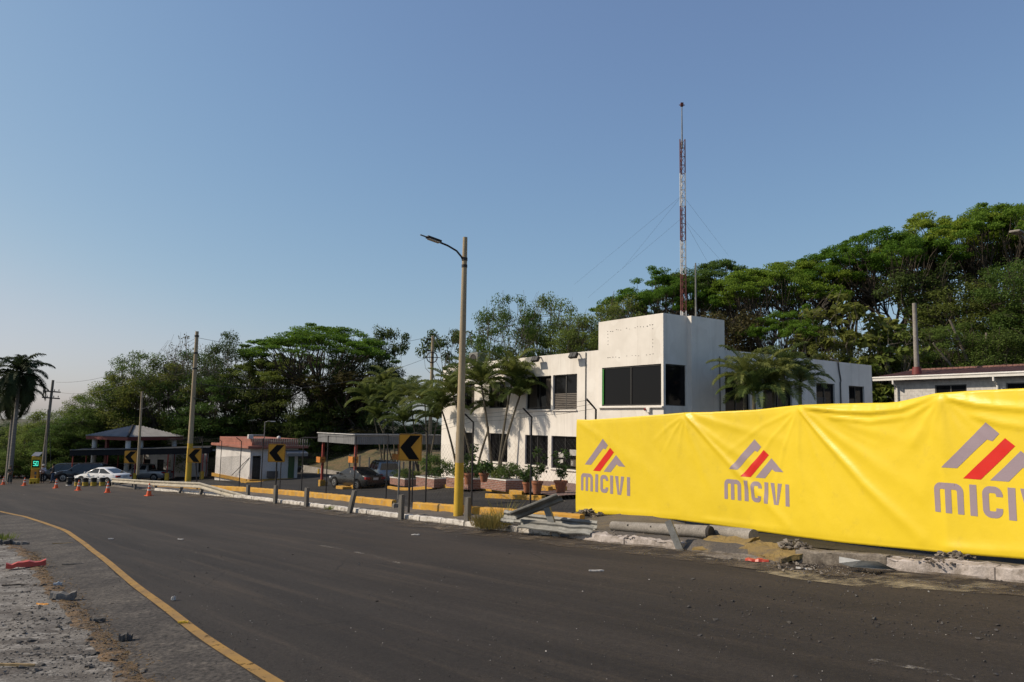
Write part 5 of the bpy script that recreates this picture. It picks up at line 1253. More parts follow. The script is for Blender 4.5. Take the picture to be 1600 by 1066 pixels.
def skeleton(rng, mb, C, fork, r0, lean=(0, 0), nsec=5, multi=1, tipr=.018, base=(0, 0, 0), twigs=3):
    """trunk, limbs and branches that reach every leaf clump"""
    base = np.array(base, float); fork = np.array(fork, float); mids = []
    n = 6; pts = []
    for i in range(n + 1):
        u = i / n; q = base * (1 - u) + fork * u; q = q + np.array([math.sin(u * 3 + lean[0]) * .12, math.cos(u * 2.3 + lean[1]) * .12, 0]) * math.sin(u * math.pi); pts.append(Vector(q))
    mb.tube([pts[0] + Vector((0, 0, -1.2))] + pts, [r0 * 1.35, r0 * 1.15] + [r0 * (1 - .35 * (i + 1) / n) for i in range(n)], 9)
    ang = np.arctan2(C[:, 1] - fork[1], C[:, 0] - fork[0]); order = np.argsort(ang); off = rng.integers(len(C)); order = np.roll(order, off)
    secs = np.array_split(order, nsec)
    for sc in secs:
        if len(sc) == 0: continue
        cen = C[sc].mean(0); f0 = fork - (fork - base) * rng.random() * .25
        d = cen - f0; rise = np.linalg.norm(d[:2]); l = np.linalg.norm(d)
        e = f0 + d * .62; e[2] = f0[2] + d[2] * .55
        mid = f0 + (e - f0) * .5 + np.array([0, 0, .06 * l]) + rng.normal(size=3) * .05 * l
        lim = [f0, f0 + (mid - f0) * .5 + rng.normal(size=3) * .03 * l, mid, e]; rl = r0 * .5
        mb.tube([Vector(q) for q in lim], [rl, rl * .85, rl * .7, rl * .5], 7, cap=False)
        for j in sc:
            u = .35 + .65 * rng.random(); st = mid * (1 - u) + e * u if u > .5 else (lim[1] * (1 - u * 2) + mid * u * 2)
            c = C[j]; dd = c - st; m_ = st + dd * .5 + rng.normal(size=3) * .07 * np.linalg.norm(dd) + np.array([0, 0, -.08 * np.linalg.norm(dd)])
            m2 = st + dd * .78 + rng.normal(size=3) * .05 * np.linalg.norm(dd)
            mb.tube([Vector(st), Vector(m_), Vector(m2), Vector(c)], [rl * .36, rl * .26, rl * .18, tipr], 5, cap=False)
            for q in range(twigs):
                v = rng.normal(size=3); v[2] = abs(v[2]) * .6; v /= np.linalg.norm(v); mb.tube([Vector(m2), Vector(m2 + v * .5 * np.linalg.norm(dd) * .5), Vector(c + v * .9)], [rl * .14, tipr, tipr * .5], 4, cap=False)
def ptree(kind, seed):
    """tree meshes at about 12 m height; returns (crown mesh, trunk mesh, height, half width)"""
    rng = np.random.default_rng(seed); mb = MB(); H = 12.0
    if kind == 'umbrella':
        R = 7.0; nd = 14; n = nd * 11; dr = np.sqrt((np.arange(nd) + .4) / nd) * R * .84; da = np.arange(nd) * 2.4 + rng.random() * 6; dz = H - .6 - 3.0 * (dr / R) ** 2 + rng.uniform(-.6, .4, nd); dR = rng.uniform(1.9, 2.9, nd)
        k_ = np.repeat(np.arange(nd), 11); r = np.sqrt(rng.random(n)) * dR[k_]; a = rng.random(n) * 6.283
        C = np.stack([dr[k_] * np.cos(da[k_]) + r * np.cos(a), dr[k_] * np.sin(da[k_]) + r * np.sin(a), dz[k_] - .16 * r * r + rng.normal(size=n) * .12], 1); Rxy = .5 + .5 * rng.random(n); V, N = leaves(rng, C, Rxy, Rxy * .26, 270, .17, 1.0)
        skeleton(rng, mb, C, (rng.normal() * .4, rng.normal() * .4, H * .36), .30, nsec=8, twigs=0, tipr=.014); mat_ = 'leaf_bright'; W = R
    elif kind == 'broad':
        R = 4.6; n = 110; d = rng.normal(size=(n, 3)); d /= np.linalg.norm(d, axis=1)[:, None]; rr = .45 + .55 * rng.random(n) ** .5
        C = d * rr[:, None] * np.array([R, R, 4.4]) + np.array([0, 0, 7.0]); C[:, :2] *= (1 + .22 * np.sin(3 * np.arctan2(C[:, 1], C[:, 0]) + seed))[:, None]
        Rxy = .7 + .8 * rng.random(n); V, N = leaves(rng, C, Rxy, Rxy * .5, 270, .175, .5); skeleton(rng, mb, C, (0, 0, 4.2), .26, nsec=6); mat_ = 'leaf_mid'; W = R
    elif kind == 'airy':
        R = 4.6; n = 64; d = rng.normal(size=(n, 3)); d /= np.linalg.norm(d, axis=1)[:, None]; d[:, 2] = np.abs(d[:, 2]) * 1.2 - .35; rr = .55 + .45 * rng.random(n) ** .5
        C = d * rr[:, None] * np.array([R, R, 4.4]) + np.array([0, 0, 7.4]); Rxy = .6 + .6 * rng.random(n); V, N = leaves(rng, C, Rxy, Rxy * .5, 170, .18, .5)
        skeleton(rng, mb, C, (.2, 0, 3.6), .22, nsec=7); mat_ = 'leaf_airy'; W = R
    elif kind == 'tuft':
        R = 2.6; n = 15; r = np.sqrt(rng.random(n)) * R; a = rng.random(n) * 6.283; C = np.stack([r * np.cos(a), r * np.sin(a), 9.6 + 2.0 * rng.random(n) - .12 * r * r], 1)
        Rxy = .6 + .35 * rng.random(n); V, N = leaves(rng, C, Rxy, Rxy * .7, 150, .27, .3); skeleton(rng, mb, C, (0, 0, 5.2), .15, nsec=5); mat_ = 'leaf_dark'; W = R + .6
    elif kind == 'bigleaf':
        R = 3.8; n = 62; d = rng.normal(size=(n, 3)); d /= np.linalg.norm(d, axis=1)[:, None]; C = d * (.5 + .5 * rng.random(n))[:, None] * np.array([R, R, 4.6]) + np.array([0, 0, 7.0])
        Rxy = .6 + .4 * rng.random(n); V, N = leaves(rng, C, Rxy, Rxy * .5, 42, .55, .5, .4, .55); skeleton(rng, mb, C, (0, 0, 4.0), .2, nsec=6); mat_ = 'leaf_olive'; W = R
    elif kind == 'bush':
        R = 4.4; n = 80; d = rng.normal(size=(n, 3)); d /= np.linalg.norm(d, axis=1)[:, None]; d[:, 2] = np.abs(d[:, 2])
        C = d * (.55 + .45 * rng.random(n) ** .5)[:, None] * np.array([R, R, 8.5]) + np.array([0, 0, 1.4]); C[:, :2] *= (1 + .25 * np.sin(3 * np.arctan2(C[:, 1], C[:, 0]) + seed))[:, None]
        Rxy = .8 + .8 * rng.random(n); V, N = leaves(rng, C, Rxy, Rxy * .5, 250, .2, .4, .2); skeleton(rng, mb, C, (0, 0, 2.2), .2, nsec=6); mat_ = 'leaf_mid'; W = R; H = 10.8
    elif kind == 'column':
        R = 2.0; n = 90; z = rng.random(n) * 10 + 1.4; a = rng.random(n) * 6.283; r = R * (.45 + .55 * rng.random(n)) * (.75 + .35 * np.sin(z * .9 + seed)) * np.where(z > 9, 1.25, 1)
        C = np.stack([r * np.cos(a), r * np.sin(a), z], 1); Rxy = .55 + .4 * rng.random(n); V, N = leaves(rng, C, Rxy, Rxy * .9, 150, .22, .2, .5); skeleton(rng, mb, C, (0, 0, 6), .25, nsec=5); mat_ = 'leaf_olive'; W = R
    elif kind == 'bare':
        R = 4.2; n = 70; d = rng.normal(size=(n, 3)); d /= np.linalg.norm(d, axis=1)[:, None]; d[:, 2] = np.abs(d[:, 2]); C = d * (.6 + .4 * rng.random(n))[:, None] * np.array([R, R, 5.2]) + np.array([0, 0, 6.4])
        Rxy = .5 + .4 * rng.random(n); V, N = leaves(rng, C, Rxy, Rxy * .6, 9, .2, .3); skeleton(rng, mb, C, (0, 0, 4.5), .2, nsec=6, tipr=.014); mat_ = 'leaf_brown'; W = R
    crown = mesh_quads('crown', V, N, M[mat_])
    to = mb.build('trunk', M['bark_pale'] if kind in ('airy', 'tuft', 'bare', 'bigleaf') else M['bark'], smooth='all', recalc=False); tm = to.data; bpy.data.objects.remove(to)
    return crown, tm, H, W
TREES = {}
def variants(kind, seeds, mats=None):
    TREES[kind] = [ptree(kind, s) for s in seeds]
for k_, s_ in (('umbrella', (1, 2, 3)), ('broad', (11, 12, 13)), ('airy', (21, 22, 23)), ('tuft', (31, 32)), ('bigleaf', (41, 42)), ('bush', (51, 52, 53)), ('column', (61,)), ('bare', (71,))): variants(k_, s_)
MATVAR = {}
def crown_mesh(me, mname):
    if mname is None or me.materials[0] == M[mname]: return me
    key = (me.name, mname)
    if key not in MATVAR:
        c = me.copy(); c.materials[0] = M[mname]; MATVAR[key] = c
    return MATVAR[key]
trng = random.Random(77); tcount = {}
def tree(px, ytop, wpx, Y, kind, label, group, leaf=None, v=None, name=None, cat='tree', zoff=0.0):
    if group == GL: Y = max(Y + (10 if px < 330 and Y < 93 else 0), 93 if px < 620 else 0)
    g = P(px, 650, Y); g.z = gz(g.x, g.y) + zoff
    Ht = ztop(g.x, g.y, ytop) - g.z; Wd = wpx / FPX * Y / 2
    i = tcount.get(kind, 0); tcount[kind] = i + 1
    cm, tm, H, W = TREES[kind][(i if v is None else v) % len(TREES[kind])]
    t = thing(name or 'tree', label, cat, g, trng.uniform(0, 6.28), group)
    if kind == 'umbrella': Wd *= 1.12
    t.scale = (Wd / W, Wd / W, Ht / H)
    c = bpy.data.objects.new('crown', crown_mesh(cm, leaf)); COL.objects.link(c); c.parent = t
    k = bpy.data.objects.new('trunk', tm); COL.objects.link(k); k.parent = t
    return t
GL, GR = 'trees of the left hand forest', 'trees on the slope behind the office'
for px, yt, w, Y, kind, leaf, lab in (
    (490, 500, 235, 84, 'umbrella', None, 'broad flat topped bright green tree crowning the left forest'),
    (420, 545, 130, 88, 'umbrella', 'leaf_mid', 'smaller flat topped tree on the left shoulder of the bright green one'),
    (560, 520, 120, 80, 'broad', 'leaf_dark', 'dark leafy tree on the right shoulder of the bright flat topped tree'),
    (605, 503, 74, 76, 'tuft', None, 'slender pale stemmed tree with dark leaf tufts alone against the sky left of the lamp'),
    (357, 501, 118, 92, 'airy', 'leaf_dark', 'thin crowned grey green tree breaking the skyline right of the leaning pole'),
    (285, 515, 140, 96, 'bare', None, 'nearly leafless twiggy tree on the skyline left of the leaning pole'),
    (300, 535, 150, 90, 'airy', 'leaf_mid', 'open crowned tree behind the leaning pole'),
    (225, 525, 130, 94, 'airy', 'leaf_airy', 'light green open crowned tree on the skyline above the pavilion'),
    (178, 575, 110, 94, 'airy', 'leaf_airy', 'small light green tree stepping down the skyline left of the pavilion'),
    (128, 608, 90, 96, 'airy', None, 'sparse little tree low on the skyline above the timber post'),
    (255, 560, 160, 84, 'broad', 'leaf_olive', 'rounded olive green tree above the pavilion roof'),
    (190, 610, 130, 84, 'broad', None, 'rounded mid green tree left above the pavilion roof'),
    (120, 645, 120, 82, 'broad', 'leaf_mid', 'low rounded tree right of the crossarm pole'),
    (340, 580, 150, 80, 'broad', 'leaf_mid', 'rounded tree right of the leaning pole below the skyline'),
    (450, 570, 150, 78, 'broad', 'leaf_olive', 'olive rounded tree under the bright flat topped tree'),
    (395, 610, 120, 76, 'bigleaf', None, 'coarse leaved tree above the salmon kiosk'),
    (545, 585, 130, 76, 'column', 'leaf_brown', 'vine covered brownish trunk above the toll canopy'),
    (505, 625, 120, 74, 'bigleaf', 'leaf_mid', 'coarse leaved green tree above the left end of the toll canopy'),
    (320, 640, 120, 76, 'bigleaf', 'leaf_mid', 'coarse leaved tree between the pavilion and the kiosk'),
    (590, 560, 90, 84, 'airy', 'leaf_dark', 'thin dark tree under the tufted pale stemmed tree')):
    tree(px, yt, w, Y, kind, lab, GL, leaf)
for px, yt, w, Y, kind, leaf, lab in (
    (692, 506, 92, 78, 'tuft', 'leaf_dark', 'dark tufted tree just left of the lamp pole behind the ring antenna'),
    (785, 438, 140, 64, 'airy', None, 'open many stemmed tree right of the lamp pole'),
    (857, 445, 130, 66, 'airy', 'leaf_mid', 'taller loose crowned tree above the parapet floodlights'),
    (905, 475, 130, 62, 'broad', 'leaf_airy', 'dense feathery green tree behind the office parapet'),
    (962, 436, 150, 64, 'airy', None, 'light olive open tree rising behind the left of the tower'),
    (950, 480, 140, 66, 'broad', 'leaf_mid', 'rounded green tree directly left of the tower'),
    (1030, 414, 170, 66, 'umbrella', None, 'flat topped green tree behind the radio mast'),
    (1110, 402, 190, 68, 'umbrella', 'leaf_mid', 'flat topped tree right of the antenna pole'),
    (1190, 402, 210, 64, 'umbrella', None, 'wide layered tree above the right wing of the office'),
    (1275, 395, 200, 68, 'umbrella', None, 'dark layered tree in the middle of the right skyline'),
    (1335, 375, 190, 66, 'umbrella', 'leaf_bright', 'layered tree rising toward the tallest crowns'),
    (1410, 345, 220, 62, 'umbrella', None, 'tall layered tree with bare forking limbs left of the shed pole'),
    (1500, 322, 220, 64, 'umbrella', None, 'tall umbrella shaped tree above the brown shed roof'),
    (1570, 308, 230, 60, 'umbrella', None, 'tallest umbrella shaped tree at the right edge'),
    (1660, 305, 230, 62, 'umbrella', None, 'umbrella shaped tree cut by the right edge of the photo'),
    (1450, 416, 96, 58, 'column', 'leaf_dark', 'trunk wrapped in dark vines under the tall umbrella crowns'),
    (1157, 485, 90, 58, 'column', 'leaf_brown', 'brownish vine hung tree just right of the tower'),
    (1235, 470, 130, 56, 'umbrella', None, 'low spreading bright tree above the right wing roof'),
    (1330, 450, 170, 54, 'bigleaf', None, 'coarse leaved tree with bare crooked limbs above the far right wing'),
    (1400, 490, 130, 52, 'bigleaf', 'leaf_mid', 'coarse leaved green tree left of the shed pole'),
    (1290, 500, 120, 54, 'airy', 'leaf_olive', 'twiggy olive tree behind the end of the right wing'),
    (1540, 428, 190, 56, 'broad', 'leaf_olive', 'dense rounded tree above the shed roof'),
    (1600, 392, 170, 54, 'broad', 'leaf_mid', 'dense dark tree at the right edge under the umbrella crowns'),
    (1500, 500, 150, 52, 'broad', 'leaf_mid', 'rounded tree behind the middle of the shed roof'),
    (1585, 500, 160, 50, 'bush', 'leaf_olive', 'thick leafy mass behind the right end of the shed roof'),
    (1680, 420, 200, 52, 'broad', 'leaf_mid', 'dense tree beyond the right edge above the shed')):
    tree(px, yt, w, Y, kind, lab, GR, leaf)
tree(743, 536, 52, 58, 'bush', 'round yellow green bush standing above the office roof right of the lamp pole', GR, 'leaf_airy', name='bush', cat='bush')
tree(790, 520, 90, 64, 'bush', 'dark bush behind the office roof under the many stemmed tree', GR, 'leaf_dark', name='bush', cat='bush')
# undergrowth along the foot of both forests
ug = random.Random(5)
for i, px in enumerate(range(20, 690, 27)):
    for row in range(2):
        yt = (655, 672)[row] + ug.uniform(-22, 18) - (14 if 250 < px < 560 else 0); Y = (82, 76)[row] + ug.uniform(-2, 3) + (17 if px < 340 else 15)
        tree(px + ug.uniform(-10, 10), yt, ug.uniform(70, 110), Y, 'bush', 'leafy dark green bush in the undergrowth along the foot of the left forest', 'bushes at the foot of the left forest', ('leaf_mid', 'leaf_dark', None, 'leaf_olive')[(i + row) % 4], name='bush', cat='bush')
for i, px in enumerate(range(1130, 1720, 34)):
    for row in range(2):
        yt = (545, 565)[row] + ug.uniform(-24, 14); Y = (62, 57)[row] + ug.uniform(-2, 2)
        tree(px + ug.uniform(-10, 10), yt, ug.uniform(90, 140), Y, 'bush', 'leafy dark green bush in the undergrowth on the slope behind the office', 'bushes on the slope behind the office', ('leaf_mid', 'leaf_dark', 'leaf_olive', None)[(i + row) % 4], name='bush', cat='bush')
for i, (px, yt, w, Y, leaf) in enumerate(((8, 650, 90, 122, 'leaf_dark'), (45, 668, 80, 118, 'leaf_dark'), (-30, 640, 90, 125, 'leaf_dark'), (25, 708, 70, 98, 'leaf_mid'), (60, 715, 60, 95, 'leaf_olive'), (95, 712, 70, 92, 'leaf_mid'), (-10, 704, 70, 100, 'leaf_mid'), (118, 720, 60, 90, 'leaf_dark'))):
    tree(px, yt, w, Y, 'bush', 'low roadside bush on the bank at the far left end of the road', 'roadside bushes at the far left', leaf, name='bush', cat='bush')
# bare fallen trunks leaning on the slope behind the shed
for i, (p0, p1, lab) in enumerate((((1488, 574), (1458, 536), 'pale bare trunk leaning left behind the shed roof, shorter one'), ((1516, 572), (1484, 500), 'long pale bare trunk leaning left behind the shed roof'), ((1542, 568), (1541, 520), 'upright pale bare trunk behind the shed roof'))):
    a = P(p0[0], p0[1], 50.5); b_ = P(p1[0], p1[1], 50.5); d = b_ - a; gd = gz(a.x, a.y) - 1
    a2 = a - d * ((a.z - gd) / d.z); t = thing('bare_trunk', lab, 'tree trunk', a2)
    mb = MB(); q = b_ - a2; mb.tube([q * 0, q * .3 + Vector((.1, 0, 0)), q * .7, q], [.13, .12, .10, .07], 8); mb.tube([q * .8, q * .9 + Vector((-.5, 0, .2))], [.05, .03], 6); mb.build('trunk', M['bark_pale'], t, smooth=True)

# ---- palms
def frond(L, droop, nl=34, wl=.5, rng=None, lift=.5, fold=.5, wleaf=.035):
    """one feathered frond in its own frame: grows along +x, rises then droops; returns leaflet verts, rachis points"""
    pts = []; n = 14; a = lift; p = Vector((0, 0, 0))
    for i in range(n + 1):
        pts.append(p.copy()); p = p + Vector((math.cos(a), 0, math.sin(a))) * (L / n); a -= droop / n * (1 + .9 * i / n)
    V = []
    for i in range(nl):
        u = .12 + .88 * i / (nl - 1); f_ = u * n; k = min(n - 1, int(f_)); p = pts[k].lerp(pts[k + 1], f_ - k); t = (pts[k + 1] - pts[k]).normalized(); upv = Vector((-t.z, 0, t.x))
        ll = wl * math.sin(math.pi * min(1, .12 + u * .88)) ** .6 * (.75 + .35 * rng.random()) + .08
        for sgn in (-1, 1):
            d = (Vector((0, sgn, 0)) * .9 + t * (.45 + .4 * u) + upv * (fold + rng.uniform(-.15, .15))).normalized(); e = p + d * ll; e.z -= ll * (.25 + rng.random() * .35)
            m_ = p + d * ll * .55; w = t * wleaf
            V += [p - w * .5, p + w * .5, m_ + w * .6, m_ - w * .6]; V += [m_ - w * .6, m_ + w * .6, e + w * .05, e - w * .05]
    return V, pts
def palm_crown(seed, nf, L, droop, nl, wl, m, lift=(1.2, .0), fold=.4, wleaf=.04, rr=.02):
    rng = random.Random(seed); V = []; mb = MB()
    for i in range(nf):
        az = i * 2.399 + rng.uniform(-.3, .3); lf = lift[0] + (lift[1] - lift[0]) * (i / (nf - 1)) + rng.uniform(-.15, .15); v, pts = frond(L * rng.uniform(.8, 1.1), droop * rng.uniform(.8, 1.25), nl, wl, rng, lf, fold, wleaf)
        R = rz(az); V += [R @ p for p in v]; mb.tube([R @ p for p in pts[::2]], [rr * (1 - .85 * k / 7) for k in range(8)], 4, cap=False)
    n0 = len(V) // 4; return mesh_quads('crown', np.array([tuple(p) for p in V]), n0, m), mb
def crownobj(par, me, rach, loc, rotz, sc=1.0):
    c = bpy.data.objects.new('crown', me); COL.objects.link(c); c.parent = par; c.location = loc; c.rotation_euler = (0, 0, rotz); c.scale = (sc,) * 3
    r = bpy.data.objects.new('frond_stems', rach); COL.objects.link(r); r.parent = c
    return c
def meshof(mb, m):
    o = mb.build('frond_stems', m, recalc=False); me = o.data; bpy.data.objects.remove(o); return me
ARE = []
for sd_ in (1, 2, 3):
    c, mb = palm_crown(sd_, 16, 2.0, 1.0, 36, .56, M['leaf_palm'], (1.5, .5), .55, .038, .02); ARE.append((c, meshof(mb, M['leaf_olive'])))
WIS = []
for sd_ in (7, 8):
    c, mb = palm_crown(sd_, 15, 1.9, 1.2, 34, .46, M['leaf_palm'], (1.52, .35), .5, .036, .018); WIS.append((c, meshof(mb, M['leaf_olive'])))
ROY = []
for sd_ in (4, 5):
    c, mb = palm_crown(sd_, 30, 3.7, 1.35, 46, .85, M['leaf_royal'], (1.55, -.75), .25, .08, .04); ROY.append((c, meshof(mb, M['leaf_royal'])))
def palm(base, tips, label, group, crowns, r=.055, m='areca_trunk', sc=1.0, name='palm_tree', rnd=random.Random(9), shaft=False):
    t = thing(name, label, 'palm', base, 0, group)
    for tip in tips:
        q = Vector(tip) - Vector(base); side = Vector((q.y, -q.x, 0)); bend = q * .5 + Vector((-q.x * .18, -q.y * .18, .0))
        n = 9; pts = []
        for i in range(n + 1):
            u = i / n; pts.append((bend * (2 * u * (1 - u)) + q * u * u))
        mb = MB(); mb.tube([Vector((0, 0, -.3))] + pts[0:], [r * 1.25] + [r * (1.15 - .4 * i / n) for i in range(n + 1)], 8); mb.build('trunk', M[m], t, smooth=True)
        if shaft:
            mb = MB(); mb.tube([q * .985, q + Vector((0, 0, .9))], [r * .8, r * .5], 8); mb.build('crownshaft', M['leaf_olive'], t, smooth=True); q = q + Vector((0, 0, .8))
        cm, rm = rnd.choice(crowns); crownobj(t, cm, rm, q, rnd.uniform(0, 6.28), sc * rnd.uniform(.9, 1.1))
    return t
GP = 'slender palms along the office front'
def pbase(px, py): return G(px, py, .2)
def ptip(px, py, b, dy=0): return P(px, py, b.y + dy)
for (bx, by, tips, lab, sc) in (
    (777, 752, [(801, 592, .4), (812, 620, .2)], 'tall palm beside the satellite dish with two slender trunks', 1.0),
    (770, 750, [(752, 602, -.3)], 'palm with arching crown right of the lamp pole', 1.05),
    (742, 748, [(708, 618, -.5), (775, 640, .3)], 'palm whose leaning trunks cross behind the lamp pole', 1.0),
    (716, 748, [(690, 640, -.4), (735, 592, 0.6)], 'palm growing at the far left window behind the lamp pole', 1.05),
    (668, 748, [(664, 632, 0), (684, 655, .5)], 'palm above the flowers of the planter left of the lamp pole', 1.1),
    (655, 747, [(640, 622, .4), (630, 662, -.3)], 'palm with drooping yellowed fronds above the big arrow sign', 1.1),
    (618, 745, [(611, 628, 0.5), (590, 655, .4)], 'palm right of the toll canopy with feathery grey green crown', 1.15),
    (600, 745, [(578, 628, 1.0), (600, 605, 2.0)], 'leftmost palm of the row rising over the toll canopy', 1.2)):
    b = pbase(bx, by); palm(b, [ptip(x, y, b, d) for x, y, d in tips], lab, GP, ARE, .06, sc=sc)
for (px, yb, tips, Y, lab) in ((1165, 660, [(1163, 592)], 30.5, 'palm with drooping fronds at the corner of the tower'), (1190, 660, [(1196, 588)], 31.5, 'palm in the middle of the clump before the shaded office wing'), (1226, 660, [(1224, 580), ], 32.5, 'tallest palm of the clump before the shaded office wing'), (1250, 660, [(1250, 598)], 32.5, 'rightmost palm of the clump before the shaded office wing'), (1208, 660, [(1209, 612)], 30.8, 'lowest palm in the clump before the shaded office wing'), (1176, 660, [(1178, 618)], 30.0, 'front palm of the clump before the shaded office wing, near the tower')):
    b = P(px, yb, Y); b.z = gz(b.x, b.y); palm(b, [P(x, y, Y) for x, y in tips], lab, 'palms before the shaded office wing', WIS, .09, sc=.95)
for (px, yb, px2, yt, Y, lab) in ((12, 740, 22, 622, 84, 'royal palm at the far left edge, left trunk of the pair'), (15, 748, 30, 596, 80, 'royal palm at the far left, right trunk of the pair with the big dark crown')):
    b = P(px, yb, Y); b.z = gz(b.x, b.y); palm(b, [P(px2, yt, Y)], lab, 'royal palms at the far left', ROY, .22, 'palm_trunk', 1.0, shaft=True)

# ---- planters' growth, potted plants, dry grass
def shrub_mesh(seed, n, R, H, cnt, size, m, droop=.2):
    rng = np.random.default_rng(seed); C = np.stack([rng.uniform(-R, R, n), rng.uniform(-R, R, n), H * (.25 + .7 * rng.random(n))], 1)
    V, N = leaves(rng, C, np.full(n, .18) + .1 * rng.random(n), np.full(n, .14), cnt, size, .3, droop, .4); return mesh_quads('foliage', V, N, M[m])
SHR = [shrub_mesh(1, 14, .42, .62, 40, .10, 'leaf_pot'), shrub_mesh(2, 14, .42, .45, 45, .09, 'leaf_olive'), shrub_mesh(3, 16, .4, 1.15, 40, .11, 'leaf_mid')]
sr = random.Random(12)
labs = ('low shrub growing in the brick planter nearest the banner', 'low shrub in the planter behind the lamp pole', 'flowering shrub in the planter left of the lamp pole', 'shrub in the planter under the palms', 'shrub in the planter by the grey vehicle')
for i, (p0, q0, dp, L, z) in enumerate(plant_spots):
    n = max(2, int(L / .55))
    for k in range(n):
        for row in range(2):
            loc = bw(p0 + .4 + row * .5, q0 + .3 + (L - .6) * k / max(1, n - 1), z)
            me = SHR[(k + row) % 2] if i != 2 else SHR[2 if (k + row) % 3 else 0]
            t = thing('shrub', labs[i], 'shrub', loc, sr.uniform(0, 6.28), labs[i].replace('shrub', 'shrubs'))
            c = bpy.data.objects.new('foliage', me); COL.objects.link(c); c.parent = t; s = sr.uniform(.8, 1.15); c.scale = (s, s, s)
            mb = MB(); mb.tube([(0, 0, -.1), (0, 0, .3)], .02, 5); mb.build('stem', M['bark'], t)
for (px, py, h, w, lab, hp, kind) in ((823, 770, .42, .17, 'small terracotta pot with low plant beside the brick planter', .45, 1), (839, 772, .5, .22, 'terracotta pot with bushy green plant in the middle of the office front', 1.25, 2), (876, 769.5, .46, .26, 'terracotta pot with tall upright plant beside the banner', 1.35, 2), (732, 757, .42, .2, 'terracotta pot standing on the planter wall right of the lamp pole', 1.0, 2), (756, 753, .34, .19, 'small terracotta pot on the planter behind the lamp pole', .4, 1)):
    lift = .15
    t, g = pot(px, py, h, w, lab, lift if py > 760 else .75)
    rng = np.random.default_rng(int(px)); n = 12; C = np.stack([rng.normal(size=n) * .17, rng.normal(size=n) * .17, h + hp * (.15 + .85 * rng.random(n))], 1)
    V, N = leaves(rng, C, np.full(n, .16), np.full(n, .16), 28, .15, .3, .2, .4); o = bpy.data.objects.new('plant', mesh_quads('plant', V, N, M['leaf_pot'])); COL.objects.link(o); o.parent = t
    mb = MB()
    for c in C: mb.tube([(0, 0, h * .85), (c[0] * .5, c[1] * .5, (h + c[2]) / 2), tuple(c)], .008, 4, cap=False)
    mb.build('stem', M['bark'], o)
def grass_clump(px, py, R, H, n, label, m='grass_dry', lift=.12, seed=1):
    rng = random.Random(seed); V = []
    for i in range(n):
        a = rng.uniform(0, 6.28); r = R * rng.random() ** .7 * .5; p = Vector((r * math.cos(a), r * math.sin(a), 0)); h = H * rng.uniform(.4, 1.1); la = a + rng.uniform(-.8, .8); ln = rng.uniform(.15, .9) * h
        d = Vector((math.cos(la) * ln, math.sin(la) * ln, h)); s = Vector((-math.sin(la), math.cos(la), 0)) * .006; m1 = p + d * .5 + Vector((0, 0, h * .12)); e = p + d
        V += [p - s, p + s, m1 + s, m1 - s, m1 - s, m1 + s, e + s * .1, e - s * .1]
    o = bpy.data.objects.new('grass_clump', mesh_quads('grass_clump', np.array([tuple(v) for v in V]), len(V) // 4, M[m])); COL.objects.link(o); o.location = G(px, py, lift); setp(o, label, 'grass', 'dry grass clumps by the kerb'); return o
grass_clump(768, 824, 1.0, .42, 520, 'dry yellowish grass clump on the kerb right of the lamp pole', seed=2)
grass_clump(752, 822, .6, .30, 260, 'smaller green tinged grass clump beside the pale guard post', seed=3)
grass_clump(785, 822, .5, .75, 60, 'few tall thin dry stalks left of the broken rail', seed=4)
grass_clump(4, 843, .8, .2, 200, 'short green grass tuft at the left edge of the dirt verge', 'leaf_olive', .05, seed=6)
grass_clump(514, 796, .35, .16, 90, 'small grass tuft between white kerb stones left of the black sedan', 'leaf_olive', .1, seed=7)

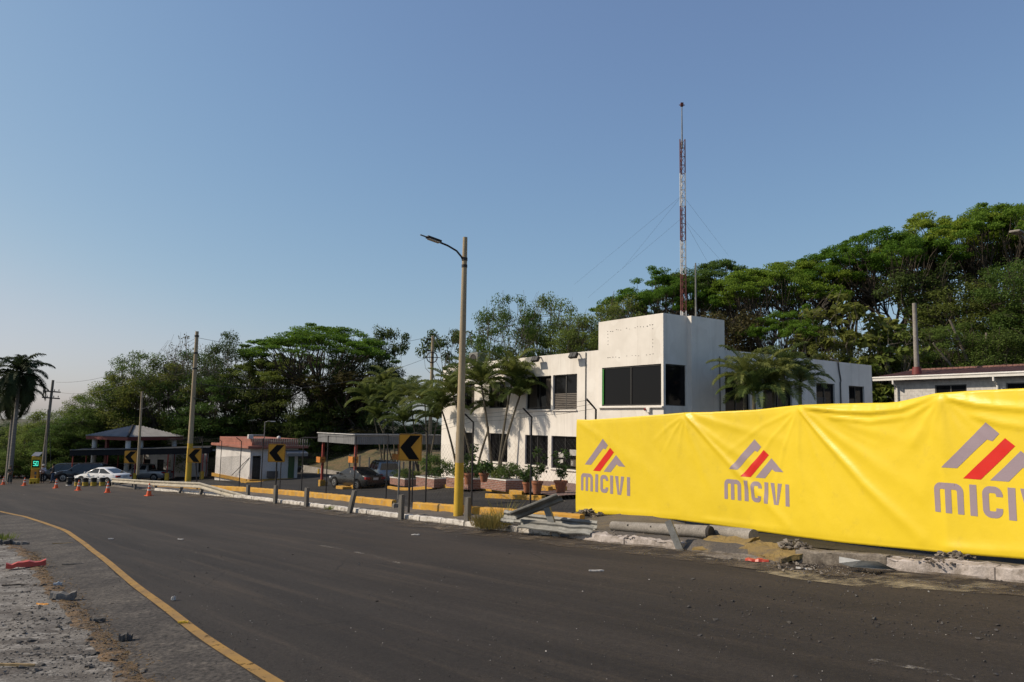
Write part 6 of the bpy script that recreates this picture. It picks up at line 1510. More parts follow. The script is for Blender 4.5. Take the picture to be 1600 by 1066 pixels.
# ------------------------------------------------------------------ vehicles
def carpaint(name, c, rough=.25, met=.0):
    m, n, l, b = nt(name); v = mapped(n, l)
    col = mixc(n, l, ramp(n, l, noise_node(n, l, v, 1.5, 5), .45, .75), c, tuple(x * .75 + .02 for x in c))
    l.new(col, b.inputs['Base Color']); b.inputs['Roughness'].default_value = rough; b.inputs['Metallic'].default_value = met; b.inputs['Coat Weight'].default_value = .6 if c[0] > .1 else .15; b.inputs['Coat Roughness'].default_value = .08
    return m
def car(kind, paint, base, heading, label, cat='car', marks=False):
    """local: front at -x, ground at z 0"""
    t = thing({'sedan': 'parked_sedan', 'suv': 'parked_suv', 'pickup': 'parked_pickup'}[kind], label, cat, base, heading - math.pi)
    if kind == 'sedan':
        L2, Wd, Hh = 2.27, .875, 1.44
        st = [(-2.27, .36, .60, .60), (-2.15, .24, .70, .76), (-1.75, .2, .80, .84), (-1.1, .2, .93, .87), (0, .2, .95, .875), (1.0, .2, .97, .875), (1.6, .2, 1.0, .86), (2.1, .24, .99, .80), (2.27, .36, .90, .68)]
        cab = dict(b=(-1.2, 1.88), r=(-.12, .66), zb=.93, zr=1.43, wb=.80, wr=.58); wheels = (-1.36, 1.30); R = .32
    elif kind == 'suv':
        L2, Wd, Hh = 2.3, .92, 1.75
        st = [(-2.3, .42, .72, .66), (-2.2, .3, .90, .82), (-1.8, .28, 1.02, .89), (-1.15, .28, 1.10, .92), (0, .28, 1.12, .925), (1.2, .28, 1.13, .925), (2.0, .28, 1.13, .90), (2.22, .32, 1.08, .84), (2.3, .44, .95, .76)]
        cab = dict(b=(-1.1, 2.22), r=(-.35, 1.95), zb=1.09, zr=1.73, wb=.85, wr=.66); wheels = (-1.4, 1.38); R = .37
    else:
        L2, Wd, Hh = 2.6, .92, 1.75
        st = [(-2.6, .45, .78, .68), (-2.5, .32, .95, .82), (-2.0, .3, 1.06, .9), (-1.35, .3, 1.12, .92), (0, .3, 1.14, .92), (.9, .3, 1.12, .92), (1.8, .3, 1.10, .92), (2.5, .34, 1.10, .90), (2.6, .44, 1.05, .86)]
        cab = dict(b=(-1.3, .78), r=(-.6, .62), zb=1.10, zr=1.74, wb=.85, wr=.66); wheels = (-1.6, 1.6); R = .38
    mb = MB(); rings = []
    for x, z0, z1, w in st:
        h = z1 - z0
        rings.append([Vector((x, sy * yy * w, z0 + zz * h)) for sy, pr in ((1, ((.0, 0), (.86, 0), (.98, .18), (1, .45), (.985, .72), (.93, .92), (.80, 1.0))), (-1, ((.80, 1.0), (.93, .92), (.985, .72), (1, .45), (.98, .18), (.86, 0)))) for yy, zz in pr])
    mb.loft(rings)
    c = cab; zb, zr, wb, wr = c['zb'], c['zr'], c['wb'], c['wr']; (b0, b1), (r0, r1) = c['b'], c['r']
    def cabring(z, x0, x1, w):
        r_ = .10; return [Vector(p) for p in ((x0, -w + r_, z), (x0 + r_ * .6, -w, z), (x1 - r_ * .6, -w, z), (x1, -w + r_, z), (x1, w - r_, z), (x1 - r_ * .6, w, z), (x0 + r_ * .6, w, z), (x0, w - r_, z))]
    mb.loft([cabring(zb - .06, b0 - .03, b1 + .03, wb + .01), cabring(zb, b0, b1, wb), cabring(zr - .07, r0 - .06, r1 + .08, wr + .03), cabring(zr - .015, r0 + .06, r1 - .05, wr - .06), cabring(zr + .01, r0 + .3, r1 - .25, wr - .25)])
    if kind == 'pickup':
        pass
    body = mb.build('body', paint, t, smooth=38)
    # glass: laid just proud of the cabin faces
    zt_ = zr - .09
    def xb(u, s): return (b0, r0 - .06)[0] * (1 - u) + (r0 - .06) * u if s == 0 else b1 * (1 - u) + (r1 + .08) * u
    def wy(u): return wb * (1 - u) + (wr + .03) * u
    def zz(u): return zb + (zr - .07 - zb) * u
    def pane(pts, name='window'):
        g = MB(); n_ = (Vector(pts[1]) - Vector(pts[0])).cross(Vector(pts[3]) - Vector(pts[0])).normalized(); cen = sum((Vector(p) for p in pts), Vector()) / 4
        if n_.dot(cen - Vector(((b0 + b1) / 2, 0, zb - .2))) < 0: n_ = -n_
        g.add([Vector(p) + n_ * .012 for p in pts], [(0, 1, 2, 3)]); g.build(name, M['car_glass'], t, recalc=False)
    u0, u1 = .12, .92
    pane([(xb(u0, 0), -wy(u0) + .16, zz(u0)), (xb(u0, 0), wy(u0) - .16, zz(u0)), (xb(u1, 0), wy(u1) - .14, zz(u1)), (xb(u1, 0), -wy(u1) + .14, zz(u1))], 'windscreen')
    pane([(xb(u0, 1), -wy(u0) + .16, zz(u0)), (xb(u0, 1), wy(u0) - .16, zz(u0)), (xb(u1, 1), wy(u1) - .14, zz(u1)), (xb(u1, 1), -wy(u1) + .14, zz(u1))], 'rear_window')
    nw = {'sedan': 2, 'suv': 3, 'pickup': 2}[kind]
    for s in (-1, 1):
        xl0, xl1 = xb(u0, 0) + .22, xb(u0, 1) - .24; xh0, xh1 = xb(u1, 0) + .12, xb(u1, 1) - .14
        for k in range(nw):
            f0, f1 = k / nw + (.03 if k else 0), (k + 1) / nw - (.03 if k < nw - 1 else 0)
            pane([(xl0 + (xl1 - xl0) * f0, s * wy(u0), zz(u0)), (xl0 + (xl1 - xl0) * f1, s * wy(u0), zz(u0)), (xh0 + (xh1 - xh0) * f1, s * wy(u1), zz(u1)), (xh0 + (xh1 - xh0) * f0, s * wy(u1), zz(u1))])
        mb = MB(); mb.box((b0 + .32, s * (wb + .14), zb + .06), (.12, .2, .13)); mb.build('mirror', paint, t, bevel=.03)
        for k in range(2):
            mb = MB(); mb.box((-.15 + k * 1.05, s * (Wd + .005), zb - .12), (.2, .03, .03)); mb.build('door_handle', M['black_plastic'] if kind == 'pickup' else paint, t)
        for wx in wheels:
            mb = MB(); mb.lathe([(R + .06, -.012), (R + .06, .012)], 24, (wx, s * (Wd - .0), R + .02), 0, rx(math.pi / 2)); mb.build('wheel_arch', M['black'], t)
            mb = MB(); mb.lathe([(R * .6, -.10), (R * .95, -.10), (R, -.06), (R, .06), (R * .95, .10), (R * .6, .10)], 24, (wx, s * (Wd - .07), R), 0, rx(math.pi / 2)); w = mb.build('wheel', M['rubber'], t, smooth=30)
            mb = MB(); yo = s * (Wd + .015); mb.lathe([(R * .64, -.02), (R * .64, .02), (R * .56, .025), (R * .2, .01), (.05, .02)], 20, (wx, yo, R), 0, rx(-s * math.pi / 2))
            mb.build('rim', M['rim'], w, smooth=30)
            mb = MB()
            for k in range(5): mb.box(Vector((wx, yo + s * .024, R)) + ry(k * 1.2566) @ Vector((R * .36, 0, 0)), (R * .26, .012, R * .16), ry(k * 1.2566))
            mb.build('rim_slot', M['black'], w)
    zl = st[-1][2]
    for s in (-1, 1):
        mb = MB(); mb.box((L2 - .10, s * (st[-2][3] - .17), zl - .12), (.22, .36, .17)); mb.build('tail_lamp', M['tail'], t, bevel=.03)
        mb = MB(); mb.box((-L2 + .16, s * (st[1][3] - .2), st[1][2] - .09), (.28, .36, .15), rz(s * .25)); mb.build('headlamp', M['head'], t, bevel=.03)
    mb = MB(); mb.box((L2 + .005, 0, zl - .15), (.02, .42, .15)); mb.build('number_plate', M['plate'], t)
    mb = MB(); mb.box((-L2 + .0, 0, .52), (.06, .9, .16)); mb.build('grille', M['black_plastic'], t)
    mb = MB(); mb.box((L2 - .06, 0, .40), (.12, 1.3, .10)); mb.box((-L2 + .1, 0, .34), (.12, 1.2, .10)); mb.build('bumper', M['black_plastic'] if kind != 'sedan' else paint, t, bevel=.03)
    if kind == 'pickup':
        mb = MB(); mb.box((1.68, 0, 1.12), (1.7, 1.5, .02)); mb.build('bed', M['black_plastic'], t)
    if kind == 'suv':
        mb = MB()
        for s in (-1, 1): mb.tube([(r0 + .2, s * (wr - .1), zr + .03), (r1 - .2, s * (wr - .1), zr + .03)], .02, 6)
        mb.build('roof_rack', M['dark_steel'], t)
    if marks:
        for s in (-1, 1):
            mb = MB()
            for k, (x0, wd_, h_) in enumerate(((-.78, .10, .10), (-.62, .10, .10), (-.46, .08, .10), (-.32, .10, .10), (-.15, .09, .10), (.4, .12, .16))): mb.box((x0, s * (Wd + .001), .70 if k < 5 else .68), (wd_, .008, h_ * .5))
            mb.build('door_lettering', M['frame_grey'], t)
            mb = MB(); mb.box((.05, s * (Wd + .002), .48), (2.0, .008, .035)); mb.build('side_stripe', M['dark_steel'], t)
    return t
M['paint_white'] = carpaint('white_car_paint', (.78, .76, .72)); M['paint_black'] = carpaint('black_car_paint', (.012, .012, .014)); M['paint_dark'] = carpaint('dark_blue_car_paint', (.016, .018, .026), .2)
M['paint_silver'] = carpaint('silver_car_paint', (.24, .24, .25), .3, .3); M['paint_steel'] = carpaint('blue_grey_car_paint', (.17, .22, .27), .3, .2); M['paint_brown'] = carpaint('dark_grey_car_paint', (.016, .0155, .015), .25)
def cargnd(px, py): return G(px, py, .004)
car('sedan', M['paint_white'], cargnd(160, 757.5), R_(162), 'white saloon car with dark markings along its doors, behind the cones', marks=True)
car('sedan', M['paint_brown'], cargnd(556, 762), R_(136), 'dark saloon car seen from behind under the toll canopy')
car('suv', M['paint_steel'], cargnd(597, 757), R_(112), 'blue grey off road vehicle beyond the dark saloon car')
car('suv', M['paint_black'], cargnd(97, 751.5), R_(186), 'black off road vehicle with headlamps showing, leftmost of the parked cars')
car('suv', M['paint_dark'], cargnd(128, 752), R_(190), 'dark off road vehicle between the leftmost car and the white saloon')
car('suv', M['paint_black'], cargnd(176, 750), R_(188), 'dark off road vehicle hidden behind the white saloon')
car('pickup', M['paint_silver'], cargnd(226, 751), R_(172), 'silver pickup truck parked under the dark carport')

# ------------------------------------------------------------------ cones, drums, speed trailer
def cone_obj(label):
    t = thing('traffic_cone', label, 'traffic cone', (0, 0, 0), 0, 'orange traffic cones along the road')
    b = MB(); b.box((0, 0, .02), (.38, .38, .04)); b.build('base', M['cone'], t, bevel=.008)
    def rr(z): return .145 - .115 * (z - .04) / .68
    b = MB(); b.lathe([(rr(.04), .04), (rr(.30), .30)], 16); b.lathe([(rr(.40), .40), (rr(.50), .50)], 16); b.lathe([(rr(.60), .60), (rr(.72), .72), (.015, .725)], 16); b.build('cone_body', M['cone'], t, smooth=30)
    b = MB(); b.lathe([(rr(.30), .30), (rr(.40), .40)], 16); b.lathe([(rr(.50), .50), (rr(.60), .60)], 16); b.build('reflective_band', M['cone_band'], t, smooth=30)
    return t
cones = [(5, 757.5, 'orange cone at the left edge beside the soldier'), (38, 759, 'orange cone left of the yellow speed display'), (87.5, 763, 'orange cone in front of the man in the dark jacket'), (122.5, 766.5, 'orange cone at the front wheel of the white car'), (168, 770, 'orange cone at the start of the cream guard rail'), (232.5, 775, 'nearest orange cone, in front of the guard rail'), (21.5, 745, 'distant orange cone just right of the soldier'), (30, 745.2, 'distant orange cone further right of the soldier')]
c0_ = cone_obj(cones[0][2])
for i, (px, py, lab) in enumerate(cones):
    c = c0_ if i == 0 else copy_tree(c0_); c.location = G(px, py); c['label'] = lab; c.rotation_euler = (0, 0, random.uniform(0, 1.5))
def drum(px, py, label, plain=False):
    g = G(px, py); t = thing('drum', label, 'drum', g, random.uniform(0, 3), 'black and yellow drums by the white car'); s = .8
    def pr(z0, z1): return [(.27 * s, z0), (.285 * s, z0 + .02), (.27 * s, z0 + .05), (.27 * s, z1 - .05), (.285 * s, z1 - .02), (.27 * s, z1)]
    b = MB(); b.lathe([(.27 * s, 0)] + pr(0.0, .34) + ([] if not plain else []), 18); b.build('lower_band', M['black_plastic'] if plain else M['barrel_yellow'], t, smooth=30)
    b = MB(); b.lathe(pr(.34, .66) + [(.24 * s, .665)], 18); b.build('upper_band', M['black_plastic'], t, smooth=30)
    b = MB(); b.lathe([(.30 * s, -.02), (.32 * s, .0), (.30 * s, .05)], 18); b.build('base_ring', M['mast_white'] if plain else M['black_plastic'], t, smooth=30)
drum(108, 758.5, 'plain black drum in front of the white car nose', True)
for px, lab in ((120.5, 'yellow and black drum at the front wheel of the white car'), (133, 'yellow and black drum below the front door of the white car'), (146, 'yellow and black drum below the rear door of the white car'), (159.5, 'yellow and black drum at the rear wheel of the white car')): drum(px, 760.0, lab)
g = G(53.5, 756); t = thing('speed_display', 'yellow speed display board showing a green lit 50 with a solar panel on top', 'speed sign', g, .12)
t.scale = (.76, 1, 1)
sc = FPX / g.y
b = MB()
for x in (-.38, 0, .38): b.box((x, 0, .10), (.16, .5, .24))
b.build('foot', M['trailer'], t, bevel=.02)
b = MB(); b.box((0, 0, .34), (.95, .45, .34)); b.build('base', M['trailer'], t, bevel=.03)
b = MB(); b.box((0, .02, .92), (.86, .3, .86)); b.build('cabinet', M['trailer_orange'], t, bevel=.03)
b = MB(); b.box((.12, -.14, .98), (.22, .03, .26)); b.box((.12, -.14, .58), (.14, .03, .34)); b.build('hatch', M['frame_grey'], t)
b = MB(); b.box((.05, .02, 1.93), (1.0, .26, 1.16)); b.build('display_housing', M['trailer'], t, bevel=.03)
b = MB(); b.box((.06, -.115, 1.86), (.84, .02, .72)); sc_ = b.build('screen', M['black'], t)
m, n, l, bb = nt('led_green'); bb.inputs['Base Color'].default_value = (.1, .6, .4, 1); bb.inputs['Emission Color'].default_value = (.08, .95, .62, 1); bb.inputs['Emission Strength'].default_value = .7; M['led'] = m
b = MB(); x0, z0, w, h, th = -.20, 1.68, .21, .38, .065
def seg(ax, az, bx, bz): b.box(((ax + bx) / 2, -.13, (az + bz) / 2), (abs(bx - ax) + th, .012, abs(bz - az) + th))
seg(x0, z0, x0 + w, z0); seg(x0 + w, z0 + th, x0 + w, z0 + h / 2 - th); seg(x0, z0 + h / 2, x0 + w, z0 + h / 2); seg(x0, z0 + h / 2 + th, x0, z0 + h - th); seg(x0, z0 + h, x0 + w, z0 + h)
x0 += .31
seg(x0, z0, x0 + w, z0); seg(x0, z0 + h, x0 + w, z0 + h); seg(x0, z0 + th, x0, z0 + h - th); seg(x0 + w, z0 + th, x0 + w, z0 + h - th)
b.build('digits', M['led'], sc_)
b = MB(); b.box((.05, 0, 2.72), (.9, .75, .05), rx(.45)); b.box((.05, 0.05, 2.58), (.12, .12, .3)); b.build('solar_panel', M['solar'], t)

# ------------------------------------------------------------------ people
def skin_mesh(name, verts, edges, rad, m, parent, root=0, lvl=2):
    me = bpy.data.meshes.new(name); me.from_pydata(verts, edges, []); me.materials.append(m)
    o = bpy.data.objects.new(name, me); COL.objects.link(o); o.parent = parent
    md = o.modifiers.new('skin', 'SKIN'); md.use_smooth_shade = True
    lay = me.skin_vertices[0] if me.skin_vertices else None
    if lay is None:
        bm = bmesh.new(); bm.from_mesh(me); bm.verts.layers.skin.verify(); bm.to_mesh(me); bm.free(); lay = me.skin_vertices[0]
    for i, r in enumerate(rad):
        lay.data[i].radius = r if isinstance(r, tuple) else (r, r); lay.data[i].use_root = (i == root)
    s = o.modifiers.new('smooth', 'SUBSURF'); s.levels = lvl; s.render_levels = lvl
    return o
def person(px, py, yaw, label, shirt, trousers, hat=None, arms='down', h=1.72, step=.10):
    g = G(px, py, .0); t = thing('person', label, 'person', g, yaw); k = h / 1.72
    J = dict(pel=(0, 0, .95), sp=(0, -.01, 1.12), ch=(0, 0, 1.32), nk=(0, 0, 1.46), hd0=(0, -.01, 1.53), hd1=(0, -.02, 1.61), hd2=(0, -.005, 1.68))
    V = [J[q] for q in ('pel', 'sp', 'ch', 'nk', 'hd0', 'hd1', 'hd2')]; Rr = [(.15, .11), (.135, .10), (.16, .11), .06, .072, (.078, .092), .06]; E = [(0, 1), (1, 2), (2, 3), (3, 4), (4, 5), (5, 6)]
    ids = {}
    def chain(start, pts, rad, key):
        prev = start
        for p, r in zip(pts, rad):
            V.append(p); Rr.append(r); E.append((prev, len(V) - 1)); prev = len(V) - 1
        ids[key] = prev
    for s in (-1, 1):
        st = step * s
        chain(0, [(s * .09, 0, .88), (s * .105, -st * .5, .50), (s * .11, -st + .02 + (.05 if s < 0 else 0), .10), (s * .115, -st - .12, .045)], [.095, .06, .045, (.04, .035)], 'leg%d' % s)
        if arms == 'down': ap = [(s * .19, 0, 1.38), (s * .24, .01, 1.12), (s * .25, -.06, .88), (s * .25, -.08, .80)]
        elif arms == 'hold': ap = [(s * .19, 0, 1.38), (s * .25, -.02, 1.12), (s * .12, -.24, 1.12 + .06 * s), (s * .06, -.28, 1.13 + .06 * s)]
        else: ap = [(s * .19, 0, 1.38), (s * .27, .05, 1.13), (s * .19, -.10, .98), (s * .16, -.13, .95)]
        chain(2, ap, [.062, .045, .034, (.04, .02)], 'arm%d' % s); hand = ap[-1]; d = (Vector(ap[-1]) - Vector(ap[-2])).normalized(); sv = d.cross(Vector((1, 0, 0)) if abs(d.x) < .8 else Vector((0, 1, 0))).normalized()
        hi = ids['arm%d' % s]
        for q in range(4):
            b0 = Vector(hand) + sv * (q - 1.5) * .02 + d * .03; ln = (.055, .07, .065, .05)[q]
            V.append(tuple(b0)); Rr.append(.009); E.append((hi, len(V) - 1)); V.append(tuple(b0 + d * ln * .6 + Vector((-s * .012, -.01, 0)))); Rr.append(.008); E.append((len(V) - 2, len(V) - 1)); V.append(tuple(b0 + d * ln + Vector((-s * .03, -.02, 0)))); Rr.append(.007); E.append((len(V) - 2, len(V) - 1))
        b0 = Vector(hand) + sv * .04; V.append(tuple(b0)); Rr.append(.011); E.append((hi, len(V) - 1)); V.append(tuple(b0 + d * .035 + sv * .015)); Rr.append(.009); E.append((len(V) - 2, len(V) - 1))
    V = [tuple(c * k for c in v) for v in V]
    body = skin_mesh('body', V, E, Rr, M['skin'], t)
    # face: nose, eyes, ears, as small meshes of the head
    mb = MB(); mb.loft([[Vector((x * .018, -.10 + .004, z)) * k for x, z in ((-1, 1.585), (1, 1.585), (1, 1.615), (-1, 1.615))], [Vector((x * .006, -.125, z)) * k for x, z in ((-1, 1.588), (1, 1.588), (1, 1.60), (-1, 1.60))]])
    for s in (-1, 1): mb.box(Vector((s * .082, .0, 1.60)) * k, (.02, .035, .06))
    mb.build('face', M['skin'], body)
    mb = MB()
    for s in (-1, 1): mb.box(Vector((s * .032, -.098, 1.622)) * k, (.022, .012, .010))
    mb.box(Vector((0, -.098, 1.558)) * k, (.045, .012, .008)); mb.build('eyes_and_mouth', M['black'], body)
    mb = MB(); mb.lathe([(.03, 1.775), (.075, 1.755), (.10, 1.71), (.103, 1.66), (.095, 1.62)], 14, (0, .014, -.02)); mb.build('hair', M['black'], t, smooth=True).scale = (k,) * 3
    Sh = [(0, 0, .90), (0, -.005, 1.10), (0, 0, 1.32), (0, 0, 1.435)]; Sr = [(.165, .125), (.155, .12), (.175, .125), .07]; Se = [(0, 1), (1, 2), (2, 3)]
    for s in (-1, 1):
        ap = [(s * .19, 0, 1.38)] + ([(s * .24, .01, 1.12), (s * .25, -.055, .90)] if arms == 'down' else [(s * .25, -.02, 1.12), (s * .13, -.225, 1.118 + .05 * s)] if arms == 'hold' else [(s * .27, .05, 1.13), (s * .20, -.09, .985)]); pv_ = 2
        for p, r in zip(ap, (.078, .062, .05)): Sh.append(p); Sr.append(r); Se.append((pv_, len(Sh) - 1)); pv_ = len(Sh) - 1
    skin_mesh('shirt', [tuple(c * k for c in v) for v in Sh], Se, Sr, shirt, t)
    Tr = [(0, 0, .97)]; Tz = [(.155, .12)]; Te = []
    for s in (-1, 1):
        st = step * s; pv_ = 0
        for p, r in zip([(s * .09, 0, .86), (s * .105, -st * .5, .50), (s * .11, -st + .02 + (.05 if s < 0 else 0), .09)], (.108, .078, .066)): Tr.append(p); Tz.append(r); Te.append((pv_, len(Tr) - 1)); pv_ = len(Tr) - 1
    skin_mesh('trousers', [tuple(c * k for c in v) for v in Tr], Te, Tz, trousers, t)
    for s in (-1, 1):
        st = step * s; mb = MB(); y = -st + .02 + (.05 if s < 0 else 0)
        mb.loft([[Vector((s * .112 + x * w, y + yy, z)) for x, z in ((-1, 0.005), (1, .005), (.9, hh), (-.9, hh))] for yy, w, hh in ((.07, .035, .09), (0, .045, .11), (-.1, .05, .065), (-.19, .035, .035))]); mb.build('shoe', M['shoe'], t, smooth=True)
    if hat:
        mb = MB(); mb.lathe([(.118, 1.66), (.118, 1.70), (.10, 1.755), (.04, 1.785), (.01, 1.787)], 16, (0, .0, 0)); mb.loft([[Vector((x, -.10, 1.665)), Vector((x * .8, -.19, 1.65)), Vector((x * .8, -.19, 1.66)), Vector((x, -.10, 1.675))] for x in (-.09, 0, .09)]); o = mb.build('cap', hat, t, smooth=30); o.scale = (k,) * 3
    return t
person(14.5, 756, R_(50), 'person in camouflage uniform standing beside the leftmost cones, holding hands in front', M['camo'], M['camo'], M['camo'], 'hold', 1.74)
person(65.5, 755, R_(20), 'person in a white shirt and white cap standing right of the speed display', M['shirt_white'], M['trousers'], M['hat'], 'hold', 1.7)
person(81.5, 754.8, R_(-60), 'person in a dark jacket and blue jeans standing by the parked black car', M['shirt_dark'], M['jeans'], None, 'bent', 1.74)

# ------------------------------------------------------------------ broken concrete, rubble, litter
def chunk_bm(mb, c, s, rnd, flat=.6, rot=None, mi=0):
    """a rough broken lump"""
    n = 9; pts = []
    for i in range(n):
        v = Vector((rnd.gauss(0, 1), rnd.gauss(0, 1), rnd.gauss(0, 1))).normalized() * s * rnd.uniform(.7, 1.1); v.z *= flat; pts.append(v)
    bm = bmesh.new(); [bm.verts.new(p) for p in pts]; r = bmesh.ops.convex_hull(bm, input=bm.verts[:]); bmesh.ops.delete(bm, geom=[v for v in bm.verts if not v.link_faces], context='VERTS')
    bm.verts.index_update(); vs = [v.co + Vector(c) for v in bm.verts]; fs = [tuple(v.index for v in f.verts) for f in bm.faces]; bm.free(); mb.add(vs, fs, mi)
rnd = random.Random(21)
def heap(px, py, R, n, smin, smax, name, label, m, lift=.12, hz=.2, cat='rubble'):
    g = G(px, py, lift); mb = MB()
    for i in range(n):
        a = rnd.uniform(0, 6.28); r = R * rnd.random() ** .7; z = hz * (1 - r / R) * rnd.random(); chunk_bm(mb, (r * math.cos(a), r * math.sin(a), z + .01), rnd.uniform(smin, smax), rnd)
    o = mb.build(name, m, loc=g); setp(o, label, cat, None, 'stuff')
heap(918, 806, .55, 70, .03, .14, 'rubble', 'heap of broken concrete at the left foot of the banner', M['rubble'])
heap(940, 822, .9, 90, .015, .05, 'rubble', 'scatter of small stones in front of the fallen concrete pole', M['rubble'], .1, .02)
heap(1030, 836, 1.2, 130, .012, .04, 'rubble', 'scatter of gravel below the fallen concrete pole', M['rubble'], .1, .02)
heap(1243, 856, .33, 60, .03, .10, 'rubble', 'broken concrete lumps at the end of the yellow slabs', M['rubble'], .18, .22)
heap(1490, 871, .35, 45, .02, .08, 'rubble', 'broken concrete around the foot of the banner post', M['rubble'], .2, .1)
heap(1270, 888, .75, 140, .01, .045, 'rubble', 'gravel in the gutter below the broken kerb', M['rubble'], .01, .02)
heap(1345, 893, .6, 80, .008, .03, 'rubble', 'gravel in the gutter below the bent steel plate', M['rubble'], .01, .02)
heap(1455, 876, .35, 40, .015, .05, 'rubble', 'brown earth crumbs under the banner edge', M['dirt'], .2, .05)
def slab(pts, th, label, m, name='broken_slab', cat='concrete slab', jag=.02, seed=1):
    """pts: list of (px, py, lift) corners of the top face"""
    P_ = [G(p[0], p[1], p[2]) for p in pts]; c = P_[0]; r_ = random.Random(seed); ring = []
    for i in range(len(P_)):
        a, b_ = P_[i], P_[(i + 1) % len(P_)]; k = max(1, int((b_ - a).length / .15))
        for j in range(k): ring.append(a.lerp(b_, j / k) - c + Vector((r_.uniform(-jag, jag), r_.uniform(-jag, jag), r_.uniform(-.008, .008))))
    n = len(ring); cen = sum(ring, Vector()) / n; mb = MB(); lo = [p + Vector((r_.uniform(-jag, jag), r_.uniform(-jag, jag), -th)) for p in ring]
    mb.add(ring + lo + [cen, cen - Vector((0, 0, th))], [(i, (i + 1) % n, 2 * n) for i in range(n)] + [((i + 1) % n + n, i + n, 2 * n + 1) for i in range(n)] + [(i, i + n, (i + 1) % n + n, (i + 1) % n) for i in range(n)])
    o = mb.build(name, m, loc=c); bm = bmesh.new(); bm.from_mesh(o.data); bmesh.ops.triangulate(bm, faces=bm.faces[:]); bmesh.ops.subdivide_edges(bm, edges=bm.edges[:], cuts=3, use_grid_fill=True)
    for v in bm.verts:
        w = v.co + c; k = mnoise.fractal(Vector((w.x * 4, w.y * 4, w.z * 4 + seed)), 1, 2, 4) * .022 + .012 * mnoise.noise(Vector((w.x * 17, w.y * 17, w.z * 17))); v.co += Vector((k * .6, k * .6, k))
    bm.to_mesh(o.data); bm.free(); setp(o, label, cat, 'broken yellow painted slabs on the kerb'); return o
slab([(1083, 857, .05), (1108, 836, .22), (1186, 839, .26), (1168, 848, .22), (1178, 856, .16), (1130, 860, .06)], .09, 'large tilted yellow painted concrete slab, left one', M['slab_yellow'], seed=1)
slab([(1162, 850, .20), (1186, 845, .21), (1252, 855, .21), (1262, 863, .19), (1222, 873, .10), (1170, 864, .08)], .09, 'broken yellow painted concrete slab leaning on the kerb, right one', M['slab_yellow'], seed=2)
slab([(1090, 866, .02), (1140, 860, .05), (1225, 874, .05), (1205, 879, .02), (1130, 872, .02)], .05, 'thin grey edge of soil and mortar below the yellow slabs', M['rubble'], 'broken_mortar', 'mortar', .04, 3)
g = G(957, 822, .25); e = G(1108, 832, .27); t = thing('fallen_pole', 'broken concrete pole lying on its side below the banner', 'concrete pole', g); mb = MB(); q = e - g; q.z = gz0(e.x, e.y) + .27 - g.z
mb.tube([q * (i / 6) for i in range(7)], [.115 + .03 * i / 6 for i in range(7)], 18); mb.build('shaft', M['concrete'], t, smooth=40)
mb = MB()
for f_ in (.2, .45, .7, .74, .93): mb.lathe([(.022, 0), (.022, .012)], 8, q * f_ + Vector((-.07, -.09, .055)), 0, rx(1.1)); 
mb.build('bolt_hole', M['grime'], t)
mb = MB(); d_ = q.normalized(); mb.tube([q, q + d_ * .06], [.15, .13], 16); mb.build('dark_end', M['grime'], t)
g = G(1110, 829, .25); e = G(1178, 838, .27); t = thing('fallen_pole', 'second grey concrete pole piece lying right of the longer fallen one', 'concrete pole', g); mb = MB(); q = e - g; mb.tube([q * (i / 4) for i in range(5)], [.12, .13, .13, .14, .14], 16); mb.build('shaft', M['concrete'], t, smooth=40)
# bent steel plate against the kerb
P_ = [G(1311, 868, .24), G(1345, 874, .22), G(1372, 876, .20), G(1400, 889, .03), G(1388, 887, .05), G(1360, 886, .12), G(1330, 884, .10), G(1311, 878, .16)]
t = thing('steel_plate', 'bent grey steel sheet leaning against the broken white kerb', 'metal sheet', P_[0]); mb = MB()
mb.prism([(0, 0)] * 0 or [(i, 0) for i in range(8)], lambda i, y, d: P_[int(i)] - P_[0] + Vector((-.5, -.45, .6)).normalized() * (-d) + Vector((-.05, -.12, .0)), .012); M['plate_steel'] = mat('pale_sheet_steel', (.40, .40, .38), .6, (.30, .30, .285), 3, fine=.1, metal=.1); mb.build('sheet', M['plate_steel'], t)
def litter(px, py, dims, label, m, name, cat, rot=0.0, lift=.01, tilt=0.0, seed=1, bend=.0, onbank=False):
    g = G(px, py); 
    a, d = ad(g.x, g.y); z = bankz(g.x, g.y, a, d) if d < dV(a) else gz0(g.x, g.y); g.z = z + lift
    r_ = random.Random(seed); mb = MB(); nx = 7; L, W, H = dims; rings = []
    for i in range(nx + 1):
        u = i / nx - .5; w = W * (1 - .6 * abs(u) ** 2 * 2) * r_.uniform(.75, 1.1); h = H * r_.uniform(.7, 1.2); zz_ = bend * (u * u) + r_.uniform(0, H * .3)
        rings.append([Vector((u * L, -w / 2, zz_)), Vector((u * L, w / 2, zz_ + r_.uniform(0, H * .3))), Vector((u * L, w * .3, zz_ + h)), Vector((u * L, -w * .35, zz_ + h * .9))])
    mb.loft(rings); o = mb.build(name, m, loc=g); o.rotation_euler = (tilt, 0, rot); return setp(o, label, cat)
litter(40, 891, (.80, .20, .13), 'long red plastic scrap lying on the edge of the dirt verge', M['plastic_red'], 'red_plastic', 'litter', .55, seed=3)
litter(1183, 878.5, (.42, .16, .05), 'translucent red plastic scrap in the gutter below the yellow slabs', M['plastic_red'], 'red_plastic', 'litter', -.4, seed=4)
litter(1256, 890.5, (.26, .07, .025), 'white scrap lying on the edge line below the broken kerb', M['litter_white'], 'white_scrap', 'litter', -.5, seed=5)
litter(932, 893.5, (.28, .07, .02), 'white scrap on the asphalt in the middle of the road', M['litter_white'], 'white_scrap', 'litter', .1, seed=6)
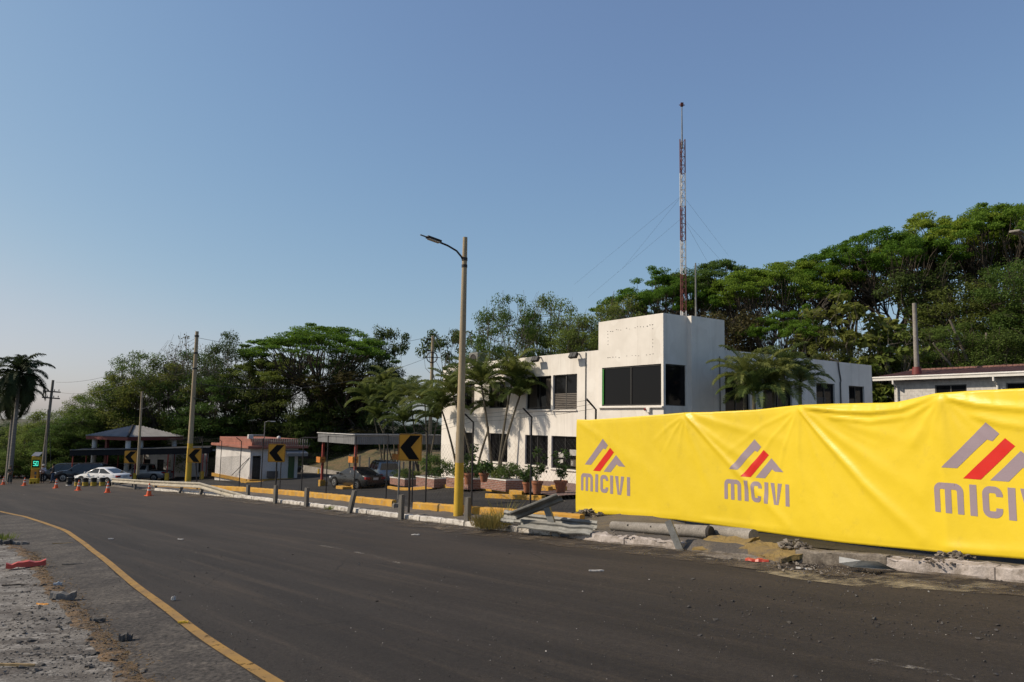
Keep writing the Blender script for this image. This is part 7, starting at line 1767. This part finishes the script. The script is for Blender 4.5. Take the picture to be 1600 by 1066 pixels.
litter(90, 916, (.16, .08, .06), 'pale blue crushed plastic bottle on the edge of the dirt verge', M['plastic_clear'], 'plastic_bottle', 'litter', .3, seed=7)
litter(98, 940, (.42, .24, .14), 'flat grey stone lying on the dirt verge', M['rock'], 'stone', 'stone', .2, seed=8, lift=-.01)
litter(30, 852, (.55, .16, .10), 'grey stone at the left end of the verge edge', M['rock'], 'stone', 'stone', .1, seed=9)
litter(8, 854, (.35, .22, .12), 'dark stone at the far left of the verge edge', M['stone'], 'stone', 'stone', .4, seed=10)
litter(196, 1002, (.18, .13, .08), 'dark lump of asphalt on the verge edge near the bottom', M['stone'], 'stone', 'stone', .4, seed=11)
litter(152, 974, (.22, .10, .05), 'dark flat stone on the litter strip', M['stone'], 'stone', 'stone', .2, seed=12)
litter(66, 952, (.24, .06, .02), 'yellow flat leaf like scrap on the dirt verge', M['trailer_orange'], 'yellow_scrap', 'litter', -.2, seed=13)
litter(286, 975, (.15, .055, .03), 'small yellow plastic piece beside the yellow line', M['trailer'], 'yellow_scrap', 'litter', .2, seed=14)
litter(271, 939, (.08, .07, .06), 'small pale pebble on the yellow line', M['litter_white'], 'pebble', 'stone', .2, seed=15)
litter(24, 920, (.50, .05, .03), 'dark dry stick on the ashy ground', M['bark'], 'stick', 'stick', .25, seed=16)
litter(20, 1053, (.52, .045, .03), 'pale broken stick at the bottom left corner', M['stick'], 'stick', 'stick', .05, seed=17)
litter(118, 883, (.60, .09, .02), 'dark flat strip of rubber on the shoulder', M['rubber'], 'rubber_strip', 'litter', .15, seed=18)
litter(98, 850, (.55, .04, .02), 'thin dry twig on the shoulder asphalt', M['stick'], 'stick', 'stick', .3, seed=19)
litter(173, 843.5, (.15, .06, .03), 'small white scrap on the left lane', M['litter_white'], 'white_scrap', 'litter', .2, seed=20)
litter(282, 844, (.17, .05, .025), 'small white scrap in the middle of the lane', M['litter_white'], 'white_scrap', 'litter', -.1, seed=21)
litter(649, 837, (.22, .07, .025), 'white scrap on the asphalt below the lamp pole', M['litter_white'], 'white_scrap', 'litter', 0, seed=22)
litter(912, 839, (.16, .10, .07), 'dark blue scrap on the broken kerb left of the leaning steel post', M['paint_dark'], 'dark_scrap', 'litter', .3, lift=.12, seed=23)
litter(1220, 888, (.16, .05, .02), 'black rubber scrap on the gutter line', M['rubber'], 'rubber_scrap', 'litter', 0, seed=24)
litter(757, 830, (.34, .16, .12), 'crumpled clear plastic bag at the foot of the dry grass', M['plastic_clear'], 'plastic_bag', 'litter', .2, seed=25, lift=.05)
litter(620, 800, (.40, .16, .16), 'broken kerb lump in the gap of the yellow kerb', M['rock'], 'stone', 'stone', .9, seed=26, lift=.12)
def crumbs(name, label, n, area, smin, smax, m, seed, bank=False, dmax=None, flat=.6):
    r_ = random.Random(seed); mb = MB(); k = 0
    while k < n:
        px, py = area(r_); g = G(px, py); a, d = ad(g.x, g.y); on = d < dV(a)
        if on != bank: continue
        z = bankz(g.x, g.y, a, d) if bank else gz0(g.x, g.y) + .006
        chunk_bm(mb, (g.x, g.y, z), r_.uniform(smin, smax) * (1 + 1.5 * (r_.random() > .93)), r_, flat); k += 1
    o = mb.build(name, m); setp(o, label, 'gravel', None, 'stuff')
crumbs('road_grit', 'dark grit and asphalt crumbs scattered over the road', 900, lambda r: (r.uniform(200, 1600), 1066 - 250 * r.random() ** 1.3), .004, .013, M['stone'], 31)
crumbs('road_grit', 'pale grit and paper crumbs scattered over the road', 220, lambda r: (r.uniform(200, 1600), 1066 - 240 * r.random()), .003, .010, M['litter_white'], 32)
crumbs('road_grit', 'dark grit thrown over the road below the dust patch', 420, lambda r: (r.uniform(1050, 1600), r.uniform(905, 1000)), .006, .02, M['stone'], 33)
crumbs('verge_gravel', 'dark stones and cinders on the dirt verge', 1500, lambda r: (r.uniform(0, 260), r.uniform(850, 1066)), .006, .03, M['stone'], 34, True)
crumbs('verge_gravel', 'pale stones on the dirt verge', 700, lambda r: (r.uniform(0, 260), r.uniform(850, 1066)), .005, .018, M['rock'], 35, True)
crumbs('shoulder_grit', 'grit between the yellow line and the verge', 500, lambda r: (r.uniform(40, 420), r.uniform(840, 1066)), .004, .014, M['stone'], 36)
r_ = random.Random(51); mb = MB()
for i in range(420):
    a = r_.uniform(-13, 9); d = dV(a) - abs(r_.gauss(.02, .14)); X, Y = xy(a, d); chunk_bm(mb, (X, Y, bankz(X, Y, a, d) + .004), r_.uniform(.012, .05) * (1 + (r_.random() > .95)), r_, .55)
o = mb.build('earth_clods', M['dirt']); setp(o, 'brown earth clods crumbling along the edge of the dirt verge', 'earth clods', None, 'stuff')
# straw and dead leaves along the verge edge
r_ = random.Random(44); V = []
for i in range(5200):
    a = r_.uniform(-14, 9); d = dV(a) + r_.gauss(-.10, .13); X, Y = xy(a, d); z = (bankz(X, Y, a, d) if d < dV(a) else gz0(X, Y)) + .012
    th = r_.uniform(0, 6.28); L = r_.uniform(.02, .075); w = L * r_.uniform(.12, .45); dv_ = Vector((math.cos(th), math.sin(th), r_.uniform(-.3, .5))); sv = Vector((-math.sin(th), math.cos(th), r_.uniform(-.4, .4))); p = Vector((X, Y, z))
    V += [p - dv_ * L / 2, p + sv * w / 2, p + dv_ * L / 2, p - sv * w / 2]
o = bpy.data.objects.new('straw_litter', mesh_quads('straw_litter', np.array([tuple(v) for v in V]), len(V) // 4, M['straw'])); COL.objects.link(o); setp(o, 'brown straw and dead leaves along the edge of the dirt verge', 'leaf litter', None, 'stuff')
